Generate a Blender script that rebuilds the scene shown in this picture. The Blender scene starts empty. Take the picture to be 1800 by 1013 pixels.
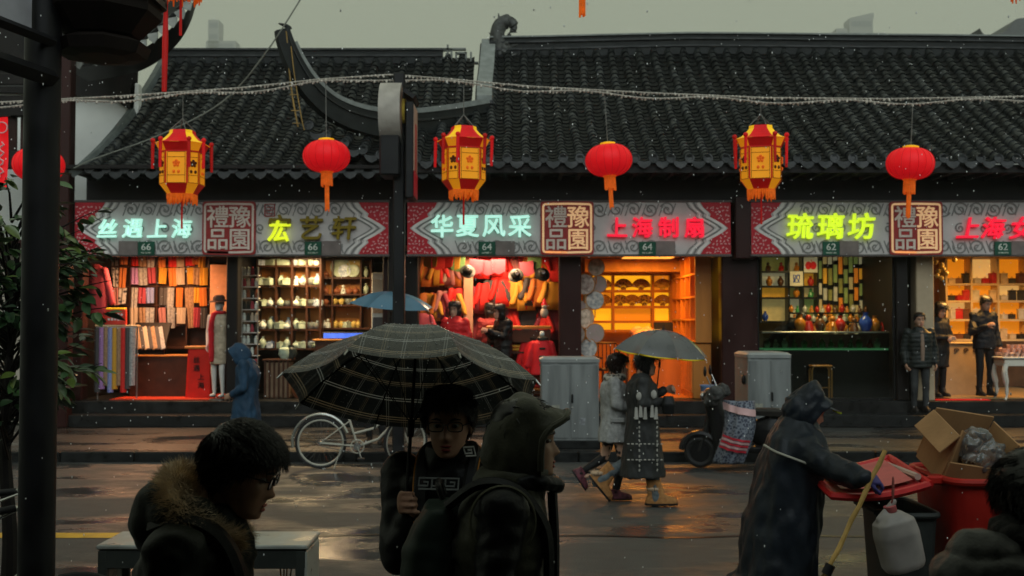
import bpy, bmesh, math, random
from mathutils import Vector, Matrix, Euler, noise
random.seed(7)
SC = bpy.context.scene
COL = SC.collection
PI = math.pi
R = math.radians
# ------------------------------------------------------------------ camera
F = 1920.0; CZ = 1.9; PITCH = math.atan(58.5 / 1920)
cam_d = bpy.data.cameras.new('camera'); cam = bpy.data.objects.new('camera', cam_d); COL.objects.link(cam)
cam_d.sensor_width = 36; cam_d.lens = 36 * F / 1800; cam_d.clip_start = 0.05; cam_d.clip_end = 6000
cam.location = (0, 0, CZ); cam.rotation_euler = (PI / 2 + PITCH, 0, 0)
cam_d.dof.use_dof = True; cam_d.dof.focus_distance = 4.6; cam_d.dof.aperture_fstop = 5.6
SC.camera = cam
# ------------------------------------------------------------------ world: flat wet overcast
W = bpy.data.worlds.new('World'); SC.world = W; W.use_nodes = True
nt = W.node_tree; nt.nodes.clear()
sky = nt.nodes.new('ShaderNodeTexSky'); sky.sky_type = 'NISHITA'; sky.sun_disc = False
SUN_EL, SUN_AZ = 38, 172
sky.sun_elevation = R(SUN_EL); sky.sun_rotation = R(SUN_AZ); sky.dust_density = 6; sky.air_density = 1.5
hs = nt.nodes.new('ShaderNodeHueSaturation'); hs.inputs['Saturation'].default_value = 0.12
sc_ = nt.nodes.new('ShaderNodeVectorMath'); sc_.operation = 'SCALE'; sc_.inputs['Scale'].default_value = 0.06
mixw = nt.nodes.new('ShaderNodeMix'); mixw.data_type = 'RGBA'; mixw.inputs[0].default_value = 0.88
mixw.inputs[7].default_value = (0.285, 0.312, 0.225, 1)       # even cloud cover
cl = nt.nodes.new('ShaderNodeTexNoise'); cl.inputs['Scale'].default_value = 1.3; cl.inputs['Detail'].default_value = 3
cr = nt.nodes.new('ShaderNodeMapRange'); cr.inputs[3].default_value = 0.86; cr.inputs[4].default_value = 1.14
sc2 = nt.nodes.new('ShaderNodeVectorMath'); sc2.operation = 'SCALE'
bg = nt.nodes.new('ShaderNodeBackground'); bg.inputs[1].default_value = 1.22
wo = nt.nodes.new('ShaderNodeOutputWorld')
L_ = nt.links.new
L_(sky.outputs[0], hs.inputs['Color']); L_(hs.outputs[0], sc_.inputs[0]); L_(sc_.outputs[0], mixw.inputs[6])
L_(cl.outputs[0], cr.inputs[0]); L_(mixw.outputs[2], sc2.inputs[0]); L_(cr.outputs[0], sc2.inputs['Scale'])
L_(sc2.outputs[0], bg.inputs[0]); L_(bg.outputs[0], wo.inputs[0])
# ------------------------------------------------------------------ the veiled sun
sd = bpy.data.lights.new('sun', 'SUN'); sd.energy = 1.35; sd.angle = R(70); sd.color = (.80, .93, 1.0)
so = bpy.data.objects.new('sun', sd); COL.objects.link(so)
so.rotation_euler = (R(90 - SUN_EL), 0, R(180 - SUN_AZ)); so.location = (0, -20, 40)
SC.view_settings.view_transform = 'Standard'; SC.view_settings.look = 'None'
SC.view_settings.exposure = 0.0; SC.view_settings.gamma = 1.0; SC.view_settings.use_curve_mapping = False
SC.render.engine = 'CYCLES'
SC.cycles.use_denoising = True
SC.cycles.max_bounces = 6; SC.cycles.diffuse_bounces = 3; SC.cycles.glossy_bounces = 3
SC.cycles.transmission_bounces = 4; SC.cycles.transparent_max_bounces = 6; SC.cycles.volume_bounces = 1
SC.cycles.caustics_reflective = False; SC.cycles.caustics_refractive = False
SC.cycles.sample_clamp_indirect = 3.0

# ------------------------------------------------------------------ helpers
def P(u, v, Y):
    """point of the place at depth Y that the photograph shows at pixel (u, v)"""
    x = (u - 900) / F; y = (506.5 - v) / F
    t = Y / (math.cos(PITCH) - y * math.sin(PITCH))
    return Vector((x * t, Y, CZ + t * (y * math.cos(PITCH) + math.sin(PITCH))))
def lerp(a, b, t): return a + (b - a) * t
def sm(t): t = max(0, min(1, t)); return t * t * (3 - 2 * t)
def interp(tab, z):
    if z <= tab[0][0]: return tab[0][1:]
    for a, b in zip(tab, tab[1:]):
        if z <= b[0]:
            t = (z - a[0]) / (b[0] - a[0])
            return tuple(lerp(p, q, t) for p, q in zip(a[1:], b[1:]))
    return tab[-1][1:]
def spline(pts, n=8):
    """Catmull-Rom through points (tuples of any length)"""
    out = []; k = len(pts)
    for i in range(k - 1):
        p0 = pts[max(0, i - 1)]; p1 = pts[i]; p2 = pts[i + 1]; p3 = pts[min(k - 1, i + 2)]
        for j in range(n):
            t = j / n
            out.append(tuple(0.5 * (2 * b + (c - a) * t + (2 * a - 5 * b + 4 * c - d) * t * t + (3 * b - a - 3 * c + d) * t ** 3)
                             for a, b, c, d in zip(p0, p1, p2, p3)))
    out.append(tuple(pts[-1])); return out

class MB:
    """collects shapes into one mesh"""
    def __init__(s): s.v = []; s.f = []; s.T = None
    def add(s, vs, fs):
        o = len(s.v)
        if s.T is not None: vs = [s.T @ Vector(v) for v in vs]
        s.v.extend(tuple(v) for v in vs); s.f.extend(tuple(i + o for i in f) for f in fs); return s
    def box(s, c, d, b=0.0, rot=None):
        hx, hy, hz = d[0] / 2, d[1] / 2, d[2] / 2
        if b <= 0:
            vs = [Vector((x * hx, y * hy, z * hz)) for x in (-1, 1) for y in (-1, 1) for z in (-1, 1)]
            fs = [(0, 1, 3, 2), (4, 6, 7, 5), (0, 4, 5, 1), (2, 3, 7, 6), (0, 2, 6, 4), (1, 5, 7, 3)]
        else:
            b = min(b, hx * .9, hy * .9, hz * .9); vs = []; idx = {}
            for x in (-1, 1):
                for y in (-1, 1):
                    for z in (-1, 1):
                        for a in range(3):
                            p = [x * (hx - b), y * (hy - b), z * (hz - b)]; p[a] = (x * hx, y * hy, z * hz)[a]
                            idx[(x, y, z, a)] = len(vs); vs.append(Vector(p))
            fs = []
            for a in range(3):
                o1, o2 = (a + 1) % 3, (a + 2) % 3
                for sg in (-1, 1):
                    q = []
                    for (m, n) in ((-1, -1), (1, -1), (1, 1), (-1, 1)):
                        k = [0, 0, 0]; k[a] = sg; k[o1] = m; k[o2] = n; q.append(idx[(*k, a)])
                    fs.append(tuple(q if sg > 0 else q[::-1]))
            for a in range(3):
                o1, o2 = (a + 1) % 3, (a + 2) % 3
                for m in (-1, 1):
                    for n in (-1, 1):
                        def g(sg, ax):
                            k = [0, 0, 0]; k[a] = sg; k[o1] = m; k[o2] = n; return idx[(*k, ax)]
                        q = (g(-1, o1), g(1, o1), g(1, o2), g(-1, o2)); fs.append(q if m * n < 0 else q[::-1])
            for x in (-1, 1):
                for y in (-1, 1):
                    for z in (-1, 1):
                        q = tuple(idx[(x, y, z, a)] for a in range(3)); fs.append(q if x * y * z > 0 else q[::-1])
        if rot is not None:
            m = rot if isinstance(rot, Matrix) else Euler(rot).to_matrix(); vs = [m @ v for v in vs]
        c = Vector(c); return s.add([v + c for v in vs], fs)
    def tube(s, pts, r, n=8, cap=True, sx=1.0):
        pts = [Vector(p) for p in pts]; k = len(pts)
        rs = r if isinstance(r, (list, tuple)) else [r] * k
        vs = []; up = None
        for i, p in enumerate(pts):
            d = (pts[min(i + 1, k - 1)] - pts[max(i - 1, 0)])
            d = d.normalized() if d.length > 1e-9 else Vector((0, 0, 1))
            if up is None:
                up = Vector((0, 0, 1)) if abs(d.z) < .9 else Vector((1, 0, 0))
            a = d.cross(up)
            if a.length < 1e-6: a = d.orthogonal()
            a.normalize(); up = a.cross(d).normalized()
            for j in range(n):
                t = 2 * PI * j / n; vs.append(p + a * math.cos(t) * rs[i] * sx + up * math.sin(t) * rs[i])
        fs = [(i * n + j, i * n + (j + 1) % n, (i + 1) * n + (j + 1) % n, (i + 1) * n + j) for i in range(k - 1) for j in range(n)]
        if cap: fs += [tuple(range(n))[::-1], tuple((k - 1) * n + j for j in range(n))]
        return s.add(vs, fs)
    def cap(s, p0, p1, r0, r1, n=12):
        """tapered capsule"""
        p0 = Vector(p0); p1 = Vector(p1); d = p1 - p0; L = d.length; d = d.normalized() if L > 1e-9 else Vector((0, 0, 1))
        pts = []; rs = []
        for a in (80, 55, 28): pts.append(p0 - d * r0 * math.sin(R(a))); rs.append(r0 * math.cos(R(a)))
        for t in (0, .33, .67, 1): pts.append(p0 + d * L * t); rs.append(lerp(r0, r1, t))
        for a in (28, 55, 80): pts.append(p1 + d * r1 * math.sin(R(a))); rs.append(r1 * math.cos(R(a)))
        return s.tube(pts, rs, n)
    def ell(s, c, rad, rot=None, n=14, m=9):
        rad = (rad,) * 3 if isinstance(rad, (int, float)) else rad
        mt = Euler(rot).to_matrix() if rot is not None and not isinstance(rot, Matrix) else rot
        vs = []; c = Vector(c)
        for i in range(m + 1):
            ph = -PI / 2 + PI * (i + .0) / m; ph = max(-PI / 2 + .06, min(PI / 2 - .06, ph))
            for j in range(n):
                t = 2 * PI * j / n
                v = Vector((rad[0] * math.cos(ph) * math.cos(t), rad[1] * math.cos(ph) * math.sin(t), rad[2] * math.sin(ph)))
                vs.append(c + (mt @ v if mt else v))
        fs = [(i * n + j, i * n + (j + 1) % n, (i + 1) * n + (j + 1) % n, (i + 1) * n + j) for i in range(m) for j in range(n)]
        fs += [tuple(range(n))[::-1], tuple(m * n + j for j in range(n))]
        return s.add(vs, fs)
    def loft(s, secs, n=24, e=2.3, cap=True):
        """secs: (x, y, z, rx, ry[, tiltx]) horizontal superellipse sections"""
        vs = []
        for q in secs:
            x, y, z, rx, ry = q[:5]; tx = q[5] if len(q) > 5 else 0
            for j in range(n):
                t = 2 * PI * j / n; c = math.cos(t); d = math.sin(t)
                px = rx * math.copysign(abs(c) ** (2 / e), c); py = ry * math.copysign(abs(d) ** (2 / e), d)
                vs.append((x + px, y + py * math.cos(tx), z + py * math.sin(tx)))
        k = len(secs)
        fs = [(i * n + j, i * n + (j + 1) % n, (i + 1) * n + (j + 1) % n, (i + 1) * n + j) for i in range(k - 1) for j in range(n)]
        if cap: fs += [tuple(range(n))[::-1], tuple((k - 1) * n + j for j in range(n))]
        return s.add(vs, fs)
    def lathe(s, prof, c=(0, 0, 0), n=16, a0=0.0, fl=None):
        c = Vector(c); vs = []
        for r, z in prof:
            for j in range(n):
                t = 2 * PI * j / n + a0; vs.append(c + Vector((r * math.cos(t), r * math.sin(t), z)))
        k = len(prof)
        fs = [(i * n + j, i * n + (j + 1) % n, (i + 1) * n + (j + 1) % n, (i + 1) * n + j) for i in range(k - 1) for j in range(n)]
        if prof[0][0] > 1e-6: fs.append(tuple(range(n))[::-1])
        if prof[-1][0] > 1e-6: fs.append(tuple((k - 1) * n + j for j in range(n)))
        return s.add(vs, fs)
    def prism(s, poly, y0, y1):
        """polygon in XZ, extruded along Y"""
        n = len(poly); vs = [(x, y0, z) for x, z in poly] + [(x, y1, z) for x, z in poly]
        ar = sum(poly[i][0] * poly[(i + 1) % n][1] - poly[(i + 1) % n][0] * poly[i][1] for i in range(n))
        a, b = tuple(range(n)), tuple(range(n, 2 * n))[::-1]
        fs = [a, b] + [(i + n, (i + 1) % n + n, (i + 1) % n, i) for i in range(n)]
        if ar < 0: fs = [f[::-1] for f in fs]
        return s.add(vs, fs)
    def ribbon(s, pts, w, y0, y1):
        """flat band along XZ polyline with thickness in Y"""
        k = len(pts); L = []; Rr = []
        for i in range(k):
            a = pts[max(i - 1, 0)]; b = pts[min(i + 1, k - 1)]
            dx, dz = b[0] - a[0], b[1] - a[1]; l = math.hypot(dx, dz) or 1
            ww = (w[i] if isinstance(w, (list, tuple)) else w) / 2
            L.append((pts[i][0] - dz / l * ww, pts[i][1] + dx / l * ww)); Rr.append((pts[i][0] + dz / l * ww, pts[i][1] - dx / l * ww))
        vs = [(x, y0, z) for x, z in L] + [(x, y0, z) for x, z in Rr] + [(x, y1, z) for x, z in L] + [(x, y1, z) for x, z in Rr]
        fs = []
        for i in range(k - 1):
            fs += [(i, k + i, k + i + 1, i + 1), (i, i + 1, 2 * k + i + 1, 2 * k + i), (k + i + 1, k + i, 3 * k + i, 3 * k + i + 1)]
        fs += [(0, 2 * k, 3 * k, k), (k - 1, 2 * k - 1, 4 * k - 1, 3 * k - 1)]
        return s.add(vs, fs)
    def sheet(s, fn, nu, nv):
        vs = [fn(i / nu, j / nv) for i in range(nu + 1) for j in range(nv + 1)]
        fs = [(i * (nv + 1) + j, (i + 1) * (nv + 1) + j, (i + 1) * (nv + 1) + j + 1, i * (nv + 1) + j + 1) for i in range(nu) for j in range(nv)]
        return s.add(vs, fs)
    def mesh(s, name, mat=None, smooth=False, ang=40):
        m = bpy.data.meshes.new(name); m.from_pydata(s.v, [], s.f); m.update()
        if mat: m.materials.append(mat)
        if smooth and len(m.polygons):
            m.polygons.foreach_set('use_smooth', [True] * len(m.polygons))
            if ang < 180: m.set_sharp_from_angle(angle=R(ang))
        return m
def link(name, data, parent=None, loc=(0, 0, 0), rot=(0, 0, 0)):
    o = bpy.data.objects.new(name, data); COL.objects.link(o)
    o.location = loc; o.rotation_euler = rot
    if parent is not None: o.parent = parent
    return o
def tag(o, label=None, cat=None, group=None, kind=None):
    if label: o['label'] = label
    if cat: o['category'] = cat
    if group: o['group'] = group
    if kind: o['kind'] = kind
    return o
def obj(name, mb, mat, parent=None, smooth=False, ang=40, loc=(0, 0, 0), rot=(0, 0, 0), **kw):
    me = mb if isinstance(mb, bpy.types.Mesh) else mb.mesh(name, mat, smooth, ang)
    return tag(link(name, me, parent, loc, rot), **kw)
def thing(name, label, cat, loc=(0, 0, 0), rz=0, group=None):
    return tag(link(name, None, None, loc, (0, 0, rz)), label, cat, group)
def copy_tree(o, loc=None, rz=None, label=None, parent=None, group=None):
    c = o.copy(); COL.objects.link(c)
    if parent is not None: c.parent = parent
    if loc is not None: c.location = loc
    if rz is not None: c.rotation_euler = (0, 0, rz)
    if label: c['label'] = label
    if group: c['group'] = group
    for ch in o.children: copy_tree(ch, parent=c)
    return c
def thicken(mb, t):
    """give an open sheet real thickness (inwards along normals)"""
    me = bpy.data.meshes.new('tmp'); me.from_pydata(mb.v, [], mb.f); me.update()
    nrm = [v.normal.copy() for v in me.vertices]; n = len(mb.v)
    ec = {}
    for f in mb.f:
        for i in range(len(f)):
            e = (f[i], f[(i + 1) % len(f)]); ec[e] = ec.get(e, 0) + 1
    bnd = [e for e in ec if (e[1], e[0]) not in ec]
    out = MB(); out.v = list(mb.v) + [tuple(Vector(v) - nn * t) for v, nn in zip(mb.v, nrm)]
    out.f = list(mb.f) + [tuple(i + n for i in f[::-1]) for f in mb.f] + [(b, a, a + n, b + n) for a, b in bnd]
    bpy.data.meshes.remove(me); return out
def remesh(mb, voxel, it=3, name='m', mat=None, disp=None):
    """fuse overlapping closed shapes into one continuous skin"""
    me = mb.mesh('tmp'); o = link('tmp', me)
    md = o.modifiers.new('r', 'REMESH'); md.mode = 'VOXEL'; md.voxel_size = voxel; md.use_smooth_shade = True
    if it:
        ms = o.modifiers.new('s', 'SMOOTH'); ms.factor = 0.5; ms.iterations = it
    dg = bpy.context.evaluated_depsgraph_get(); dg.update()
    r = bpy.data.meshes.new_from_object(o.evaluated_get(dg)); r.name = name
    bpy.data.objects.remove(o); bpy.data.meshes.remove(me)
    if disp:
        ns = [v.normal.copy() for v in r.vertices]
        for v, n in zip(r.vertices, ns): v.co = v.co + n * disp(v.co, n)
    r.materials.clear()
    if mat: r.materials.append(mat)
    r.polygons.foreach_set('use_smooth', [True] * len(r.polygons)); r.update()
    return r
_tx = {}
def text_mesh(s, size, bold=0.0, depth=0.01, mat=None, sx=1.0, shear=0.0):
    """lettering centred on its own box, standing in XZ and facing -Y"""
    k = (s, size, bold, depth, mat.name if mat else '', sx, shear)
    if k in _tx: return _tx[k]
    c = bpy.data.curves.new('lettering', 'FONT'); c.body = s; c.size = 1; c.shear = shear
    c.extrude = depth / 2 / size; c.resolution_u = 3
    o = link('lettering', c)
    dg = bpy.context.evaluated_depsgraph_get(); dg.update()
    m = bpy.data.meshes.new_from_object(o.evaluated_get(dg)); m.name = 'lettering'
    bpy.data.objects.remove(o); bpy.data.curves.remove(c)
    xs = [v.co.x for v in m.vertices]; ys = [v.co.y for v in m.vertices]
    cx, cy = (min(xs) + max(xs)) / 2, (min(ys) + max(ys)) / 2
    for v in m.vertices: v.co = ((v.co.x - cx) * size * sx, -v.co.z * size, (v.co.y - cy) * size)
    if bold:                                                     # heavier strokes: shifted copies, each a hair deeper
        vs = [tuple(v.co) for v in m.vertices]; fs = [tuple(p.vertices) for p in m.polygons]; q = MB(); e = bold * size
        for i, (dx, dz) in enumerate(((0, 0), (1, 0), (-1, 0), (0, 1), (0, -1), (.7, .7), (-.7, .7), (.7, -.7), (-.7, -.7))):
            q.add([(x + dx * e, y + i * .0004, z + dz * e) for x, y, z in vs], fs)
        bpy.data.meshes.remove(m); m = q.mesh('lettering')
    m.materials.clear()
    if mat: m.materials.append(mat)
    _tx[k] = m; return m
_mats = {}
def M(name, col, rough=.6, metal=0, var=.2, scale=6, bump=0, bscale=60, emit=None, estr=0, spec=.2, col2=None, coat=0, trans=0,
      rvar=0, alpha=1, sheen=0, sub=0, detail=4, stretch=None):
    if name in _mats: return _mats[name]
    m = bpy.data.materials.new(name); m.use_nodes = True; nt = m.node_tree; b = nt.nodes['Principled BSDF']
    N = nt.nodes.new; L = nt.links.new
    tc = N('ShaderNodeTexCoord'); oi = N('ShaderNodeObjectInfo')
    ad = N('ShaderNodeVectorMath'); ad.operation = 'MULTIPLY_ADD'; ad.inputs[1].default_value = stretch or (1, 1, 1)
    k = N('ShaderNodeMath'); k.operation = 'MULTIPLY'; k.inputs[1].default_value = 37.0
    L(oi.outputs['Random'], k.inputs[0]); L(tc.outputs['Object'], ad.inputs[0]); L(k.outputs[0], ad.inputs[2])
    n1 = N('ShaderNodeTexNoise'); n1.inputs['Scale'].default_value = scale; n1.inputs['Detail'].default_value = detail
    L(ad.outputs[0], n1.inputs['Vector'])
    mx = N('ShaderNodeMix'); mx.data_type = 'RGBA'
    c1 = [max(0, c * (1 - var)) for c in col[:3]]; c2 = [min(1, c * (1 + var)) for c in (col2 or col)[:3]]
    mx.inputs[6].default_value = (*c1, 1); mx.inputs[7].default_value = (*c2, 1)
    rp = N('ShaderNodeMapRange'); rp.inputs[1].default_value = .3; rp.inputs[2].default_value = .7
    L(n1.outputs[0], rp.inputs[0]); L(rp.outputs[0], mx.inputs[0]); L(mx.outputs[2], b.inputs['Base Color'])
    b.inputs['Roughness'].default_value = rough; b.inputs['Metallic'].default_value = metal
    b.inputs['Specular IOR Level'].default_value = spec
    if rvar:
        r2 = N('ShaderNodeMapRange'); r2.inputs[1].default_value = .35; r2.inputs[2].default_value = .65
        r2.inputs[3].default_value = max(.03, rough - rvar); r2.inputs[4].default_value = min(1, rough + rvar)
        L(n1.outputs[0], r2.inputs[0]); L(r2.outputs[0], b.inputs['Roughness'])
    if bump:
        n2 = N('ShaderNodeTexNoise'); n2.inputs['Scale'].default_value = bscale; n2.inputs['Detail'].default_value = 3
        L(ad.outputs[0], n2.inputs['Vector']); bp = N('ShaderNodeBump'); bp.inputs['Strength'].default_value = bump; bp.inputs['Distance'].default_value = .02
        L(n2.outputs[0], bp.inputs['Height']); L(bp.outputs[0], b.inputs['Normal'])
    if emit: b.inputs['Emission Color'].default_value = (*emit, 1); b.inputs['Emission Strength'].default_value = estr
    if coat: b.inputs['Coat Weight'].default_value = coat; b.inputs['Coat Roughness'].default_value = .12
    if trans: b.inputs['Transmission Weight'].default_value = trans; b.inputs['IOR'].default_value = 1.45
    if alpha < 1: b.inputs['Alpha'].default_value = alpha
    if sheen: b.inputs['Sheen Weight'].default_value = sheen
    if sub: b.inputs['Subsurface Weight'].default_value = sub; b.inputs['Subsurface Radius'].default_value = (.02, .008, .004)
    _mats[name] = m; return m
def rnd(a, b): return random.uniform(a, b)
# ================================================================== setting
def wet_ground(name, col, col2, r0, r1, scale, bump=.25):
    m = bpy.data.materials.new(name); m.use_nodes = True; nt = m.node_tree; b = nt.nodes['Principled BSDF']
    N = nt.nodes.new; L = nt.links.new
    tc = N('ShaderNodeTexCoord')
    mp = N('ShaderNodeMapping'); mp.inputs['Scale'].default_value = (.55, 1.25, 1); L(tc.outputs['Object'], mp.inputs[0])
    n1 = N('ShaderNodeTexNoise'); n1.inputs['Scale'].default_value = scale; n1.inputs['Detail'].default_value = 6; n1.inputs['Roughness'].default_value = .62
    L(mp.outputs[0], n1.inputs['Vector'])
    n2 = N('ShaderNodeTexNoise'); n2.inputs['Scale'].default_value = 70; n2.inputs['Detail'].default_value = 4
    L(tc.outputs['Object'], n2.inputs['Vector'])
    n3 = N('ShaderNodeTexNoise'); n3.inputs['Scale'].default_value = 6; n3.inputs['Detail'].default_value = 5
    L(mp.outputs[0], n3.inputs['Vector'])
    rp = N('ShaderNodeMapRange'); rp.inputs[1].default_value = .40; rp.inputs[2].default_value = .54
    L(n1.outputs[0], rp.inputs[0])
    mx = N('ShaderNodeMix'); mx.data_type = 'RGBA'; mx.inputs[6].default_value = (*col, 1); mx.inputs[7].default_value = (*col2, 1)
    L(n3.outputs[0], mx.inputs[0])
    m2 = N('ShaderNodeMix'); m2.data_type = 'RGBA'; m2.blend_type = 'MULTIPLY'; m2.inputs[0].default_value = .8
    L(mx.outputs[2], m2.inputs[6]); L(n2.outputs[0], m2.inputs[7]); L(m2.outputs[2], b.inputs['Base Color'])
    rr = N('ShaderNodeMapRange'); rr.inputs[3].default_value = r0; rr.inputs[4].default_value = r1
    L(rp.outputs[0], rr.inputs[0]); L(rr.outputs[0], b.inputs['Roughness'])
    bp = N('ShaderNodeBump'); bp.inputs['Distance'].default_value = .006
    bs = N('ShaderNodeMath'); bs.operation = 'MULTIPLY'; bs.inputs[1].default_value = bump
    ba = N('ShaderNodeMath'); ba.operation = 'ADD'; ba.inputs[1].default_value = .10; L(rp.outputs[0], ba.inputs[0]); L(ba.outputs[0], bs.inputs[0]); L(bs.outputs[0], bp.inputs['Strength']); L(n2.outputs[0], bp.inputs['Height']); L(bp.outputs[0], b.inputs['Normal'])
    return m
ROAD = wet_ground('wet_asphalt', (.040, .042, .041), (.125, .127, .122), .11, .62, .7, 1.8)
PAVE = wet_ground('wet_paving', (.026, .026, .025), (.07, .068, .063), .10, .46, .8, .8)
KERB = M('kerb_granite', (.009, .010, .010), .42, var=.4, scale=9, bump=.3, rvar=.15)
GROUND = M('ground', (.05, .05, .045), .7, var=.3, scale=.2)
def flat(name, x0, x1, y0, y1, z, mat, **kw):
    return obj(name, MB().add([(x0, y0, z), (x1, y0, z), (x1, y1, z), (x0, y1, z)], [(0, 1, 2, 3)]), mat, **kw)
flat('ground', -1140, 1140, -10, 1280, -.03, GROUND, kind='structure')
road = flat('road', -60, 60, -3, 14.8, 0, ROAD, kind='structure')
sw = MB().box((0, 21.0, .04), (120, 12.1, .2)); obj('pavement', sw, PAVE, kind='structure')
kerb = tag(link('kerb', None), kind='structure')
kst = MB().box((0, 0, 0), (.99, .16, .26), .015).mesh('kerb_stone', KERB)
for i in range(26):
    link('kerb_stone', kst, kerb, (-12.6 + i * 1.0, 14.87, .012 + rnd(-.003, .003)))
YEL = M('road_paint_yellow', (.62, .36, .035), .45, var=.25, scale=7, rvar=.15)
o = flat('road_line', -12, -3.28, 9.63, 9.86, .004, YEL, kind='structure')
SEAM = M('road_seam', (.012, .012, .011), .3)
jm = MB()
pts = [(-3.2 + i * .35, 9.72 + .05 * math.sin(i * 1.3) + .03 * math.sin(i * .37)) for i in range(50)]
for (a, b), (c, d) in zip(pts, pts[1:]): jm.add([(a, b - .03, .004), (c, d - .03, .004), (c, d + .03, .004), (a, b + .03, .004)], [(0, 1, 2, 3)])
obj('road_seam', jm, SEAM, kind='structure')

# ---------------------------------------------------------------- roofs
TILE = M('roof_tile', (.008, .010, .0105), .5, var=.45, scale=3.5, bump=.25, bscale=30, rvar=.16, spec=.4)
TILE_W = M('roof_tile_worn_highlight', (.021, .024, .025), .38, var=.7, scale=6, bump=.3, bscale=40, rvar=.15, spec=.5)  # paler cover tiles: wear plus wet sky highlights put into the colour
PAN = M('roof_pan_tile', (.005, .006, .006), .55, var=.45, scale=4)
RIDGE = M('ridge_mortar', (.011, .013, .013), .5, var=.4, scale=6, bump=.2)
PALE = M('ridge_lime_cap', (.19, .205, .195), .45, var=.25, scale=7, bump=.2)
WOODK = M('dark_timber', (.008, .006, .0055), .5, var=.4, scale=5, stretch=(1, 1, .2))
REDW = M('red_lacquer_timber', (.026, .007, .006), .4, var=.3, scale=3, rvar=.1, stretch=(1, 1, .25))
GILT = M('gilt_trim', (.30, .19, .06), .45, var=.3)
WHITEW = M('lime_white_wall', (.8, .81, .77), .8, var=.12, scale=1.2)
E0, EZ, RUN, RISE = 17.4, 4.45, 4.4, 2.86
def cover_mesh():
    mb = MB(); n = 6; L = .21
    for k, (y, r, dz) in enumerate(((0, .082, .006), (L, .073, 0))):
        for j in range(n + 1):
            t = PI * j / n; mb.v.append((r * math.cos(t), y, dz + r * 1.25 * math.sin(t)))
    m = n + 1
    mb.f += [(j + 1, j, m + j, m + j + 1) for j in range(n)] + [tuple(range(m))]
    return mb
def pan_mesh():
    mb = MB(); n = 4; L = .23; w = .105
    for k, (y, dz) in enumerate(((0, .014), (L, 0))):
        for j in range(n + 1):
            x = lerp(-w, w, j / n); mb.v.append((x, y, dz + .035 * (x / w) ** 2 - .02))
    for j in range(n + 1):
        x = lerp(-w, w, j / n); mb.v.append((x, 0, .035 * (x / w) ** 2 - .034))
    m = n + 1
    mb.f += [(j, j + 1, m + j + 1, m + j) for j in range(n)] + [(j + 1, j, 2 * m + j, 2 * m + j + 1) for j in range(n)]
    return mb
CT = cover_mesh(); PT = pan_mesh()
ct_m = CT.mesh('cover_tile', TILE, True, 60); pt_m = PT.mesh('pan_tile', TILE, True, 60); ctw_m = CT.mesh('cover_tile', TILE_W, True, 60)
def end_disc():
    mb = MB(); n = 12
    mb.add([(.078 * math.cos(2 * PI * j / n), -.02, .078 * math.sin(2 * PI * j / n)) for j in range(n)] +
           [(.078 * math.cos(2 * PI * j / n), .02, .078 * math.sin(2 * PI * j / n)) for j in range(n)] +
           [(.055 * math.cos(2 * PI * j / n), -.02, .055 * math.sin(2 * PI * j / n)) for j in range(n)] +
           [(.05 * math.cos(2 * PI * j / n), -.008, .05 * math.sin(2 * PI * j / n)) for j in range(n)],
           [(j, (j + 1) % n, n + (j + 1) % n, n + j) for j in range(n)] + [(2 * n + j, 2 * n + (j + 1) % n, (j + 1) % n, j) for j in range(n)] +
           [(3 * n + j, 3 * n + (j + 1) % n, 2 * n + (j + 1) % n, 2 * n + j) for j in range(n)] + [tuple(3 * n + j for j in range(n))])
    return mb.mesh('eave_end_tile', TILE, True, 40)
ed_m = end_disc()
dm = MB(); pl = [(-.125, .045), (-.07, .012), (0, 0), (.07, .012), (.125, .045), (.12, -.01), (.075, -.075), (0, -.115), (-.075, -.075), (-.12, -.01)]
dm.prism(pl, -.012, .012); dr_m = dm.mesh('drip_tile', TILE)
def roof_z(t): return RISE * (.70 * t + .30 * t * t)
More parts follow.
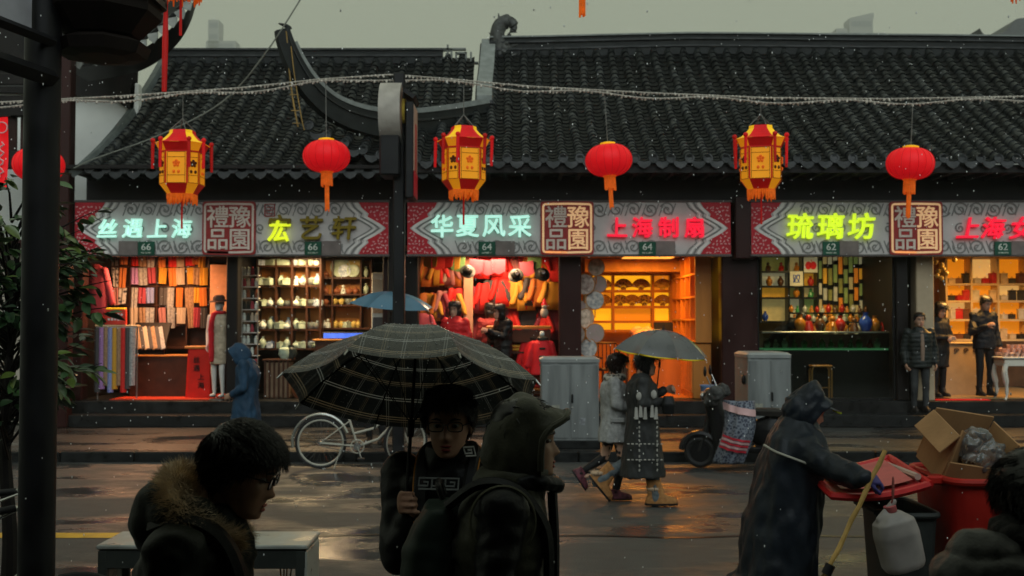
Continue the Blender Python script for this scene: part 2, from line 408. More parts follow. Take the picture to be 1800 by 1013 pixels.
def roof(bld, x0, x1, dy, dz, tmin=None, tmax=None, lift=None, deck_x=None):
    """front slope of a tiled roof; returns the roof part"""
    lift = lift or (lambda x, t: 0.0); tmax = tmax or (lambda x: 1.0)
    def S(x, t): return Vector((x, E0 + dy + RUN * t, EZ + dz + roof_z(t) + lift(x, t)))
    dk = MB(); n = int((x1 - x0) / .25)
    dk.sheet(lambda a, b: S(lerp(x0, x1, a), tmax(lerp(x0, x1, a)) * b) - Vector((0, 0, .05)), n, 14)
    rf = obj('roof', dk, RIDGE, bld, True)
    sp = .29; rows = int(round((x1 - x0) / sp)); stuff = MB(); stuffw = MB(); pans = MB()
    for i in range(rows):
        x = x0 + (i + .5) * sp; L = math.hypot(RUN, RISE); step = .172 / L; tm = tmax(x); k = 0; t = 0
        pale_row = random.random() < .55
        wob = rnd(-.012, .012)
        while t < tm - step * .4:
            p = S(x, t); q = S(x, min(1, t + step)); d = q - p; a = math.atan2(d.z, math.hypot(d.x, d.y))
            jit = Vector((rnd(-.011, .011) + wob + .02 * noise.noise(Vector((x * .8, t * 5, 2))), 0, rnd(-.004, .009) + .03 * noise.noise(Vector((x * .5, t * 2.5, 7)))))
            rot = (a - .05 + rnd(-.02, .02), rnd(-.05, .05), rnd(-.03, .03))
            if k < 2:
                link('cover_tile', ct_m if random.random() < .5 else ctw_m, rf, p + jit, rot)
            else:
                (stuffw if pale_row and random.random() < .6 and k < 26 else stuff).T = Matrix.LocRotScale(p + jit, Euler(rot), None)
                tgt = stuffw if stuffw.T is not None else stuff
                tgt.add(CT.v, CT.f); stuff.T = None; stuffw.T = None
            p2 = S(x + sp / 2, t); rot2 = (a - .05 + rnd(-.015, .015), rnd(-.03, .03), rnd(-.03, .03))
            pans.T = Matrix.LocRotScale(p2, Euler(rot2), None); pans.add(PT.v, PT.f); pans.T = None
            t += step; k += 1
        if tm > .02:
            link('eave_end_tile', ed_m, rf, S(x, 0) + Vector((wob, -.015, .03)), (R(-8), 0, 0))
            link('drip_tile', dr_m, rf, S(x + sp / 2, 0) + Vector((0, -.02, -.025)), (R(-6) + rnd(-.05, .05), 0, 0))
    obj('roof_tiles', stuff, TILE, rf, True, 60, kind='stuff')
    obj('pan_tiles', pans, PAN, rf, True, 60, kind='stuff')
    obj('worn_highlight_tiles', stuffw, TILE_W, rf, True, 60, kind='stuff')
    return rf, S
def ridge_line(rf, pts, w, layers):
    """stacked ridge along 3-D points; layers: (z0, z1, width, material)"""
    names = {'ridge_lime_cap': 'ridge_cap', 'ridge_mortar': 'ridge_course', 'roof_tile': 'ridge_tiles'}
    for z0, z1, ww, mt in layers:
        mb = MB(); vs = []
        for i, p in enumerate(pts):
            a = Vector(pts[max(i - 1, 0)]); b = Vector(pts[min(i + 1, len(pts) - 1)]); d = b - a; d.z = 0
            d = d.normalized() if d.length > 1e-5 else Vector((1, 0, 0)); nrm = Vector((-d.y, d.x, 0)); p = Vector(p)
            for s_, z in ((-1, z0), (1, z0), (1, z1), (-1, z1)): vs.append(p + nrm * s_ * ww / 2 + Vector((0, 0, z)))
        k = len(pts)
        fs = [(i * 4 + j, (i + 1) * 4 + j, (i + 1) * 4 + (j + 1) % 4, i * 4 + (j + 1) % 4) for i in range(k - 1) for j in range(4)]
        fs += [(0, 1, 2, 3), ((k - 1) * 4 + 3, (k - 1) * 4 + 2, (k - 1) * 4 + 1, (k - 1) * 4)]
        mb.add(vs, fs); obj(names[mt.name], mb, mt, rf)

left_b = thing('shop_building', 'left shop house with grey tiled roof, holding the scarf and ceramics shops', 'building', (0, 0, 0))
right_b = thing('shop_building', 'long right shop house with dark tiled roof, dragon ridge end and upswept corner', 'building', (0, 0, 0))
# --- left roof
rfL, SL = roof(left_b, -6.95, -.95, .12, -.13)
ridge_line(rfL, [(x, 21.95, 7.08 + .0 * x) for x in (-6.95, -5, -3, -1.4)], .3,
           [(0, .14, .30, RIDGE), (.14, .17, .36, TILE), (.17, .27, .24, RIDGE), (.27, .31, .32, TILE)])
vb = MB().sheet(lambda a, b: SL(-6.98 - .16 * b, a) + Vector((0, 0, .09 - .10 * b)), 14, 1)
obj('verge', thicken(vb, .12), M('verge_mortar', (.10, .115, .11), .55, var=.3, scale=5), rfL)
# openwork cloud ornament at the ridge end
orn = MB(); B = lambda x0, z0, x1, z1: orn.box(((x0 + x1) / 2, 0, (z0 + z1) / 2), (abs(x1 - x0) + .035, .12, abs(z1 - z0) + .035))
for ox, oz, s_ in ((0, 0, 1), (.34, .1, 1.1), (.66, .06, 1.0)):
    for (x0, z0, x1, z1) in ((0, 0, .26, 0), (.26, 0, .26, .24), (.26, .24, .06, .24), (.06, .24, .06, .09), (.06, .09, .17, .09), (.17, .09, .17, .16)):
        B(ox + x0 * s_, oz + z0 * s_, ox + x1 * s_, oz + z1 * s_)
B(-.5, .12, 0, .12); B(-.5, .2, -.25, .2); B(-.5, .12, -.5, .2); B(.9, .1, 1.15, .1); B(1.02, .1, 1.02, .3); B(.2, .38, .9, .38); B(.55, .25, .55, .45); B(-.3, .02, .1, .02)
orn.ribbon([(-.6 + .1 * i, .05 + .05 * math.sin(i * 1.2)) for i in range(8)], .06, -.06, .06)
o = obj('ridge_ornament', orn, M('ornament_plaster', (.16, .17, .155), .5, var=.3), rfL); o.location = (-1.85, 21.95, 7.02)
# --- right roof with its upswept hip corner
def tmaxR(x): return 1.0 if x >= -.45 else max(.0, .50 * (x + 3.45) / 3.0) ** .85 * 1.0
def liftR(x, t):
    k = max(0, (-1.5 - x) / 1.9); return .62 * k ** 2.0 * (1 - t) + .02
rfR, SR = roof(right_b, -3.40, 10.81, 0, 0, tmax=tmaxR, lift=liftR)
def rz_(x): return .05 * math.sin((x - .5) * .28) + .035 * max(0, 1 - abs(x - 4) / 3)
ridge_line(rfR, [(x * .5 - .45, 21.85, 7.22 + rz_(x * .5)) for x in range(0, 24)], .3,
           [(-.05, .10, .34, RIDGE), (.10, .13, .40, TILE), (.13, .25, .26, RIDGE), (.25, .28, .36, TILE), (.28, .36, .24, RIDGE), (.36, .39, .34, PALE)])
# gable ridge coming down from the dragon, then the hip ridge running out to the horn
gp = spline([(-.47, 21.85, 7.45), (-.49, 21.0, 6.7), (-.51, 20.3, 6.22), (-.50, 19.7, 5.86)], 6)
ridge_line(rfR, gp, .2, [(-.4, .0, .26, RIDGE), (.0, .05, .34, TILE), (.05, .14, .28, PALE)])
hp = spline([(-.50, 19.72, 5.84), (-1.0, 19.25, 5.66), (-1.7, 18.6, 5.45), (-2.3, 18.0, 5.36), (-2.8, 17.6, 5.46), (-3.12, 17.35, 5.7), (-3.33, 17.2, 6.02), (-3.45, 17.12, 6.3), (-3.52, 17.08, 6.52)], 6)
n_ = len(hp)
def ridge_taper(name, pts, z0, z1, w0, w1, mt, par):
    mb = MB(); vs = []
    for i, p in enumerate(pts):
        t = i / (len(pts) - 1); a = Vector(pts[max(i - 1, 0)]); b = Vector(pts[min(i + 1, len(pts) - 1)]); d = (b - a).normalized()
        side = d.cross(Vector((0, 0, 1))); side = side.normalized() if side.length > .05 else Vector((.75, -.66, 0)); up = side.cross(d)
        w = lerp(w0, w1, t) / 2; k = lerp(1, .45, t)
        for s_, z in ((1, z0), (-1, z0), (-1, z1), (1, z1)): vs.append(Vector(p) + side * s_ * w + up * z * k)
    k = len(pts)
    fs = [(i * 4 + (j + 1) % 4, (i + 1) * 4 + (j + 1) % 4, (i + 1) * 4 + j, i * 4 + j) for i in range(k - 1) for j in range(4)] + [(3, 2, 1, 0), tuple((k - 1) * 4 + j for j in range(4))]
    obj(name, mb.add(vs, fs), mt, par)
ridge_taper('hip_course', hp, -.5, -.16, .26, .12, RIDGE, rfR)
ridge_taper('hip_course', hp, -.16, -.12, .34, .16, TILE, rfR)
ridge_taper('hip_course', hp, -.12, .0, .24, .1, RIDGE, rfR)
ridge_taper('hip_cap', hp[:n_ - 6], .0, .10, .30, .12, PALE, rfR)
obj('horn_tip', MB().tube([hp[-2], hp[-1], (-3.56, 17.06, 6.55), (-3.66, 17.0, 6.57)], [.05, .045, .035, .012], 8), RIDGE, rfR, True)
# gilt light strip hanging down the corner
strip = MB().tube(spline([(-3.54, 17.0, 6.45), (-3.50, 17.02, 5.9), (-3.44, 17.04, 5.4), (-3.36, 17.06, 4.95)], 6), .014, 6)
strip.tube(spline([(-3.46, 16.98, 6.2), (-3.40, 17.0, 5.7), (-3.30, 17.02, 5.1), (-3.26, 17.06, 4.9)], 6), .009, 6)
for z in (5.0, 5.2, 5.45, 5.6): strip.box((-3.38 - (z - 5) * .1, 17.02, z), (.12, .012, .012))
obj('corner_trim', strip, GILT, rfR, True)
# side slope of the hip and gable wall
sl = MB().sheet(lambda a, b: Vector((lerp(-3.35, -.62, b), lerp(17.45, 22.5, a), 0)).lerp(Vector((lerp(-3.35, -.62, b), lerp(17.45, 22.5, a), 1)), 4.62 + 1.1 * b ** 1.1), 6, 8)
sl.v = [(x, max(y, 17.5 + (x + 3.35) * .84), z) for x, y, z in sl.v]
obj('hip_slope', sl, TILE, rfR, True)
obj('gable_wall', MB().add([(-.42, 19.8, 5.4), (-.42, 23.9, 5.4), (-.42, 21.85, 7.3), (-.36, 19.8, 5.4), (-.36, 23.9, 5.4), (-.36, 21.85, 7.3)], [(0, 2, 1), (3, 4, 5), (0, 1, 4, 3), (1, 2, 5, 4), (2, 0, 3, 5)]), RIDGE, right_b)
# rear slopes, so that the roofs are closed
for b_, x0, x1, zz in ((left_b, -6.95, -.95, 7.02), (right_b, -.45, 10.8, 7.2)):
    obj('rear_roof', MB().box(((x0 + x1) / 2, 24.0, zz - 1.35), (x1 - x0, 5.1, .1), rot=(R(-33), 0, 0)), TILE, b_)
# dragon-fish ridge end
dg = MB()
dg.tube(spline([(.02, 0, -.05), (-.02, 0, .15), (-.05, 0, .32), (.03, 0, .46), (.17, 0, .5), (.26, 0, .42), (.24, 0, .36)], 6), [.13] * 6 + [.14] * 6 + [.13] * 6 + [.12] * 6 + [.09] * 6 + [.05] * 6 + [.02], 10, sx=.8)
dg.ell((.08, 0, .06), (.16, .11, .13)); dg.ell((.25, 0, .10), (.12, .08, .06), (0, R(-15), 0)); dg.ell((.24, 0, -.01), (.10, .07, .04), (0, R(20), 0))
dg.tube([(.3, 0, .14), (.38, 0, .2), (.42, 0, .16)], [.03, .025, .01], 6)
for i in range(7):
    a = R(100 - i * 28); c = Vector((.02 + .16 * math.cos(a), 0, .38 + .13 * math.sin(a)))
    dg.tube([c, c + Vector((.13 * math.cos(a), 0, .13 * math.sin(a)))], [.045, .006], 5)
for z in (.0, .12, .24): dg.tube([(-.1, 0, z), (-.2, 0, z + .08)], [.04, .006], 5)
for s_ in (-1, 1): dg.ell((.12, s_ * .09, .12), .035); dg.tube([(.05, s_ * .08, .0), (.2, s_ * .14, -.1), (.32, s_ * .1, -.04)], [.05, .04, .006], 6)
o = obj('dragon_finial', dg, M('finial_clay', (.06, .062, .058), .45, var=.6, scale=12), right_b, True); o.location = (-.24, 21.8, 7.3); o.scale = (1.12, 1.3, 1.25)

# ---------------------------------------------------------------- fascias, rafters, columns, steps
for b_, x0, x1, dy in ((left_b, -7.2, -2.0, .12), (right_b, -1.75, 10.8, 0)):
    obj('soffit', MB().box(((x0 + x1) / 2, 18.2, 4.38), (x1 - x0, 1.5, .06)), WOODK, b_)
    obj('eave_board', MB().box(((x0 + x1) / 2, E0 + dy + .07, 4.33), (x1 - x0, .05, .11), .01), WOODK, b_)
    obj('fascia_beam', MB().box(((x0 + x1) / 2, 18.55, 4.12), (x1 - x0, .3, .46), .02), WOODK, b_)
    k = int((x1 - x0) / .3); rm = MB().box((0, 0, 0), (.07, .9, .07), .008).mesh('rafter', WOODK)
    for i in range(k): link('rafter', rm, b_, (x0 + .15 + i * .3, 17.98 + dy * .5, 4.315))
colm = lambda x0, x1, z0, z1, y0, y1: MB().box(((x0 + x1) / 2, (y0 + y1) / 2, (z0 + z1) / 2), (x1 - x0, y1 - y0, z1 - z0), .015)
FS = F / 18.75
def fx(u): return (u - 900) / FS
# pixel extents of the piers between shops
PIERS = [(left_b, 108, 150, REDW), (left_b, 401, 421, WOODK), (left_b, 674, 690, REDW), (right_b, 708, 736, WOODK), (right_b, 982, 1021, REDW),
         (right_b, 1266, 1329, REDW), (right_b, 1571, 1592, WOODK), (right_b, 1606, 1637, M('pier_cream_panel', (.42, .33, .22), .5, var=.1))]
for b_, u0, u1, mt in PIERS:
    obj('column', colm(fx(u0), fx(u1), .551, 3.1, 18.62, 18.9), mt, b_)
    obj('partition', MB().box((fx((u0 + u1) / 2), 20.75, 1.85), (min(.12, fx(u1) - fx(u0) - .02), 3.68, 2.59)), WOODK, b_)
for b_, x0, x1 in ((left_b, -7.75, -2.02), (right_b, -1.98, 10.8)):
    xm = (x0 + x1) / 2; w = x1 - x0
    obj('step', MB().box((xm, 18.38, .24), (w, .40, .20), .012), KERB, b_)
    obj('floor', MB().box((xm, 20.7, .34), (w, 4.3, .42), .012), M('threshold_stone', (.013, .0135, .013), .38, var=.35, scale=5, rvar=.12), b_)
    obj('back_wall', MB().box((xm, 22.75, 1.95), (w, .16, 2.8)), M('shop_back_wall', (.16, .07, .03), .6, var=.2), b_)
    obj('ceiling', MB().box((xm, 20.75, 3.16), (w, 3.8, .1)), M('shop_ceiling', (.30, .2, .1), .6), b_)
    obj('upper_wall', MB().box((xm, 18.95, 3.55), (w, .12, .82)), WOODK, b_)
obj('side_wall', MB().box((-7.66, 20.8, 2.3), (.16, 3.7, 3.4)), REDW, left_b)
# the wide red post between the two sign boards, full height
obj('column', colm(fx(1284), fx(1321), 2.95, 4.0, 18.3, 18.6), REDW, right_b)
obj('column', colm(fx(686), fx(712), .55, 4.0, 18.35, 18.6), WOODK, left_b)

# ---------------------------------------------------------------- corner building at the left
corner = thing('corner_building', 'tall white walled house at far left with red post and upswept eave', 'building')
obj('wall', MB().box((-10.2, 20.3, 5.7), (6.2, .2, 4.6)), WHITEW, corner)
obj('post', colm(-7.60, -7.36, 0.14, 6.6, 18.1, 18.34), REDW, corner)
obj('post', colm(-10.9, -10.66, 0.14, 6.6, 18.1, 18.34), REDW, corner)
for z, h in ((3.15, .22), (4.6, .3), (5.5, .35), (5.95, .2)): obj('beam', MB().box((-10.2, 18.22, z), (5.15, .16, h), .015), WOODK if z > 4 else REDW, corner)
for i in range(9): obj('panel', MB().box((-12.5 + i * .56, 18.3, 5.05), (.5, .05, .6), .012), REDW, corner)
obj('shop_front', MB().box((-10.3, 18.5, 1.6), (5.2, .1, 2.9)), M('pale_shutter', (.35, .31, .25), .6, var=.2), corner)
# soffit and bracket block under its corner
obj('soffit', MB().prism([(-13.2, 8.0), (-7.3, 7.4), (-6.95, 6.6), (-6.98, 5.75), (-7.45, 6.05), (-13.2, 6.3)], 20.05, 20.19), WOODK, corner)
obj('bracket', MB().box((-6.98, 20.15, 6.0), (.16, .2, .6), .02), WHITEW, corner)
kq = 18.6 / 16.9
ce = spline([(-6.9 * kq, 18.55, 6.32), (-5.9 * kq, 18.45, 6.55), (-5.2 * kq, 18.3, 7.0), (-4.8 * kq, 18.25, 7.55), (-4.62 * kq, 18.2, 8.05)], 12)
up = spline([(-7.4 * kq, 20.2, 7.5), (-6.3 * kq, 19.0, 6.95), (-5.5 * kq, 18.6, 7.17), (-5.0 * kq, 18.4, 7.62), (-4.68 * kq, 18.25, 8.1)], 12)
cs = MB().sheet(lambda a, b: Vector(ce[int(round(a * 48))]).lerp(Vector(up[int(round(a * 48))]), b) - Vector((0, 0, .10 * math.sin(b * PI))), 48, 6)
crf = obj('roof', thicken(cs, -.06), TILE, corner, True)
obj('eave_soffit', MB().sheet(lambda a, b: Vector(ce[int(round(a * 48))]) + Vector((lerp(0, -.5 * a, b), .9 * b, -.12 - .25 * b * a)), 48, 2), WOODK, corner, True)
obj('hip_cap', MB().tube(up[6:], .05, 8), M('hip_cap_glaze', (.12, .17, .13), .4), crf, True)
obj('hip_course', MB().tube([(p[0] + .05, p[1] - .02, p[2] - .11) for p in up[6:]], .075, 8), RIDGE, crf, True)
tm_ = MB().prism([(-.09, .05), (.09, .05), (.075, -.05), (0, -.13), (-.075, -.05)], -.015, .015).mesh('drip_tile', M('drip_tile_pale', (.26, .27, .25), .45, var=.3))
for i in range(0, 46, 3):
    p = ce[i]; link('drip_tile', tm_, crf, (p[0], p[1] - .05, p[2] - .04), (0, R(-10 - (i > 24) * 18), 0))
for i in range(0, 48, 4):
    p = Vector(ce[i]); q = Vector(up[i]); obj('cover_row', MB().tube([p.lerp(q, k / 4) + Vector((0, 0, .06 - .1 * math.sin(k / 4 * PI))) for k in range(5)], .05, 6), TILE, crf, True)
# red banner and round lantern at its front are built with the lanterns

# ---------------------------------------------------------------- house behind the photographer: its unseen eave is sized to shade the foreground people
near = thing('near_house', 'unseen near-side shop house behind the viewer, its eave sized to shade the foreground', 'building')
obj('wall', MB().box((0, -3.2, 3.0), (40, .3, 6.0)), REDW, near)
obj('eave', MB().box((0, -.5, 4.42), (40, 5.0, .25), rot=(R(-10), 0, 0)), WOODK, near)
# ---------------------------------------------------------------- far things in the haze
TOW = M('far_tower', (.23, .23, .22), .8, var=.15, scale=.02)
GLZ = M('far_tower_glass', (.10, .11, .12), .3)
def tower(label, Y, rects, dep):
    t = thing('tower_block', label, 'tower')
    for (u0, v0, u1, v1) in rects:
        a = P(u0, v0, Y); b = P(u1, v1, Y); x0, x1 = a.x, b.x; z1 = a.z
        obj('block', MB().box(((x0 + x1) / 2, Y + dep / 2, z1 / 2), (x1 - x0, dep, z1)), TOW, t)
        nf = max(3, int(z1 / 12)); w = x1 - x0
        for k in range(nf):
            z = z1 * (k + .5) / nf
            if z > z1 * .72: obj('window_band', MB().box(((x0 + x1) / 2, Y - .1, z), (w * .86, .3, z1 / nf * .45)), GLZ, t)
    return t
t = tower('hazy tower block with slanted crown, right of centre above the ridge', 1150, [(1452, 58, 1556, 90), (1470, 50, 1490, 80), (1493, 32, 1535, 90)], 20)
a = P(1493, 32, 1150); b = P(1536, 22, 1150); obj('crown', MB().prism([(a.x, a.z), (b.x, a.z), (b.x, b.z)], 1150, 1166), TOW, t)
t = tower('faint hazy tower at left behind the upswept eave', 1180, [(362, 72, 414, 95), (366, 35, 384, 95)], 20)
pg = thing('pagoda_roof_hall', 'grey hazy hall with upturned roof at the far right', 'building')
Yp = 130; a = P(1730, 70, Yp); PGM = M('far_roof', (.10, .105, .105), .5, var=.2)
pr = spline([tuple(P(u, v, Yp)) for u, v in ((1722, 50), (1732, 62), (1748, 63), (1768, 54), (1782, 38), (1795, 32), (1850, 30))], 6)
pm = MB(); base = P(1740, 74, Yp).z
pm.prism([(p[0], p[2]) for p in pr] + [(pr[-1][0], base), (pr[6][0], base)], Yp, Yp + 12); obj('roof', pm, PGM, pg)
obj('wall', MB().box((P(1810, 100, Yp).x, Yp + 6, base / 2), (9, 10, base)), TOW, pg)
# ================================================================== sign boards
SGREY = M('sign_grey_board', (.52, .49, .475), .5, var=.12, scale=3)
SLINE = M('sign_scroll_line', (.20, .195, .185), .5, var=.15)
SPALE = M('sign_pale_line', (.70, .67, .64), .5, var=.1)
SRED = M('sign_red', (.44, .018, .03), .45, var=.15)
PINK = M('sign_red_fleck', (.62, .33, .33), .5, var=.1)
SEALR = M('seal_red', (.30, .03, .028), .45, var=.2)
SEALW = M('seal_cream', (.66, .55, .47), .5, var=.1)
SEALG = M('seal_cream_lit', (.66, .45, .25), .5, emit=(1, .55, .25), estr=.35)
GREENP = M('number_plate_green', (.012, .075, .045), .35)
PLW = M('number_plate_white', (.6, .62, .55), .4)
NOTE = M('notice_plate', (.17, .14, .13), .5)
L_MINT = M('letter_mint_lit', (.6, .9, .8), .4, emit=(.50, 1.0, .80), estr=.62)
L_YEL = M('letter_yellow_lit', (.8, .85, .05), .4, emit=(.85, 1.0, .015), estr=.62)
L_LIME = M('letter_lime_lit', (.7, .9, .05), .4, emit=(.72, 1.0, .02), estr=.62)
L_OLD = M('letter_yellow_unlit', (.20, .14, .006), .5)
L_RED = M('letter_red_lit', (.9, .02, .05), .4, emit=(1.0, .008, .045), estr=.62)
L_SHADE = M('letter_return', (.05, .045, .04), .5)
SY = 18.27
SS = F / SY
def spiral(cx, cz, r, turns, ch, a0, n=26):
    return [(cx + ch * r * (1 - t * .86) * math.cos(a0 + turns * 2 * PI * t), cz + r * (1 - t * .86) * math.sin(a0 + turns * 2 * PI * t)) for t in [i / n for i in range(n + 1)]]
def sign_board(label, u0, u1, seal_u, words, plates, red_l=True, red_r=True, stamp=None, seal_lit=(0, 0, 0, 0)):
    """words: list of (centre_u, char, size, material, bold)"""
    a = P(u0, 451, SY); b = P(u1, 352, SY); x0, x1, z0, z1 = a.x, b.x, a.z, b.z; H = z1 - z0; zm = (z0 + z1) / 2
    rt = thing('sign_board', label, 'sign', ((x0 + x1) / 2, SY, z0)); ox = (x0 + x1) / 2
    X = lambda u: (u - 900) / SS - ox
    W_ = x1 - x0
    obj('panel', MB().box((0, .06, H / 2), (W_, .10, H), .006), SGREY, rt)
    for z, t in ((.018, .036), (H - .018, .036)): obj('frame_rail', MB().box((0, .0, z), (W_ + .04, .03, t), .005), M('sign_frame', (.10, .09, .085), .5), rt)
    nw = .50                                                     # notch depth of the red ends
    def bracket(dx, sgn, xe):
        prof = [(nw, .0), (nw - .05, .10), (nw - .17, .22), (nw - .15, .28), (.22, .36), (.10, .44), (.04, .5)]
        prof = prof + [(p, 1 - q) for p, q in prof[-2::-1]]
        return [(xe + sgn * (p + dx), .04 + q * (H - .08)) for p, q in prof]
    for on, sgn, xe in ((red_l, 1, -W_ / 2), (red_r, -1, W_ / 2)):
        if not on: continue
        poly = [(xe, .04)] + bracket(0, sgn, xe) + [(xe, H - .04)]
        rp = obj('red_end', MB().prism(poly, -.002, .012), SRED, rt)
        fl = MB(); random.seed(int(abs(xe) * 100) + u0)
        for i in range(int(H / .062)):
            for j in range(9):
                z = .075 + i * .062; x = xe + sgn * (.03 + j * .062 + (i % 2) * .03)
                q = (z - .04) / (H - .08); lim = interp([(0, nw), (.1, nw - .05), (.22, nw - .17), (.36, .22), (.44, .10), (.5, .03)], min(q, 1 - q))[0]
                if abs(x - xe) < lim - .04 and z < H - .07:
                    a0 = rnd(0, 6.28)
                    fl.ribbon([(x + .018 * math.cos(a0 + t), z + .018 * math.sin(a0 + t)) for t in (0, .8, 1.6, 2.4)], .018, -.009, -.002)
        obj('fleck_pattern', fl, PINK, rp, kind='stuff')
        for d_, w_, m_, n_ in ((.12, .03, SLINE, 'bracket_line'), (.24, .022, SLINE, 'bracket_line'), (.05, .05, SPALE, 'bracket_band'), (.18, .035, SPALE, 'bracket_band')):
            obj(n_, MB().ribbon(bracket(d_, sgn, xe), w_, -.004, .011), m_, rt)
    sc = MB(); random.seed(u0); k = 0
    sx0 = -W_ / 2 + (.82 if red_l else .1); sx1 = W_ / 2 - (.82 if red_r else .1)
    for row, zc in enumerate((.17, .5, .83)):
        x = sx0 + (.12 if row != 1 else .28)
        while x < sx1:
            r = .125 if row != 1 else .085
            ch = 1 if k % 2 else -1; a0 = (-.4 if row == 0 else .4 if row == 2 else 1.2) + (PI if k % 3 == 0 else 0)
            sc.ribbon(spiral(x, zc * H, r, 1.45, ch, a0), .026, .0, .0105)
            if row != 1: sc.ribbon([(x + r * .8 * t, zc * H + (.11 if row == 0 else -.11) * math.sin(t * 3.14)) for t in (-1.4, -.7, 0, .7, 1.4)], .018, .002, .0105)
            x += .285 if row != 1 else .40; k += 1
    obj('scroll_pattern', sc, SLINE, rt, kind='stuff')
    # square seal
    if seal_u:
        cx, s2 = X(seal_u), .445
        def rr(s_, zc, c=.09): return [(cx + s_ * px, zc + s_ * pz) for px, pz in
            ((-1 + c, -1), (0, -1.02), (1 - c, -1), (1 - c * .3, -1 + c * .3), (1, -1 + c), (1.0, 0), (1, 1 - c), (1 - c * .3, 1 - c * .3), (1 - c, 1), (0, 1.02), (-1 + c, 1), (-1 + c * .3, 1 - c * .3), (-1, 1 - c), (-1.0, 0), (-1, -1 + c), (-1 + c * .3, -1 + c * .3))]
        sl = obj('seal', MB().prism(rr(s2, H / 2), -.03, .011), SEALR, rt)
        p = rr(s2 * .90, H / 2); obj('seal_rim', MB().ribbon(p + [p[0], p[1]], .035, -.036, -.029), SEALG if seal_lit[3] else SEALW, sl)
        for i, (c, dx, dz) in enumerate((('禮', -.185, .19), ('豫', .185, .19), ('品', -.185, -.19), ('園', .185, -.19))):
            o = link('seal_character', text_mesh(c, .385, .012, .012, SEALG if seal_lit[i] else SEALW), sl, (cx + dx, -.037, H / 2 + dz))
    if stamp:
        o = link('stamp', MB().ribbon([(-.08, -.1), (.08, -.1), (.08, .1), (-.08, .1), (-.08, -.1)], .02, -.006, .011).mesh('stamp', SEALR), rt, (X(stamp), 0, H - .17))
        obj('stamp_stroke', MB().ribbon([(-.05, .05), (.05, .05), (.05, 0), (-.05, 0), (-.05, -.06), (.05, -.06)], .016, -.006, .011), SEALR, o)
    for (cu, cv, c, size, mt, bold, shear) in words:
        pz = P(cu, cv, SY).z - z0
        o = link('character', text_mesh(c, size, bold, .05, mt, shear=shear), rt, (X(cu), -.055, pz))
        o.rotation_euler = (0, rnd(-.03, .03), 0)
        if mt is not L_OLD: pass
    for (cu, num, side) in plates:
        pz = P(cu, 437, SY).z - z0
        pl = link('number_plate', MB().box((0, 0, 0), (.28, .02, .225), .004).mesh('number_plate', GREENP), rt, (X(cu), -.022, pz))
        link('number', text_mesh(num, .155, .008, .006, PLW, 1.1), pl, (0, -.013, .025))
        obj('small_print', MB().box((0, -.012, -.075), (.17, .004, .026)), M('plate_small_print', (.25, .3, .24), .5, var=.9, scale=60, detail=0), pl)
        link('notice_plate', MB().box((0, 0, 0), (.32, .014, .235), .003).mesh('notice_plate', NOTE), rt, (X(cu) + side * .305, -.018, pz + .006))
    return rt
def row(us, v, chars, size, mt, bold=.022, shear=.0): return [(u, v, c, size, mt, bold, shear) for u, c in zip(us, chars)]
sgn_a = sign_board('grey scroll-patterned sign over the scarf and ceramics shops, glowing mint letters at left', 131, 683, 402,
    row((189, 233, 276, 320), 402, '丝遇上海', .345, L_MINT, .016, .12) + row((491,), 406, '厷', .38, L_YEL, .024, .1) +
    [(492, 387, '宀', .42, L_OLD, .02, .1)] + row((548, 605), 401, '艺轩', .42, L_OLD, .02, .1), [(257, '66', -1), (550, '66', 1)], stamp=473)
sgn_b = sign_board('grey scroll-patterned sign with mint letters left and red letters right of a square seal', 716, 1284, 997,
    row((777, 822, 868, 914), 398, '华夏风采', .40, L_MINT, .016) + row((1085, 1129, 1175, 1220), 400, '上海制扇', .36, L_RED, .022), [(856, '64', 1), (1138, '64', 1)], seal_lit=(0, 1, 0, 1))
sgn_c = sign_board('grey scroll-patterned sign with lime yellow letters beside the right hand seal', 1321, 1890, 1611,
    row((1406, 1460, 1514), 398, '琉璃坊', .46, L_LIME, .018, .08) + row((1700, 1746, 1795), 401, '上海女', .39, L_RED, .016, .22), [(1461, '62', 1), (1763, '62', 1)], seal_lit=(0, 1, 0, 1))

# ================================================================== lanterns
LY = M('lantern_yellow_silk', (.70, .30, .015), .5, emit=(1, .33, .006), estr=.34, var=.12, scale=4)
LYB = M('lantern_bright_yellow', (.85, .48, .015), .5, emit=(1, .55, .012), estr=.34, var=.1)
LR = M('lantern_red_silk', (.55, .008, .012), .5, emit=(1, .01, .012), estr=.16, var=.15)
LRD = M('lantern_deep_red', (.42, .008, .008), .5, emit=(.8, .01, .005), estr=.10, var=.2)
LRO = M('lantern_round_red', (.70, .010, .014), .45, emit=(1, .008, .016), estr=.30, var=.12, scale=5)
LO = M('lantern_orange_fringe', (.65, .13, .01), .6, emit=(1, .16, .01), estr=.22, var=.25, scale=20)
LLINE = M('lantern_seam', (.12, .03, .005), .6)
CORD = M('hanging_cord', (.16, .16, .145), .6)
def hexpt(r, k, z, a0=R(22.5)):
    a = a0 + k * PI / 4 + (R(-6.5) if k % 2 else R(6.5)); return Vector((r * math.cos(a), r * math.sin(a), z))
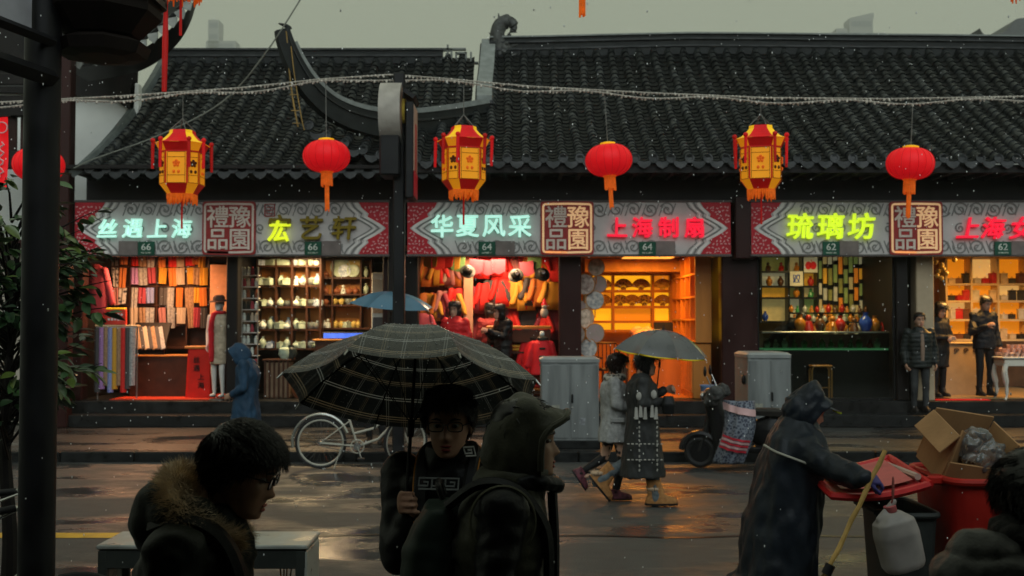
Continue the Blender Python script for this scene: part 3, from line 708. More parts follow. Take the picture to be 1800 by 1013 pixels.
def palace_lantern(name, label, loc, cord, rz=0, group='hexagonal palace lanterns'):
    """eight-sided silk lantern, origin at its lower rim"""
    t = thing(name, label, 'lantern', loc, rz, group)
    rb, rm, re = .19, .285, .36
    z_b, z_m, z_t, z_e, z_c, z_top = .08, .20, .62, .72, .86, .90
    def band(name, r0, z0, r1, z1, mats, curve=0):
        for k in range(8):
                mb = MB(); n = 4 if curve else 1
                for i in range(n):
                    a, b = i / n, (i + 1) / n
                    f = lambda q: (lerp(r0, r1, q ** (curve or 1)), lerp(z0, z1, q))
                    (ra, za), (rb_, zb) = f(a), f(b)
                    mb.add([hexpt(ra, k, za), hexpt(ra, k + 1, za), hexpt(rb_, k + 1, zb), hexpt(rb_, k, zb)], [(0, 1, 2, 3)])
                obj(name, mb, mats[k % 2], t)
    band('lower_taper', rb, z_b, rm, z_m, (LY, LRD))
    band('side_panel', rm, z_m, rm, z_t, (LRD, LRD))
    band('collar', rm, z_t, re - .02, z_e, (LY, LRD))
    band('roof', re, z_e, .17, z_c, (LYB, LR), .62)
    band('crown', .17, z_c, .165, z_top, (LYB, LR))
    for k in range(8):
        a, b = hexpt(rm + .004, k, 0), hexpt(rm + .004, k + 1, 0); d = (b - a); n = Vector((d.y, -d.x, 0)).normalized()
        wide = k % 2 == 1; q0, q1 = (.05, .95)
        pn = MB(); v = [a + d * q0 + n * .004, a + d * q1 + n * .004]
        pn.add([v[0] + Vector((0, 0, z_m)), v[1] + Vector((0, 0, z_m)), v[1] + Vector((0, 0, z_t - .02)), v[0] + Vector((0, 0, z_t - .02))], [(0, 1, 2, 3)])
        p = obj('silk_panel', pn, LY, t)
        ln = MB(); c = (a + b) / 2; w = d.length * .33; dn = d.normalized()
        def seg(p0, p1, th=.006):
            ln.tube([c + dn * p0[0] + n * .007 + Vector((0, 0, p0[1])), c + dn * p1[0] + n * .007 + Vector((0, 0, p1[1]))], th / 2, 4)
        w = d.length * .40
        for z in (z_m + .004, z_t - .024, z_t - .09, z_m + .10): seg((-w, z), (w, z))
        for s_ in (-1, 1): seg((s_ * w, z_m), (s_ * w, z_t - .02))
        obj('panel_line', ln, LLINE, p)
        em = MB(); zc = .45
        em_m = Matrix((dn.to_4d(), n.to_4d(), (0, 0, 1, 0), (0, 0, 0, 1))).transposed() if False else None
        for i in range(5):
            an = R(90 + 72 * i); pp = c + dn * .032 * math.cos(an) + Vector((0, 0, zc + .032 * math.sin(an))) + n * .006
            em.ell(pp, (.02, .02, .02), n=8, m=4)
        em.ell(c + n * .006 + Vector((0, 0, zc)), .018, n=8, m=4)
        for s_ in (-1, 1): obj('emblem_mark', MB().ell(c + n * .004 + dn * .03 * s_ + Vector((0, 0, .345)), (.02, .02, .024), n=6, m=4), LO if wide else LLINE, p)
        obj('flower_emblem', em, LO if wide else LLINE, p)
    for k in range(8):                                           # tassels at the eave corners
        c = hexpt(re + .01, k, z_e + .03); mb = MB()
        mb.ell(c, .032, n=8, m=5); mb.tube([c - Vector((0, 0, .03)), c - Vector((0, 0, .36)) + Vector((rnd(-.01, .01), rnd(-.01, .01), 0))], [.022, .018], 6)
        obj('tassel', mb, LR if k % 2 else LRD, t, True)
    fr = MB()
    for k in range(8):
        for i in range(8):
            a = hexpt(rb, k, z_b).lerp(hexpt(rb, k + 1, z_b), (i + .5) / 8); L = rnd(.06, .14)
            fr.tube([a, a + Vector((rnd(-.008, .008), rnd(-.008, .008), -L))], [.013, .006], 4)
    obj('fringe', fr, LO, t)
    obj('centre_tassel', MB().tube([(0, 0, .06), (0, 0, -.1), (0, 0, -.36)], [.006, .012, .014], 6), LRD, t)
    hc = MB()
    for k in (0, 2, 4, 6): hc.tube([hexpt(.165, k, z_top), (0, 0, z_top + .16)], .006, 4)
    if cord: hc.tube([(0, 0, z_top + .16), (0, 0, z_top + .16 + cord)], .006, 4)
    obj('hanging_cord', hc, CORD, t)
    return t
def round_lantern(name, label, loc, cord, tassel=.34, group='round red lanterns'):
    t = thing(name, label, 'lantern', loc, 0, group); mb = MB(); n = 48
    prof = [(a, .30 * math.cos(R(a)) ** .72 if abs(a) < 89 else .06, .205 * math.sin(R(a))) for a in range(-78, 79, 12)]
    for a, r, z in prof:
        for j in range(n):
            k = 1 - .028 * (j % 2); th = 2 * PI * j / n; mb.v.append((max(r * k, .07), 0, z)); mb.v[-1] = (max(r * k, .07) * math.cos(th), max(r * k, .07) * math.sin(th), z)
    m = len(prof); mb.f += [(i * n + j, i * n + (j + 1) % n, (i + 1) * n + (j + 1) % n, (i + 1) * n + j) for i in range(m - 1) for j in range(n)]
    obj('silk_body', mb, LRO, t, True, 180)
    for j in range(18):
        th = 2 * PI * (j + .3) / 18; obj('rib', MB().tube([(max(r * 1.004, .07) * math.cos(th), max(r * 1.004, .07) * math.sin(th), z) for a, r, z in prof], .0035, 4), LR, t)
    obj('crown', MB().lathe([(.075, .19), (.10, .205), (.10, .225), (.06, .235)], n=16), LYB, t)
    obj('base_ring', MB().lathe([(.06, -.225), (.085, -.215), (.085, -.195), (.06, -.19)], n=16), LO, t)
    fr = MB()
    for j in range(20): 
        a = 2 * PI * j / 20; fr.tube([(.065 * math.cos(a), .065 * math.sin(a), -.22), (.068 * math.cos(a), .068 * math.sin(a), -.36 - rnd(0, .04))], .010, 4)
    obj('fringe', fr, LO, t)
    ta = MB()
    for j in range(7):
        a = 2 * PI * j / 7; ta.tube([(.018 * math.cos(a), .018 * math.sin(a), -.36), (.022 * math.cos(a), .022 * math.sin(a), -.4 - tassel + rnd(-.02, .02))], [.012, .009], 4)
    obj('tassel', ta, LO, t)
    obj('hanging_cord', MB().tube([(0, 0, .23), (0, 0, .23 + cord)], .006, 4), CORD, t)
    return t
LYD = 14.0
def wire_z(u):
    v = interp([(-60, 183), (0, 180), (200, 170), (420, 155), (560, 140), (690, 131), (800, 140), (930, 152), (1130, 163), (1340, 172), (1560, 174), (1900, 168)], u)[0]
    return P(u, v, LYD).z
for u, vt, desc in ((320, 345, 'yellow and red palace lantern hanging before the scarf shop sign'), (815, 338, 'yellow and red palace lantern right of the kerb lamp post'), (1338, 337, 'yellow and red palace lantern left of the lime lettered sign')):
    p = P(u, vt, LYD); p.z -= .06
    palace_lantern('palace_lantern', desc, p, wire_z(u) - p.z - 1.06, R({320: 0, 815: 20, 1338: -14}[u]))
for u, v, desc in ((574, 275, 'round red lantern over the ceramics shop sign'), (1070, 282, 'round red lantern over the middle sign, right of its seal'), (1600, 288, 'round red lantern in front of the right hand seal')):
    p = P(u, v, LYD); lt_ = round_lantern('round_lantern', desc, p, wire_z(u) - p.z - .23, .22 if u == 1070 else .3); lt_.rotation_euler = (rnd(-.05, .05), rnd(-.06, .06), rnd(0, 3))
# lanterns of a nearer string, mostly above the picture
p = P(318, -8, 9.6); palace_lantern('palace_lantern', 'nearer palace lantern at top left, only its fringe and long red tassel showing', p, .6, R(10))
q = MB().tube([p + Vector((-.13, 0, .05)), p + Vector((-.135, 0, -.4)), p + Vector((-.14, 0, -.86))], [.012, .028, .022], 8)
tl = [o for o in COL.objects if o.get('label', '').startswith('nearer palace')][0]
q.v = [tuple(Vector(v) - p) for v in q.v]; o = obj('long_tassel', q, LRD, tl); o.rotation_euler = (0, 0, -R(10))
p = P(1023, -60, 9.6); round_lantern('round_lantern', 'nearer round lantern above the picture, only its tassel tip showing', p + Vector((0, 0, .2)), .8, .25)
p = P(1812, -12, 9.6); palace_lantern('palace_lantern', 'nearer palace lantern at the top right corner, only its fringe showing', p, .6, 0)
p = P(68, 290, 13.3); round_lantern('round_lantern', 'round red lantern at far left behind the dark post', p, .8, .2)
# red banner at the far left edge
bn = thing('red_banner', 'tall red hanging banner at the left picture edge', 'banner', P(-12, 330, 12.0))
obj('cloth', thicken(MB().sheet(lambda a, b: Vector((lerp(-.12, .155, a), .015 * math.sin(a * 5 + b * 6), .78 * b)), 8, 8), .006), LRO, bn, True)
BI = M('banner_ink', (.75, .4, .4), .5)
obj('emblem_ring', MB().tube([(.1 + .06 * math.cos(2 * PI * i / 16), -.03, .66 + .06 * math.sin(2 * PI * i / 16)) for i in range(17)], .008, 5), BI, bn)
obj('brush_stroke', MB().tube([(.1 + .03 * math.sin(i * 1.9), -.03, .5 - i * .03) for i in range(14)], .010, 5), BI, bn)
obj('rail', MB().tube([(-.3, 0, .79), (.18, 0, .79)], .012, 6), WOODK, bn)
# ================================================================== wires with small bulbs
BULB = M('bulb_glass', (.5, .46, .40), .25, var=.4, scale=40)
wr = thing('light_string', 'sagging double wire of small unlit bulbs from which the lanterns hang', 'light string')
us = list(range(-60, 1901, 20))
w1 = [P(u, 0, LYD) for u in us]
for w, u in zip(w1, us): w.z = wire_z(u)
w2 = [Vector((p.x, p.y - .02, p.z - .05 - .025 * math.sin(i * .55))) for i, p in enumerate(w1)]
for w in (w1, w2): obj('wire', MB().tube(w, .010, 5), M('wire_rubber', (.34, .31, .27), .45), wr)
bm_ = MB()
for w in (w1, w2):
    for a, b in zip(w, w[1:]):
        for t in (.0, .33, .66):
            c = a.lerp(b, t); bm_.tube([c, c + Vector((rnd(-.02, .02), rnd(-.02, .02), rnd(-.035, .0)))], [.017, .011], 5)
obj('bulbs', bm_, BULB, wr, kind='stuff')
cb = spline([tuple(P(130, 296, 17.2)), tuple(P(165, 280, 17.0)), tuple(P(280, 238, 16.5)), tuple(P(390, 180, 16.0)), tuple(P(465, 96, 15.5)), tuple(P(540, -20, 15.2))], 6)
obj('sagging_cable', MB().tube(cb, .011, 5), M('cable_grey', (.22, .23, .2), .5), label='pale cable sagging across the left roof corner', cat='cable')

# ================================================================== kerb lamp post with edge-on signs
POST = M('post_black_steel', (.007, .007, .008), .5, var=.3, rvar=.1, spec=.25)
lp = thing('sign_post', 'dark kerb post with round sign and red banner seen edge-on', 'sign post', (P(701, 600, 14.0).x, 14.0, 0))
obj('pole', MB().box((0, 0, 2.55), (.15, .15, 5.1), .02), POST, lp)
obj('pole_cap', MB().lathe([(.09, 0), (.09, .04), (.03, .1)], n=10), POST, lp); COL.objects[-1] if False else None
za, zb = P(690, 147, 14).z, P(690, 285, 14).z
rsm = MB(); rad = .40; cz = za - rad
ring = [(rad * math.sin(R(a)), cz + rad * math.cos(R(a))) for a in range(0, 360, 12)]
rsm.add([(-.14, y, z) for y, z in ring] + [(.13, y, z) for y, z in ring], [tuple(range(30)), tuple(range(59, 29, -1))] + [(i, i + 30, (i + 1) % 30 + 30, (i + 1) % 30) for i in range(30)])
o = obj('round_sign', rsm, M('sign_box_cream', (.36, .33, .29), .5, var=.2), lp, True, 40); o.location = (-.09, 0, 0)
em = MB(); em.add([(.135, y * .86, cz + (z - cz) * .86) for y, z in ring], [tuple(range(29, -1, -1))]); e1 = obj('sign_face', em, M('sign_face_tan', (.42, .27, .2), .4, var=.15), o)
ge = MB(); sp_ = spiral(0, cz, .22, 1.3, 1, 0); ge.tube([(.145, a, b) for a, b in sp_], .03, 6); obj('emblem', ge, M('emblem_gold', (.7, .5, .08), .4), o)
obj('sign_back_box', MB().box((-.10, 0, (cz + zb) / 2 - .15), (.26, .5, cz - zb + .1), .02), POST, lp)
zt, zl = P(726, 186, 14).z, P(726, 352, 14).z
bb = obj('banner_sign', MB().box((.155, 0, (zt + zl) / 2), (.10, .56, zt - zl), .012), POST, lp)
obj('banner_face', MB().box((.207, 0, (zt + zl) / 2), (.006, .50, zt - zl - .06)), M('banner_face_tan', (.5, .36, .28), .4, var=.15), bb)
obj('banner_foot', MB().box((.209, 0, zl + .19), (.010, .50, .32)), M('banner_red', (.62, .03, .05), .4), bb)
ch = MB(); ch.box((.213, 0, (zt + zl) / 2 + .05), (.006, .16, .62), .002); obj('banner_stripe', ch, M('banner_stripe_red', (.45, .06, .06), .4), bb)
obj('hood', MB().box((.15, 0, zt + .1), (.16, .6, .05), rot=(0, R(35), 0)), POST, lp)
for z in (zt - .2, zl + .1): obj('arm', MB().box((.07, 0, z), (.2, .05, .05)), POST, lp)
obj('base_plate', MB().box((0, 0, .02), (.3, .3, .04), .01), POST, lp)

# ================================================================== near dark post with frame sign and carved lantern
npx = P(69, 600, 4.9).x
nb = thing('lamp_post', 'thick dark near post at left carrying a framed panel and carved lantern', 'lamp post', (npx, 4.9, 0))
obj('pole', MB().loft([(0, 0, z, .079, .079) for z in (0, 1.2, 2.4, 3.6)], 24, 2.0), POST, nb, True)
DK = M('frame_dark_steel', (.008, .008, .009), .45, var=.3, spec=.3)
def nl(v): v = Vector(v); return v - Vector((npx, 4.9, 0))
# framed panel running from the post towards the viewer
y0, y1 = 4.86, 3.6; xa = npx + .06
xb = xa - .30
def bar(z, h, w=.05):
    p0, p1 = Vector((.06, -.04, z)), Vector((-.24, -1.3, z)); obj('frame_bar', MB().tube([p0, p1], [h, h], 4), DK, nb)
zA = P(100, 138, 4.86).z; zB = P(80, 68, 4.8).z
bar(zA, .04); bar(zB, .025); bar(zB + .75, .03)
pn = MB(); za_, zb_ = zB + .04, zB + .72
pn.add([(.0, -.12, za_), (-.24, -1.2, za_), (-.24, -1.2, zb_), (.0, -.12, zb_), (-.03, -.12, za_), (-.27, -1.2, za_), (-.27, -1.2, zb_), (-.03, -.12, zb_)],
       [(1, 0, 3, 2), (4, 5, 6, 7), (0, 1, 5, 4), (2, 3, 7, 6), (0, 4, 7, 3), (1, 2, 6, 5)])
obj('panel', pn, M('panel_lilac', (.38, .38, .42), .4, var=.15), nb)
# carved hanging lantern box behind the post
lx = P(180, 60, 5.0)
cl_ = thing('carved_lantern', 'big dark carved wooden lantern hanging at top left beside the near post', 'lantern', (lx.x - .02, 5.05, P(180, 103, 5.05).z))
CW = M('carved_wood', (.008, .005, .004), .6, var=.4, scale=9)
CWL = M('carved_wood_face', (.05, .03, .02), .5, var=.4, scale=14)
def octa(r, z): return [(r * math.cos(R(22.5 + 45 * k)), r * math.sin(R(22.5 + 45 * k)), z) for k in range(8)]
def octo(name, prof, mat, par):
    mb = MB(); mb.lathe(prof, n=8, a0=R(22.5)); return obj(name, mb, mat, par)
octo('base', [(.12, 0), (.20, .01), (.22, .06), (.15, .09)], CW, cl_)
octo('lower_tier', [(.15, .09), (.17, .10), (.265, .20), (.27, .23)], CW, cl_)
octo('body', [(.26, .23), (.265, .25), (.265, .72), (.24, .74)], CW, cl_)
octo('roof', [(.24, .74), (.33, .76), (.30, .80), (.08, 1.0), (.02, 1.02)], CW, cl_)
for k in range(8):
    a, b = Vector(octa(.27, 0)[k]), Vector(octa(.27, 0)[(k + 1) % 8]); c = (a + b) / 2; d = (b - a).normalized(); n = Vector((c.x, c.y, 0)).normalized()
    ml = MB(); rotm = Matrix((d, n, Vector((0, 0, 1)))).transposed()
    for z in (.27, .68): ml.box(c + n * .004 + Vector((0, 0, z)), ((b - a).length, .03, .03), rot=rotm)
    for s_ in (-1, 1): ml.box(c + n * .004 + d * s_ * .09 + Vector((0, 0, .475)), (.022, .03, .42), rot=rotm)
    for i in range(4):
        sp2 = spiral(0, 0, .045, 1.3, 1 if i % 2 else -1, i * 1.5, 14)
        ml.tube([c + n * .012 + d * (x_ + (i % 2 - .5) * .07) + Vector((0, 0, .36 + z_ + (i // 2) * .2)) for x_, z_ in sp2], .009, 5)
    obj('carved_panel', ml, CWL, cl_)
obj('hook_arm', MB().tube([(0, 0, 1.0), (0, 0, 1.2), (-.5, -.1, 1.25)], .02, 6), DK, cl_)
# ================================================================== shop interiors
def lamp(label, loc, size, col, power):
    """recessed ceiling lamp: housing, glowing diffuser and its light"""
    t = thing('ceiling_lamp', label, 'lamp', loc)
    obj('housing', MB().box((0, 0, .03), (size[0] + .08, size[1] + .08, .06), .01), M('lamp_housing', (.3, .28, .25), .4), t)
    mt = bpy.data.materials.new('lamp_glow'); mt.use_nodes = True; b = mt.node_tree.nodes['Principled BSDF']
    b.inputs['Emission Color'].default_value = (*col, 1); b.inputs['Emission Strength'].default_value = 1.6
    obj('diffuser', MB().box((0, 0, -.006), (size[0], size[1], .01)), mt, t)
    d = bpy.data.lights.new('lamp_light', 'AREA'); d.shape = 'RECTANGLE'; d.size, d.size_y = size; d.energy = power; d.color = col
    o = link('lamp_light', d, t, (0, 0, -.02)); return t
FZ = .55
LAMPS = [('warm ceiling lamp in the scarf shop', (270, 19.25), (1, .50, .24), 95), ('ceiling lamp in the ceramics shop', (550, 19.25), (1, .70, .36), 85),
         ('ceiling lamp in the red clothes shop', (865, 19.25), (1, .60, .34), 95), ('orange ceiling lamp in the fan shop', (1140, 19.9), (1, .38, .05), 95),
         ('dim ceiling lamp in the glassware shop', (1450, 19.25), (1, .66, .30), 36), ('amber ceiling lamp in the gift shop', (1740, 19.25), (1, .50, .12), 95)]
for lb, (u, y), c, pw in LAMPS: lamp(lb, ((u - 900) * y / F * 1.0, y, 3.07), (.9, .7), c, pw)
# ---- goods, built once
def solid(name, mb, mat, sm_=True): return mb.mesh(name, mat, sm_)
def cloth_strip(w, h, mat, waves=2, th=.02):
    mb = MB().sheet(lambda a, b: Vector((lerp(-w / 2, w / 2, a) * (1 - .12 * b), -.018 * math.sin(a * waves * 2 * PI) - .01, -h * b)), 8, 5)
    return thicken(mb, th).mesh('scarf', mat, True)
def pattern_mat(name, c1, c2, scale, kind='wave', emit=0):
    if name in _mats: return _mats[name]
    m = bpy.data.materials.new(name); m.use_nodes = True; nt = m.node_tree; b = nt.nodes['Principled BSDF']; N = nt.nodes.new; L = nt.links.new
    tc = N('ShaderNodeTexCoord'); oi = N('ShaderNodeObjectInfo'); ad = N('ShaderNodeVectorMath'); ad.operation = 'ADD'
    L(tc.outputs['Object'], ad.inputs[0]); L(oi.outputs['Random'], ad.inputs[1])
    if kind == 'wave': tx = N('ShaderNodeTexWave'); tx.inputs['Distortion'].default_value = 5; tx.bands_direction = 'DIAGONAL'
    elif kind == 'stripe': tx = N('ShaderNodeTexWave'); tx.inputs['Distortion'].default_value = .5
    else: tx = N('ShaderNodeTexVoronoi')
    tx.inputs['Scale'].default_value = scale; L(ad.outputs[0], tx.inputs['Vector'])
    mx = N('ShaderNodeMix'); mx.data_type = 'RGBA'; mx.inputs[6].default_value = (*c1, 1); mx.inputs[7].default_value = (*c2, 1)
    rp = N('ShaderNodeMapRange'); rp.inputs[1].default_value = .3; rp.inputs[2].default_value = .6
    L(tx.outputs[0 if kind != 'vor' else 'Distance'], rp.inputs[0]); L(rp.outputs[0], mx.inputs[0]); L(mx.outputs[2], b.inputs['Base Color'])
    b.inputs['Roughness'].default_value = .7; _mats[name] = m; return m
CLOTH = [('wine red', (.25, .02, .04), (.4, .05, .07)), ('black and white', (.02, .02, .03), (.5, .48, .45)), ('orange', (.5, .11, .012), (.6, .22, .03)), ('purple', (.22, .06, .3), (.5, .3, .55)),
         ('pale grey', (.25, .25, .25), (.38, .38, .36)), ('dusty pink', (.34, .10, .10), (.42, .2, .17)), ('royal blue', (.03, .06, .4), (.4, .45, .6)), ('tan', (.24, .14, .07), (.36, .22, .12)),
         ('cream', (.42, .32, .21), (.5, .42, .32)), ('charcoal', (.03, .03, .035), (.08, .075, .07)), ('scarlet', (.55, .008, .006), (.65, .02, .012)), ('gold', (.5, .22, .015), (.65, .36, .03))]
CM = {n: pattern_mat('cloth_' + n.replace(' ', '_'), a, b, 14 + i * 3, ('wave', 'vor', 'stripe')[i % 3]) for i, (n, a, b) in enumerate(CLOTH)}
WOODB = M('walnut_shelf', (.055, .022, .012), .4, var=.3, scale=5)
WOODO = M('amber_wood', (.46, .18, .035), .4, var=.25, scale=5, stretch=(1, 1, .15))
WOODH = M('honey_wood', (.42, .20, .06), .4, var=.2, scale=5, stretch=(1, 1, .15))
CREAMW = M('cream_shelf', (.62, .46, .26), .45, var=.12)
STEEL = M('brushed_steel', (.4, .4, .38), .3, metal=.9)
def place(name, me, loc, label, cat, group, rz=0, rot=None, sc=None):
    o = link(name, me, None, loc, rot or (0, 0, rz))
    if sc: o.scale = (sc,) * 3 if isinstance(sc, (int, float)) else sc
    return tag(o, label, cat, group)
def shelf_unit(name, label, cols, rows, Y, dep, frame, back, th=.03, lit=None):
    """open cabinet: cols, rows are pixel edges at depth Y"""
    pa = P(cols[0], rows[-1], Y); pb = P(cols[-1], rows[0], Y); t = thing(name, label, 'shelf', ((pa.x + pb.x) / 2, Y, pa.z)); O = t.location
    xs = [P(u, 500, Y).x - O.x for u in cols]; zs = [P(900, v, Y).z - O.z for v in rows]
    for x in xs: obj('upright', MB().box((x, dep / 2, (zs[0] + zs[-1]) / 2), (th, dep, zs[0] - zs[-1] + th)), frame, t)
    for z in zs:
        for a, b in zip(xs, xs[1:]): obj('shelf_board', MB().box(((a + b) / 2, dep / 2, z), (b - a - th - .004, dep - .01, th)), frame, t)
    if lit is None: obj('back_panel', MB().box(((xs[0] + xs[-1]) / 2, dep + .012, (zs[0] + zs[-1]) / 2), (xs[-1] - xs[0], .02, zs[0] - zs[-1])), back, t)
    else:
        for i, (a, b) in enumerate(zip(xs, xs[1:])):
            for j, (zu, zl) in enumerate(zip(zs, zs[1:])):
                obj('lit_panel', MB().box(((a + b) / 2, dep + .012, (zu + zl) / 2), (b - a - .006, .02, zu - zl - .006)), lit[(i + j * 2) % len(lit)] if isinstance(lit, list) else lit, t)
    return t
# ---------------------------------------------------------------- 1 scarf shop
shelf_unit('scarf_rack', 'dark walnut wall rack filled with scarves at the back of the scarf shop', [180, 228, 275, 328, 366], [448, 468, 503, 537, 572, 612], 20.35, .22, WOODB, WOODB)
scm = {n: cloth_strip(.135, .33, CM[n]) for n, _, _ in CLOTH}
scl = {n: cloth_strip(.12, .62, CM[n], 1) for n, _, _ in CLOTH}
names = [n for n, _, _ in CLOTH]
layout = {0: ['wine red', 'charcoal', 'orange', 'wine red', 'black and white', 'orange', 'tan', 'dusty pink', 'black and white', 'cream', 'charcoal', 'tan'],
          1: ['scarlet', 'tan', 'pale grey', 'purple', 'pale grey', 'wine red', 'pale grey', 'wine red', 'royal blue', 'cream', 'tan', 'pale grey'],
          2: ['orange', 'scarlet', 'cream', 'gold', 'orange', 'cream', 'charcoal', 'pale grey', 'orange', 'dusty pink', 'pale grey', 'cream'],
          3: ['scarlet', 'orange', 'gold', 'gold', 'tan', 'gold', 'tan', 'gold', 'orange', 'tan', 'wine red', 'charcoal']}
ctr = {}
ordn = ['first', 'second', 'third', 'fourth', 'fifth', 'sixth', 'seventh']; rown = ['top', 'upper', 'middle', 'lower']
for bay, (a, b) in enumerate(((182, 226), (231, 273), (280, 326), (331, 364))):
    for r_, v in enumerate((452, 471, 506, 541)):
        for c in range(3):
            u = lerp(a, b, (c + .5) / 3); n = layout[bay][r_ * 3 + c]
            lb = f'{n} scarf, {rown[r_]} row, {ordn[bay]} bay of the walnut scarf rack'
            if (bay, r_, n) in ctr: lb = lb.replace(' scarf,', ' scarf on the right,') if ctr[(bay, r_, n)] == 1 else lb
            ctr[(bay, r_, n)] = ctr.get((bay, r_, n), 0) + 1
            o = place('scarf', scm[n], P(u, v, 20.33), lb, 'scarf', 'scarves on the walnut rack'); o.location.y = 20.32
            o.scale = (rnd(.85, 1.25), 1, rnd(.85, 1.2) * (.5 if r_ == 0 else 1)); o.rotation_euler = (0, rnd(-.07, .07), rnd(-.2, .2)); o.location.x += rnd(-.02, .02)
tb = thing('wood_counter', 'low dark red wooden counter along the scarf shop wall', 'counter', P(285, 690, 19.55)); tb.location.z = FZ + .001
obj('body', MB().box((0, .2, .36), (1.15, .5, .72), .012), WOODB, tb); obj('top', MB().box((0, .2, .735), (1.2, .55, .03), .006), WOODO, tb)
tie = MB().box((0, 0, 0), (.085, .02, .62), .008).mesh('folded_tie', CM['charcoal'])
for i in range(8):
    n = ['charcoal', 'tan', 'charcoal', 'cream', 'charcoal', 'tan', 'charcoal', 'pale grey'][i]
    place('folded_tie', MB().box((0, 0, 0), (.09, .025, .55), .008).mesh('folded_tie', CM[n]), (P(236 + i * 7, 575, 19.75).x, 19.72, 1.60), f'{n} tie on the slanted display in the scarf shop, {["first", "second", "third", "fourth", "fifth", "sixth", "seventh", "eighth"][i]} from the left', 'tie', 'ties on the slanted display', rot=(R(-38), R(-24), 0))
sl = thing('slanted_display', 'slanted black display board carrying ties in the scarf shop', 'display', (P(262, 600, 19.8).x, 19.8, 1.3)); obj('board', MB().box((0, .03, .28), (.66, .04, .74), .01, rot=(R(-38), 0, 0)), WOODK, sl); obj('prop', MB().box((0, .2, .1), (.5, .03, .4)), WOODK, sl)
rk = thing('tie_rack', 'front rack with long scarves hanging at the scarf shop door', 'rack', (P(204, 690, 18.98).x, 18.98, FZ + .001))
obj('rail', MB().tube([(-.36, 0, 1.24), (.36, 0, 1.24)], .014, 8), STEEL, rk); obj('top_board', MB().box((0, .05, 1.27), (.74, .16, .03), .006), CREAMW, rk)
for x in (-.34, .34): obj('leg', MB().tube([(x, .05, 0), (x, .05, 1.25)], .014, 6), STEEL, rk)
for i, n in enumerate(('charcoal', 'purple', 'tan', 'royal blue', 'gold', 'tan', 'scarlet', 'charcoal', 'pale grey')):
    lb = f'long {n} scarf on the door rack of the scarf shop' if i not in (5, 7) else f'long {n} scarf on the door rack, the one right of the gold' if i == 5 else f'long {n} scarf on the door rack, the one right of the scarlet'
    place('long_scarf', cloth_strip(.085, 1.12 - .06 * (i % 3), CM[n], 1, .03), (rk.location.x - .30 + i * .075, 18.96, FZ + 1.24), lb, 'scarf', 'scarves on the door rack')
sg = thing('price_sign', 'small red light-topped sign box standing on the scarf rack', 'sign', P(204, 565, 18.98)); sg.location.z = 1.835
obj('box', MB().box((0, 0, .14), (.36, .08, .27), .008), M('sign_box_red', (.65, .05, .03), .4), sg); obj('top', MB().box((0, 0, .285), (.33, .09, .03), .008), LYB, sg)
for i, z in enumerate((.18, .10)):
    for k in range(5): obj('letter_mark', MB().box((-.11 + k * .055, -.043, z), (.036, .004, .036 + .012 * (k % 2)), .002), SPALE, sg)
st = thing('display_stand', 'tall red box stand with black vertical characters beside the mannequin', 'stand', (P(352, 675, 19.3).x, 19.3, FZ + .001))
obj('body', MB().loft([(0, 0, 0, .23, .16), (.02, 0, .86, .21, .15)], 24, 8), M('stand_red', (.55, .02, .012), .4, var=.1), st)
obj('top', MB().box((.02, 0, .89), (.5, .36, .05), .01), WOODO, st)
for i, c in enumerate('丝遇上海'): link('character', text_mesh(c, .12, .006, .006, POST), st, (-.02 + (.08 if i > 1 else 0), -.172 + .01 * (3 - i) * .0 - .012 * 0 + (.012 * (3 - i) / 3) * 0 - .0, .68 - i * .15))
obj('red_carpet', MB().box((P(310, 690, 19.3).x, 19.55, FZ + .006), (2.0, 1.5, .012)), M('red_carpet', (.55, .05, .02), .55, var=.25, scale=4), label='red carpet on the scarf shop floor', cat='carpet')
ps = thing('wall_poster', 'peach poster on the right wall inside the scarf shop', 'poster', (P(386, 490, 19.8).x, 19.8, 2.0)); obj('sheet', MB().box((0, 0, .45), (.34, .02, .95)), M('poster_peach', (.6, .3, .16), .6, var=.2), ps)
# hanging wine-red garments by the left jamb
garment_cache = {}
def garment(mat, w=.42, h=.62, sleeve=True, key=None):
    mb = MB(); mb.loft([(0, 0, 0, w * .56, .05), (0, 0, -h * .0 + .2, w * .5, .055), (0, 0, .45 * h + .12, w * .5, .06), (0, 0, h * .86, w * .48, .05), (0, 0, h * .96, w * .3, .04), (0, 0, h, w * .14, .035)], 16, 2.4)
    if sleeve:
        for s_ in (-1, 1): mb.cap((s_ * w * .42, 0, h * .88), (s_ * w * .72, 0, h * .30), .065, .055, 8)
    mb.v = [(x + .012 * math.sin(z * 30 + x * 20), y + .014 * math.sin(x * 38), z) for x, y, z in mb.v]
    return mb.mesh('garment', mat, True, 180)
def garments(items, Y, what, grp):
    seen = {}; tot = {}
    for it in items: tot[it[2]] = tot.get(it[2], 0) + 1
    for (u, v, n, w, h) in sorted(items):
        k = (n, w, h)
        if k not in garment_cache: garment_cache[k] = garment(CM[n], w, h)
        p = P(u, v, Y); place('garment', garment_cache[k], (p.x, Y, p.z), what.format(n) + ((', ' + ordn[seen.get(n, 0)] + ' from the left') if tot[n] > 1 else ''), 'garment', grp, rot=(0, rnd(-.06, .06), rnd(-.5, .5))); seen[n] = seen.get(n, 0) + 1
garments([(170, 560, 'wine red', .36, .95)], 19.2, 'dark {} robe hanging at the left jamb of the scarf shop', 'robes at the scarf shop jamb')
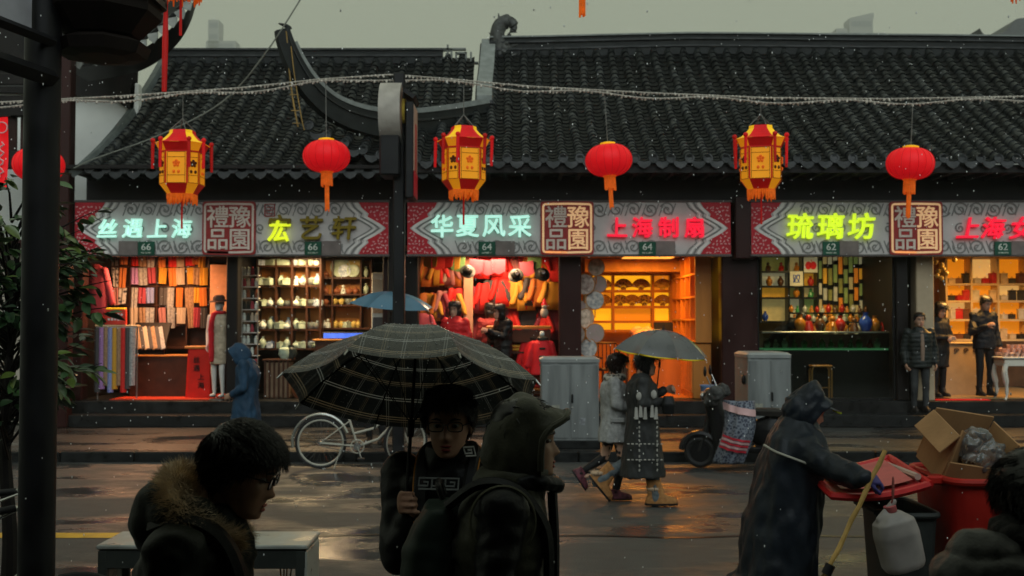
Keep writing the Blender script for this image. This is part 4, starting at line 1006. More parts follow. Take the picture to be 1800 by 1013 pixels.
# ---------------------------------------------------------------- 2 ceramics shop
PORC = M('porcelain', (.62, .66, .60), .2, var=.25, scale=18); CELA = M('celadon', (.40, .48, .36), .2, var=.25, scale=14); BLUEP = M('blue_white_porcelain', (.16, .26, .45), .2, col2=(.7, .75, .75), var=.1, scale=26)
GOLDC = M('gold_tin', (.5, .36, .10), .35, var=.3, scale=20); TEAR = M('yixing_clay', (.22, .07, .03), .45, var=.2); DKG = M('dark_glaze', (.03, .035, .03), .25, var=.4)
def teapot(mat):
    mb = MB(); mb.lathe([(.0, 0), (.05, 0), (.075, .03), (.08, .06), (.06, .1), (.03, .115), (.035, .12), (.012, .135), (.014, .15), (0, .155)], n=14)
    mb.tube([(.07, 0, .04), (.11, 0, .06), (.125, 0, .1)], [.016, .012, .009], 6); mb.tube([(-.07, 0, .09), (-.12, 0, .09), (-.12, 0, .045), (-.07, 0, .035)], .008, 6)
    return mb.mesh('teapot', mat, True)
def bowls(mat):
    mb = MB()
    for i in range(3): mb.lathe([(.03, .03 * i), (.035, .03 * i + .004), (.085, .03 * i + .055), (.09, .03 * i + .06), (.08, .03 * i + .052)], n=14)
    return mb.mesh('bowl_stack', mat, True)
def vase(mat, h=.22): return MB().lathe([(0, 0), (.04, 0), (.07, h * .35), (.065, h * .6), (.025, h * .82), (.028, h * .95), (.036, h), (.0, h * .98)], n=14).mesh('vase', mat, True)
def teabox(mat): 
    mb = MB().box((0, 0, .05), (.22, .14, .1), .008); mb.box((0, 0, .11), (.23, .15, .02), .005); mb.tube([(-.05, 0, .12), (0, 0, .145), (.05, 0, .12)], .006, 5); return mb.mesh('tea_set_box', mat, True)
def figurine(mat):
    mb = MB().lathe([(0, 0), (.06, 0), (.055, .05), (.035, .11), (.0, .13)], n=10); mb.ell((0, 0, .15), .035, n=10, m=6); mb.cap((.03, -.02, .1), (.05, -.045, .06), .015, .012, 6); mb.cap((-.03, -.02, .1), (-.05, -.045, .06), .015, .012, 6); return mb.mesh('figurine', mat, True)
def plate(mat): return MB().lathe([(.0, .0), (.08, .0), (.145, .02), (.15, .024), (.14, .026), (.075, .008), (.0, .008)], n=20).mesh('plate', mat, True)
WARES = [('white teapot', 'teapot', teapot(PORC)), ('white bowl stack', 'bowls', bowls(PORC)), ('celadon vase', 'vase', vase(CELA)), ('blue and white tea set', 'tea set', teabox(BLUEP)), ('celadon teapot', 'teapot', teapot(CELA)),
         ('white figurine', 'figurine', figurine(PORC)), ('celadon tea set', 'tea set', teabox(CELA)), ('blue and white vase', 'vase', vase(BLUEP)), ('brown clay teapot', 'teapot', teapot(TEAR)), ('gold tin', 'tin', vase(GOLDC, .16))]
shelf_unit('cubby_shelf', 'amber wooden cubbyhole shelf with four columns in the ceramics shop', [452, 485, 513, 539, 563], [455, 468, 503, 540, 580, 614], 19.75, .3, WOODB, WOODO)
random.seed(3); cc = {}
for r_, v in enumerate((468, 503, 540, 580, 614)):
    for c, (a, b) in enumerate(((452, 485), (485, 513), (513, 539), (539, 563))):
        for q in range(2):
            for lay in range(2 if r_ else 1):
                w = WARES[random.choice((0, 1, 2, 3, 4, 5, 6, 7, 1, 6))]
                p = P(lerp(a, b, .3 + .42 * q), v, 19.75 + .1); z = P(900, v, 19.75).z + .0165
                lb = f'{w[0]} in the amber cubbyhole shelf, {["top", "second", "third", "fourth", "bottom"][r_]} row'
                place(w[0].replace(' ', '_').replace('and_', ''), w[2], (p.x, 19.83 + lay * .12, z), lb, w[1], 'ceramics in the cubbyhole shelf', rnd(0, 6), sc=rnd(.8, 1.05))
shelf_unit('plate_shelf', 'amber plate shelf at the right of the ceramics shop', [566, 584, 634, 652], [455, 489, 518, 537, 578], 20.2, .3, WOODB, WOODO)
zz = P(900, 489, 20.2).z + .016
for u, m_, n, s_ in ((598, CELA, 'big celadon plate', 1.25), (625, GOLDC, 'yellow glazed plate', 1.2), (606, BLUEP, 'small blue plate', .8), (621, CELA, 'small green plate', .8)):
    place('plate', plate(m_), (P(u, 480, 20.3).x, 20.36 - (.08 if s_ < 1 else 0), zz + .15 * s_), f'{n} standing on the plate shelf', 'plate', 'plates on the plate shelf', rot=(R(80), 0, 0), sc=s_)
for v, us_, wi in ((518, (592, 603, 614, 625), (8, 5, 8, 8)), (578, (570, 576, 590, 600, 612, 622, 630), (0, 5, 9, 9, 6, 9, 9)), (537, (588, 600, 612, 624), (9, 9, 1, 9)), (489, (572, 643), (8, 2)), (518, (572, 643), (8, 2)), (537, (572, 643), (8, 5))):
    for u, w in zip(us_, wi):
        z = P(900, v, 20.2).z + .0165; place(WARES[w][0].replace(' ', '_').replace('and_', ''), WARES[w][2], (P(u, v, 20.3).x, 20.32, z), f'{WARES[w][0]} on the plate shelf in the ceramics shop', WARES[w][1], 'wares on the plate shelf', rnd(0, 6), sc=.9)
sc_ = thing('display_screen', 'thin blue glowing display strip on the ceramics counter', 'screen', P(604, 590, 19.6)); obj('casing', MB().box((0, .02, .06), (.76, .05, .13), .008), POST, sc_); obj('screen', MB().box((0, -.008, .06), (.72, .006, .09)), M('screen_blue', (.05, .1, .4), .3, emit=(.08, .2, 1.0), estr=.8, var=.5, scale=9), sc_)
ct = thing('ceramics_counter', 'dark counter in the ceramics shop under the blue display', 'counter', (P(604, 690, 19.7).x, 19.75, FZ + .001)); obj('body', MB().box((0, 0, .5), (1.0, .4, 1.0), .012), WOODB, ct); obj('top', MB().box((0, 0, 1.015), (1.06, .46, .03), .006), WOODO, ct)
sc_.location.z = FZ + 1.032
wr2 = thing('trinket_rack', 'narrow white wire rack of trinkets at the left of the ceramics shop', 'rack', (P(437, 690, 19.0).x, 19.05, FZ + .001))
for x in (-.14, .14): obj('post', MB().tube([(x, 0, 0), (x, 0, 2.3)], .012, 6), STEEL, wr2)
for i in range(11): obj('shelf', MB().box((0, .06, .15 + i * .2), (.3, .14, .015)), M('rack_white', (.5, .48, .45), .5), wr2)
tk = [MB().box((0, 0, .05), (.06, .04, .1), .012).ell((0, 0, .115), .025, n=8, m=5).mesh('trinket', m_) for m_ in (TEAR, PORC, DKG, CM['wine red'], CM['cream'])]
random.seed(5)
for i in range(11):
    for j in range(4): place('trinket', tk[random.randrange(5)], (wr2.location.x - .105 + j * .07, 19.08, FZ + .161 + i * .2), 'small boxed trinket on the white wire rack', 'trinket', 'trinkets on the white wire rack', rnd(-.3, .3))
cr_ = thing('slatted_crate', 'dark slatted wooden crate on the ceramics shop floor', 'crate', (P(489, 690, 19.3).x, 19.35, FZ + .001))
for i in range(6): obj('slat', MB().box((-.2 + i * .08, -.2, .33), (.035, .02, .66), .004), WOODB, cr_)
obj('box', MB().box((0, .0, .32), (.44, .36, .62), .01), M('crate_inner', (.2, .13, .08), .6), cr_); obj('top', MB().box((0, 0, .67), (.5, .44, .03), .006), WOODB, cr_)
jar = MB().lathe([(0, 0), (.07, 0), (.11, .08), (.1, .17), (.05, .21), (.06, .23), (0, .22)], n=14)
for i, (u, y, z, m_, lb) in enumerate(((500, 19.3, .69, CELA, 'squat celadon jar on the slatted crate'), (512, 19.35, .69, DKG, 'black glazed jar on the slatted crate'), (527, 19.3, 0, TEAR, 'brown jar on the ceramics shop floor'), (545, 19.25, 0, GOLDC, 'yellow jar on the ceramics shop floor, by the counter'))):
    place('jar', jar.mesh('jar', m_, True), (P(u, 650, y).x, y, FZ + .001 + z), lb, 'jar', 'jars near the slatted crate', sc=1.3 if z == 0 else 1)
bk = MB().lathe([(0, 0), (.17, 0), (.2, .12), (.21, .26), (.19, .26), (.17, .05), (0, .04)], n=18).mesh('woven_basket', M('wicker', (.35, .22, .1), .7, var=.4, scale=30, bump=.6, bscale=60), True)
for u, y, k in ((528, 19.62, 'left'), (552, 19.55, 'right')): place('woven_basket', bk, (P(u, 650, y).x, y, FZ + .001), f'{k} of two woven baskets on the ceramics shop floor', 'basket', 'woven baskets')
pk = MB().lathe([(0, 0), (.25, 0), (.25, .32), (0, .32)], n=4, a0=R(45)); place('pottery_plinth', pk.mesh('pottery_plinth', WOODB), (P(538, 650, 19.95).x, 19.98, FZ + .001), 'dark square plinth behind the baskets', 'plinth', None)
ds = thing('white_display_stand', 'slim white display stand at the right jamb of the ceramics shop', 'stand', (P(664, 690, 19.1).x, 19.15, FZ + .001)); obj('body', MB().box((0, 0, 1.1), (.22, .16, 2.2), .012), M('stand_white', (.5, .48, .42), .5), ds)
for i in range(6): obj('picture', MB().box((0, -.085, .3 + i * .33), (.17, .012, .26)), [CM['charcoal'], CM['tan'], CM['cream']][i % 3], ds)
# ---------------------------------------------------------------- 3 red clothes shop
pil = thing('interior_pillar', 'peach coloured square pillar inside the red clothes shop', 'pillar', (P(823, 690, 20.0).x, 20.0, FZ + .001)); obj('shaft', MB().box((0, 0, 1.27), (.17, .17, 2.54), .01), M('pillar_peach', (.55, .30, .18), .6, var=.1), pil); obj('plinth', MB().box((0, 0, .05), (.24, .24, .1), .01), WOODB, pil)
bw = MB().box((P(860, 500, 21.0).x, 21.0, 1.83), (2.7, .06, 2.55)); obj('clothes_backdrop', bw, M('backdrop_maroon', (.16, .03, .02), .7, var=.3), label='maroon display wall behind the clothes of the red shop', cat='display wall')
random.seed(77)
def rail(u0, u1, v, Y, n, pal, w, h): return [(lerp(u0, u1, (i + .5) / n) + rnd(-3, 3), v + rnd(-7, 7), pal[i % len(pal)], w, h) for i in range(n)]
garments(rail(742, 812, 500, 20.1, 7, ['gold', 'orange', 'scarlet', 'gold', 'dusty pink', 'orange', 'cream'], .34, .5), 20.1, '{} garment, upper rail left of the peach pillar', 'garments on the upper left rail')
garments(rail(742, 812, 560, 20.0, 7, ['orange', 'gold', 'wine red', 'orange', 'dusty pink', 'gold', 'scarlet'], .34, .5), 20.0, '{} garment, lower rail left of the peach pillar', 'garments on the lower left rail')
garments(rail(836, 976, 492, 20.3, 11, ['scarlet', 'wine red', 'scarlet', 'scarlet', 'dusty pink', 'scarlet', 'gold', 'wine red', 'scarlet', 'gold', 'scarlet'], .36, .5), 20.3, '{} jacket on the upper rail right of the peach pillar', 'jackets on the upper right rail')
garments(rail(836, 976, 545, 20.2, 10, ['wine red', 'scarlet', 'charcoal', 'scarlet', 'gold', 'scarlet', 'gold', 'charcoal', 'orange', 'gold'], .36, .52), 20.2, '{} jacket on the lower rail right of the peach pillar', 'jackets on the lower right rail')
garments(rail(838, 976, 600, 20.4, 7, ['wine red', 'charcoal', 'scarlet', 'wine red', 'charcoal', 'scarlet', 'wine red'], .4, .6), 20.4, '{} coat on the lowest rail of the clothes shop', 'coats on the lowest rail')
garments([(742, 620, 'wine red', .36, .7), (756, 630, 'cream', .3, .5)], 19.4, '{} coat hanging by the left jamb of the clothes shop', 'coats by the clothes shop jamb')
pen = MB().prism([(-.13, 0), (.13, 0), (.12, -.22), (0, -.27), (-.12, -.22)], -.006, .006)
for ip, (u, v, n) in enumerate(((758, 452, 'gold'), (770, 455, 'scarlet'), (786, 452, 'scarlet'), (797, 456, 'gold'), (805, 458, 'celadon green'), (838, 462, 'wine red'), (858, 464, 'wine red'), (876, 462, 'wine red'), (940, 458, 'celadon green'), (925, 466, 'wine red'))):
    me = pen.mesh('paper_pennant', CM[n] if n in CM else M('pennant_green', (.10, .2, .06), .6, var=.4, scale=20)); p = P(u, v - 6, 19.3)
    tag(link('paper_pennant', me, None, p, (0, rnd(-.12, .12), rnd(-.3, .3))), f'{n.replace("celadon ", "")} paper pennant strung {"left" if u < 815 else "right"} of the peach pillar, {["first", "second", "third", "fourth", "fifth", "first", "second", "third", "fifth", "fourth"][ip]} from the left', 'pennant', 'pennants strung in the clothes shop')
hat = MB().lathe([(0, .0), (.13, 0), (.14, .01), (.085, .02), (.08, .1), (.05, .13), (0, .135)], n=14)
for u, v in ((822, 478), (907, 485), (953, 483)):
    p = P(u, v, 19.2); t = thing('hanging_cap', f'black cap with round badge hanging {"by the peach pillar" if u < 830 else "among red jackets, left one" if u < 930 else "among red jackets, right one"}', 'cap', p, 0, 'black caps hung in the clothes shop')
    o = obj('cap_body', hat, DKG, t, True); o.rotation_euler = (R(60), R(rnd(-30, 30)), 0); o2 = obj('badge', MB().lathe([(0, 0), (.035, 0), (.03, .01), (0, .012)], n=12), STEEL, t); o2.location = (.02, -.13, .04); o2.rotation_euler = (R(80), 0, 0)
cc_ = thing('clothes_counter', 'brown counter with open shelf of folded clothes in the red shop', 'counter', (P(912, 690, 19.5).x, 19.5, FZ + .001))
obj('top', MB().box((0, 0, 1.24), (1.15, .5, .06), .01), WOODO, cc_); obj('upper_front', MB().box((0, -.22, 1.09), (1.1, .04, .22)), WOODB, cc_)
for x in (-.54, .54): obj('side', MB().box((x, 0, .6), (.04, .46, 1.2)), WOODB, cc_)
for z in (.1, .45, .8): obj('shelf', MB().box((0, 0, z), (1.03, .44, .03)), WOODB, cc_)
fold = MB().box((0, 0, .03), (.3, .3, .055), .02); random.seed(9)
for z in (.117, .467, .817):
    for c in range(3):
        for k in range(3 if z < .8 else 2):
            n = random.choice(('gold', 'wine red', 'dusty pink', 'scarlet', 'charcoal', 'orange')); place('folded_garment', fold.mesh('folded_garment', CM[n], True), (cc_.location.x - .34 + c * .34, 19.47, FZ + z + k * .058), f'{n} folded garment piled in the clothes shop counter', 'garment', 'folded garments in the counter', rnd(-.15, .15))
def toddler(u, y, lab):
    t = thing('child_mannequin', lab, 'mannequin', (P(u, 690, y).x, y, FZ + .001))
    obj('stand', MB().lathe([(0, 0), (.16, 0), (.15, .02), (.02, .03), (.02, .5), (0, .5)], n=16), STEEL, t, True)
    obj('coat', remesh(MB().loft([(0, 0, .42, .23, .15), (0, 0, .6, .19, .13), (0, 0, .85, .17, .12), (0, 0, .98, .15, .1), (0, 0, 1.04, .06, .06)], 20).cap((.15, 0, .95), (.26, -.02, .58), .065, .055).cap((-.15, 0, .95), (-.26, -.02, .58), .065, .055), .015, 2, 'coat', CM['scarlet'] if False else M('coat_red', (.6, .015, .02), .6, var=.15)), None, t)
    obj('collar', MB().lathe([(.05, 1.03), (.1, 1.02), (.11, 1.06), (.06, 1.1)], n=14), DKG, t, True)
    obj('neck_cap', MB().ell((0, 0, 1.13), (.045, .045, .05)), PORC, t, True)
    for z in (.6, .74, .88): obj('toggle', MB().box((0, -.135, z), (.11, .03, .035), .012), DKG, t)
    return t
toddler(953, 19.0, 'headless child mannequin in red toggle coat in front of the clothes shop'); toddler(936, 19.35, 'second child mannequin in red coat half hidden behind the first')
sd_ = thing('santa_doll', 'small doll with red and white cap hanging above the child mannequins', 'doll', P(957, 556, 19.1)); obj('body', MB().ell((0, 0, .06), (.07, .06, .09)).ell((0, -.01, .17), .05), CM['cream'], sd_, True); obj('cap', MB().lathe([(.055, .19), (.05, .21), (.03, .27), (.0, .32)], n=12), LR, sd_, True)
# ---------------------------------------------------------------- 4 fan shop
LITY = M('lit_shelf_back', (.7, .4, .05), .5, emit=(1, .46, .01), estr=.85, var=.1, scale=2)
LITA = M('lit_shelf_back_dim', (.6, .25, .03), .5, emit=(1, .3, .008), estr=.5, var=.1, scale=2)
FANW = M('fan_shop_wood', (.5, .19, .04), .4, var=.2, scale=4, stretch=(1, 1, .15))
shelf_unit('fan_cabinet', 'glowing amber wall cabinet of folding fans at the back of the fan shop', [1040, 1078, 1148, 1180], [482, 512, 540, 566, 582], 21.9, .25, FANW, FANW, .05, [LITY, LITY, LITA])
fb = obj('fan_shop_wall', MB().box((P(1130, 500, 22.25).x, 22.28, 1.83), (3.2, .06, 2.54)), FANW, label='orange panelled back wall of the fan shop', cat='wall panel')
flo = obj('fan_shop_floor', MB().box((P(1143, 690, 20.5).x, 20.75, FZ + .006), (2.36, 3.1, .012)), M('fan_floor_wood', (.42, .15, .035), .25, var=.2, scale=3, stretch=(.2, 1, 1)), label='glossy orange wooden floor of the fan shop', cat='floor')
hd = obj('fan_shop_bulkhead', MB().box((P(1130, 460, 21.2).x, 21.2, 2.975), (2.3, .5, .25), .01), M('bulkhead_orange', (.6, .3, .1), .5), label='orange boxed beam under the fan shop ceiling', cat='beam')
def fan(mat, r=.2):
    mb = MB(); n = 16
    for i in range(n + 1):
        a = R(12 + 156 * i / n); z = .012 * (i % 2)
        mb.v += [(r * .32 * math.cos(a), z, r * .32 * math.sin(a)), (r * math.cos(a), z, r * math.sin(a))]
    mb.f += [(2 * i, 2 * i + 1, 2 * i + 3, 2 * i + 2) for i in range(n)]
    o = thicken(mb, .006)
    for i in range(0, n + 1, 2):
        a = R(12 + 156 * i / n); o.tube([(0, .006, .0), (r * .36 * math.cos(a), .006, r * .36 * math.sin(a))], .006, 4)
    o.box((0, .02, -.01), (.1, .06, .03), .006); return o.mesh('folding_fan', mat, True, 30)
FANM = [pattern_mat('fan_paper_dark', (.05, .03, .02), (.35, .2, .06), 22, 'vor'), pattern_mat('fan_paper_brown', (.16, .06, .02), (.4, .22, .06), 16, 'wave'), pattern_mat('fan_paper_gold', (.5, .3, .06), (.7, .5, .2), 16, 'vor')]
fm = [fan(m_) for m_ in FANM]
for u, v, k, w in ((1096, 512, 0, 'dark fan, left on the top shelf of the amber cabinet'), (1127, 512, 1, 'brown fan, right on the top shelf of the amber cabinet'), (1090, 540, 0, 'dark fan, leftmost of three on the lower amber shelf'), (1111, 540, 1, 'brown fan, middle of three on the lower amber shelf'), (1133, 540, 0, 'dark fan, rightmost of three on the lower amber shelf'), (1060, 512, 2, 'gold fan in the upper left cell of the amber cabinet'), (1060, 540, 1, 'brown fan in the lower left cell of the amber cabinet'), (1165, 512, 2, 'gold fan in the upper right cell of the amber cabinet'), (1165, 540, 1, 'brown fan in the lower right cell of the amber cabinet')):
    p = P(u, v, 21.98); place('folding_fan', fm[k], (p.x, 21.97, P(900, v, 21.9).z + .055), w, 'fan', 'fans in the amber cabinet', sc=1.0)
# side cabinet along the right wall, running back
xw = fx(1262) - .04
sb_ = thing('side_cabinet', 'tall orange side cabinet of fans along the right wall of the fan shop', 'cabinet', (xw - .17, 20.3, FZ + .001))
ys = [-1.3, -.75, -.2, .35, .9, 1.45]; zs = [1.0, 1.38, 1.78, 2.18, 2.52]
for y in ys: obj('upright', MB().box((0, y, 1.76), (.28, .04, 1.56)), FANW, sb_)
for z in zs:
    for a, b in zip(ys, ys[1:]): obj('shelf_board', MB().box((0, (a + b) / 2, z), (.28, b - a - .044, .03)), FANW, sb_)
for a, b in zip(ys, ys[1:]):
    for z0, z1 in zip(zs, zs[1:]): obj('lit_panel', MB().box((.13, (a + b) / 2, (z0 + z1) / 2), (.02, b - a - .05, z1 - z0 - .04)), LITY if (a * 7 + z0 * 3) % 2 > .7 else LITA, sb_)
obj('base', MB().box((-.02, .07, .48), (.32, 2.7, .95), .01), FANW, sb_)
for i in range(12): obj('slat', MB().box((-.19, -1.2 + i * .22, .5), (.02, .12, .8), .006), M('slat_orange', (.6, .22, .05), .4), sb_)
random.seed(4)
for j, z in enumerate(zs[:-1]):
    for i, (a, b) in enumerate(zip(ys, ys[1:])):
        place('folding_fan', fm[random.randrange(3)], (sb_.location.x - .04, 20.3 + (a + b) / 2, FZ + z + .045), f'fan in the side cabinet, {["lowest", "second", "third", "top"][j]} shelf, {["first", "second", "third", "fourth", "fifth"][i]} cell from the street', 'fan', 'fans in the side cabinet', R(-90), sc=.85)
# cream column of round silk fans by the left jamb
fc = thing('fan_stand', 'cream display column hung with round silk fans at the fan shop door', 'stand', (P(1034, 690, 18.95).x, 18.98, FZ + .001))
obj('column', MB().loft([(0, 0, 0, .09, .07), (0, 0, 1.9, .085, .065), (0, 0, 2.0, .06, .05)], 16), M('stand_cream', (.5, .36, .24), .6, var=.15), fc, True); obj('foot', MB().lathe([(0, 0), (.2, 0), (.19, .03), (.09, .05)], n=16), WOODB, fc, True)
SILK = [M('silk_fan_%d' % i, c, .55, var=.35, scale=16, col2=c2) for i, (c, c2) in enumerate((((.5, .42, .35), (.3, .2, .2)), ((.35, .38, .4), (.55, .5, .45)), ((.55, .42, .3), (.6, .5, .4)), ((.4, .25, .22), (.55, .45, .38))))]
for i, (u, v, r_) in enumerate(((1018, 545, .17), (1046, 528, .16), (1030, 560, .17), (1014, 588, .165), (1046, 586, .165), (1034, 612, .16), (1048, 470, .15), (1028, 500, .18), (1052, 500, .15))):
    p = P(u, v, 18.88); t = thing('round_fan', ['pale round silk fan, upper left of the fan stand', 'olive round fan, upper right of the fan stand', 'cream round fan in the middle of the fan stand', 'dusty round fan low at the left of the fan stand', 'beige round fan low at the right of the fan stand', 'patterned round fan at the foot of the fan stand', 'topmost round fan above the fan stand', 'wide brown fan hanging high on the fan stand', 'tilted round fan behind the top of the stand'][i], 'fan', p, rnd(-.6, .6), 'round silk fans on the stand')
    obj('silk', MB().lathe([(0, -.004), (r_, -.004), (r_, .004), (0, .004)], n=20), SILK[i % 4], t).rotation_euler = (R(90), 0, 0)
    obj('rim', MB().tube([(r_ * math.cos(2 * PI * k / 20), 0, r_ * math.sin(2 * PI * k / 20)) for k in range(21)], .008, 5), WOODO, t); obj('handle', MB().tube([(0, 0, -r_), (0, 0, -r_ - .14)], .01, 6), WOODO, t)
dk_ = thing('shop_desk', 'orange desk with dark cash register in the fan shop', 'desk', (P(1165, 690, 20.6).x, 20.6, FZ + .012)); obj('body', MB().box((0, 0, .46), (.95, .5, .92), .01), FANW, dk_); obj('top', MB().box((0, 0, .935), (1.02, .56, .03), .006), WOODB, dk_)
mo = thing('monitor', 'black monitor on the fan shop desk', 'monitor', (P(1166, 560, 20.5).x, 20.5, FZ + .963)); obj('screen', MB().box((0, 0, .25), (.36, .03, .24), .008, rot=(R(-8), 0, 0)), POST, mo); obj('foot', MB().box((0, .02, .01), (.2, .16, .02)).box((0, .03, .08), (.05, .03, .16)), POST, mo)
bg_ = thing('cloth_bundle', 'peach wrapped cloth bundle left of the fan shop monitor', 'bundle', (P(1128, 560, 20.5).x, 20.45, FZ + .963))
obj('wrap', remesh(MB().ell((0, 0, .11), (.2, .16, .12)).ell((.12, 0, .2), (.12, .08, .09), (0, .5, 0)).ell((-.12, 0, .21), (.13, .08, .08), (0, -.5, 0)), .02, 1, 'wrap', M('bundle_peach', (.6, .28, .14), .6, var=.3), lambda c, n: .012 * noise.noise(c * 14)), None, bg_)
sup = thing('bundle_table', 'narrow side table under the peach bundle in the fan shop', 'table', (P(1120, 690, 20.5).x - .02, 20.45, FZ + .012)); obj('top', MB().box((0, 0, .935), (.36, .4, .03), .006), WOODO, sup)
for x in (-.14, .14):
    for y in (-.16, .16): obj('leg', MB().box((x, y, .46), (.035, .035, .92), .005), WOODO, sup)
ch_ = thing('wooden_chair', 'dark carved wooden armchair inside the fan shop', 'chair', (P(1075, 690, 20.2).x, 20.3, FZ + .012), R(15))
obj('seat', MB().box((0, 0, .45), (.52, .46, .045), .01), WOODB, ch_); obj('backrest', MB().tube([(-.25, .22, .45), (-.25, .24, .85), (-.18, .25, .93), (.18, .25, .93), (.25, .24, .85), (.25, .22, .45)], .02, 6), WOODB, ch_, True)
for i in range(5): obj('spindle', MB().tube([(-.16 + i * .08, .23, .47), (-.16 + i * .08, .25, .93)], .011, 5), WOODB, ch_)
for x in (-.23, .23):
    obj('armrest', MB().tube([(x, .22, .68), (x * 1.05, -.18, .66)], .018, 6), WOODB, ch_)
    for y in (-.2, .2): obj('leg', MB().box((x, y, .22), (.04, .04, .44), .006), WOODB, ch_)
bu = thing('blue_bucket', 'blue plastic bucket on the doorstep of the fan shop', 'bucket', (P(1246, 706, 18.5).x, 18.45, .341)); z0_ = P(1246, 706, 18.4).z
BLB = M('bucket_blue', (.16, .28, .52), .4, var=.1); obj('body', MB().lathe([(0, 0), (.105, 0), (.13, .24), (.14, .25), (.14, .27), (.125, .27), (.1, .02), (0, .02)], n=20), BLB, bu, True); obj('handle', MB().tube([(.135 * math.cos(R(a)), -.03, .25 + .02 * math.sin(R(a))) for a in range(0, 181, 20)], .005, 5), STEEL, bu)
bu.location = (bu.location.x, 18.58, FZ + .001)
# ---------------------------------------------------------------- 5 glassware shop window
obj('glass_backdrop', MB().box((P(1450, 500, 21.0).x, 21.02, 1.83), (2.55, .06, 2.54)), M('backdrop_ochre', (.20, .15, .07), .6, var=.3), label='ochre display wall at the back of the glassware shop', cat='display wall')
LP_ = [M('lit_glass_' + n, c, .4, emit=c, estr=e, var=.25, scale=6) for n, c, e in (('white', (.55, .46, .28), .30), ('amber', (.75, .33, .03), .34), ('cream', (.6, .42, .16), .28), ('green', (.3, .36, .10), .2), ('orange', (.8, .22, .02), .32), ('olive', (.3, .26, .06), .2))]
random.seed(12)
tw = thing('light_column_wall', 'wall of staggered glowing glass columns and black blocks in the glassware window', 'display wall', (P(1497, 560, 20.6).x, 20.6, FZ + .9)); BK = M('block_black', (.012, .012, .012), .3)
for i in range(14):
    u = 1441 + i * 9.1; x = P(u, 500, 20.6).x - tw.location.x; z = .25 - (i % 2) * .1; k = i
    while z < 1.62:
        h = rnd(.2, .34); obj('glass_panel', MB().box((x, 0, z + h / 2), (.058, .07, h - .004), .004), LP_[random.randrange(6)], tw); z += h
        obj('block', MB().box((x, -.02, z + .04), (.085, .10, .076), .004), BK, tw); z += .08
GL = [M('art_glass_' + n, c, .12, var=.2, coat=.5) for n, c in (('amber', (.55, .2, .02)), ('blue', (.03, .08, .45)), ('green', (.05, .25, .08)), ('red', (.5, .03, .02)), ('clear', (.45, .45, .4)), ('brown', (.12, .05, .02)))]
gn = ['amber', 'blue', 'green', 'red', 'clear', 'brown']
gv = [[vase(m_, .2), figurine(m_)] for m_ in GL]
shelf_unit('glass_cabinet', 'black shelf cabinet with lit pictures at the left of the glassware window', [1338, 1387, 1412, 1438], [450, 478, 504, 524, 566], 20.4, .25, BK, BK, .035, [LP_[5], LP_[2], LP_[0], LP_[3], LP_[1]])
for u, v, k, kk in ((1352, 504, 0, 0), (1372, 504, 5, 0), (1400, 478, 0, 1), (1425, 504, 3, 0), (1400, 504, 1, 0), (1425, 524, 2, 1), (1345, 566, 1, 0), (1400, 524, 0, 0), (1350, 478, 5, 1), (1373, 478, 3, 1)):
    o = place(gn[k] + ('_glass_vase' if kk == 0 else '_glass_figure'), gv[k][kk], (P(u, v, 20.5).x, 20.5, P(900, v, 20.4).z + .019), f'{gn[k]} glass {"vase" if kk == 0 else "figure"} in the black shelf cabinet, {"left" if u < 1387 else "middle" if u < 1412 else "right"} column, {["top", "second", "third", "bottom"][[478, 504, 524, 566].index(v)]} shelf', 'glassware', 'glassware in the black cabinet', sc=.9)
ap = thing('apple_picture', 'square picture of a red apple in the glassware window', 'picture', P(1425, 466, 20.3)); obj('panel', MB().box((0, 0, 0), (.25, .02, .28)), LP_[0], ap); obj('apple', MB().ell((-.045, -.012, -.01), (.06, .01, .075)).ell((.045, -.012, -.01), (.06, .01, .075)).box((.01, -.014, .08), (.012, .008, .04)), LR, ap, True)
vp = thing('vase_picture', 'pale picture with a blue flower pattern in the glassware window', 'picture', P(1400, 490, 20.3)); obj('panel', MB().box((0, 0, 0), (.24, .02, .27)), LP_[0], vp); obj('motif', MB().tube([(.06 * math.cos(t * .5), -.014, .075 * math.sin(t * .7)) for t in range(26)], .008, 5), GL[1], vp)
gc = thing('glass_counter', 'long dark glass counter with green glowing top in the glassware shop', 'counter', (P(1460, 690, 19.3).x, 19.3, FZ + .001))
obj('plinth', MB().box((0, .1, .42), (2.45, .5, .84), .01), BK, gc); obj('top_frame', MB().box((0, .1, 1.155), (2.5, .56, .03), .006), STEEL, gc)
GRN = M('counter_lit_green', (.12, .32, .16), .2, emit=(.12, .42, .18), estr=.22, var=.4, scale=5); obj('lit_bed', MB().box((0, .1, .86), (2.4, .48, .03)), GRN, gc)
def thin_glass():
    m = bpy.data.materials.new('thin_glass'); m.use_nodes = True; nt = m.node_tree; nt.nodes.remove(nt.nodes['Principled BSDF']); N = nt.nodes.new
    tr = N('ShaderNodeBsdfTransparent'); tr.inputs[0].default_value = (.86, .92, .88, 1); gl = N('ShaderNodeBsdfGlossy'); gl.inputs['Roughness'].default_value = .03
    fr = N('ShaderNodeFresnel'); fr.inputs[0].default_value = 1.45; mx = N('ShaderNodeMixShader'); nt.links.new(fr.outputs[0], mx.inputs[0]); nt.links.new(tr.outputs[0], mx.inputs[1]); nt.links.new(gl.outputs[0], mx.inputs[2]); nt.links.new(mx.outputs[0], nt.nodes['Material Output'].inputs[0]); return m
TG = thin_glass()
obj('front_glass', MB().box((0, -.17, 1.0), (2.44, .008, .27)), TG, gc)
random.seed(8)
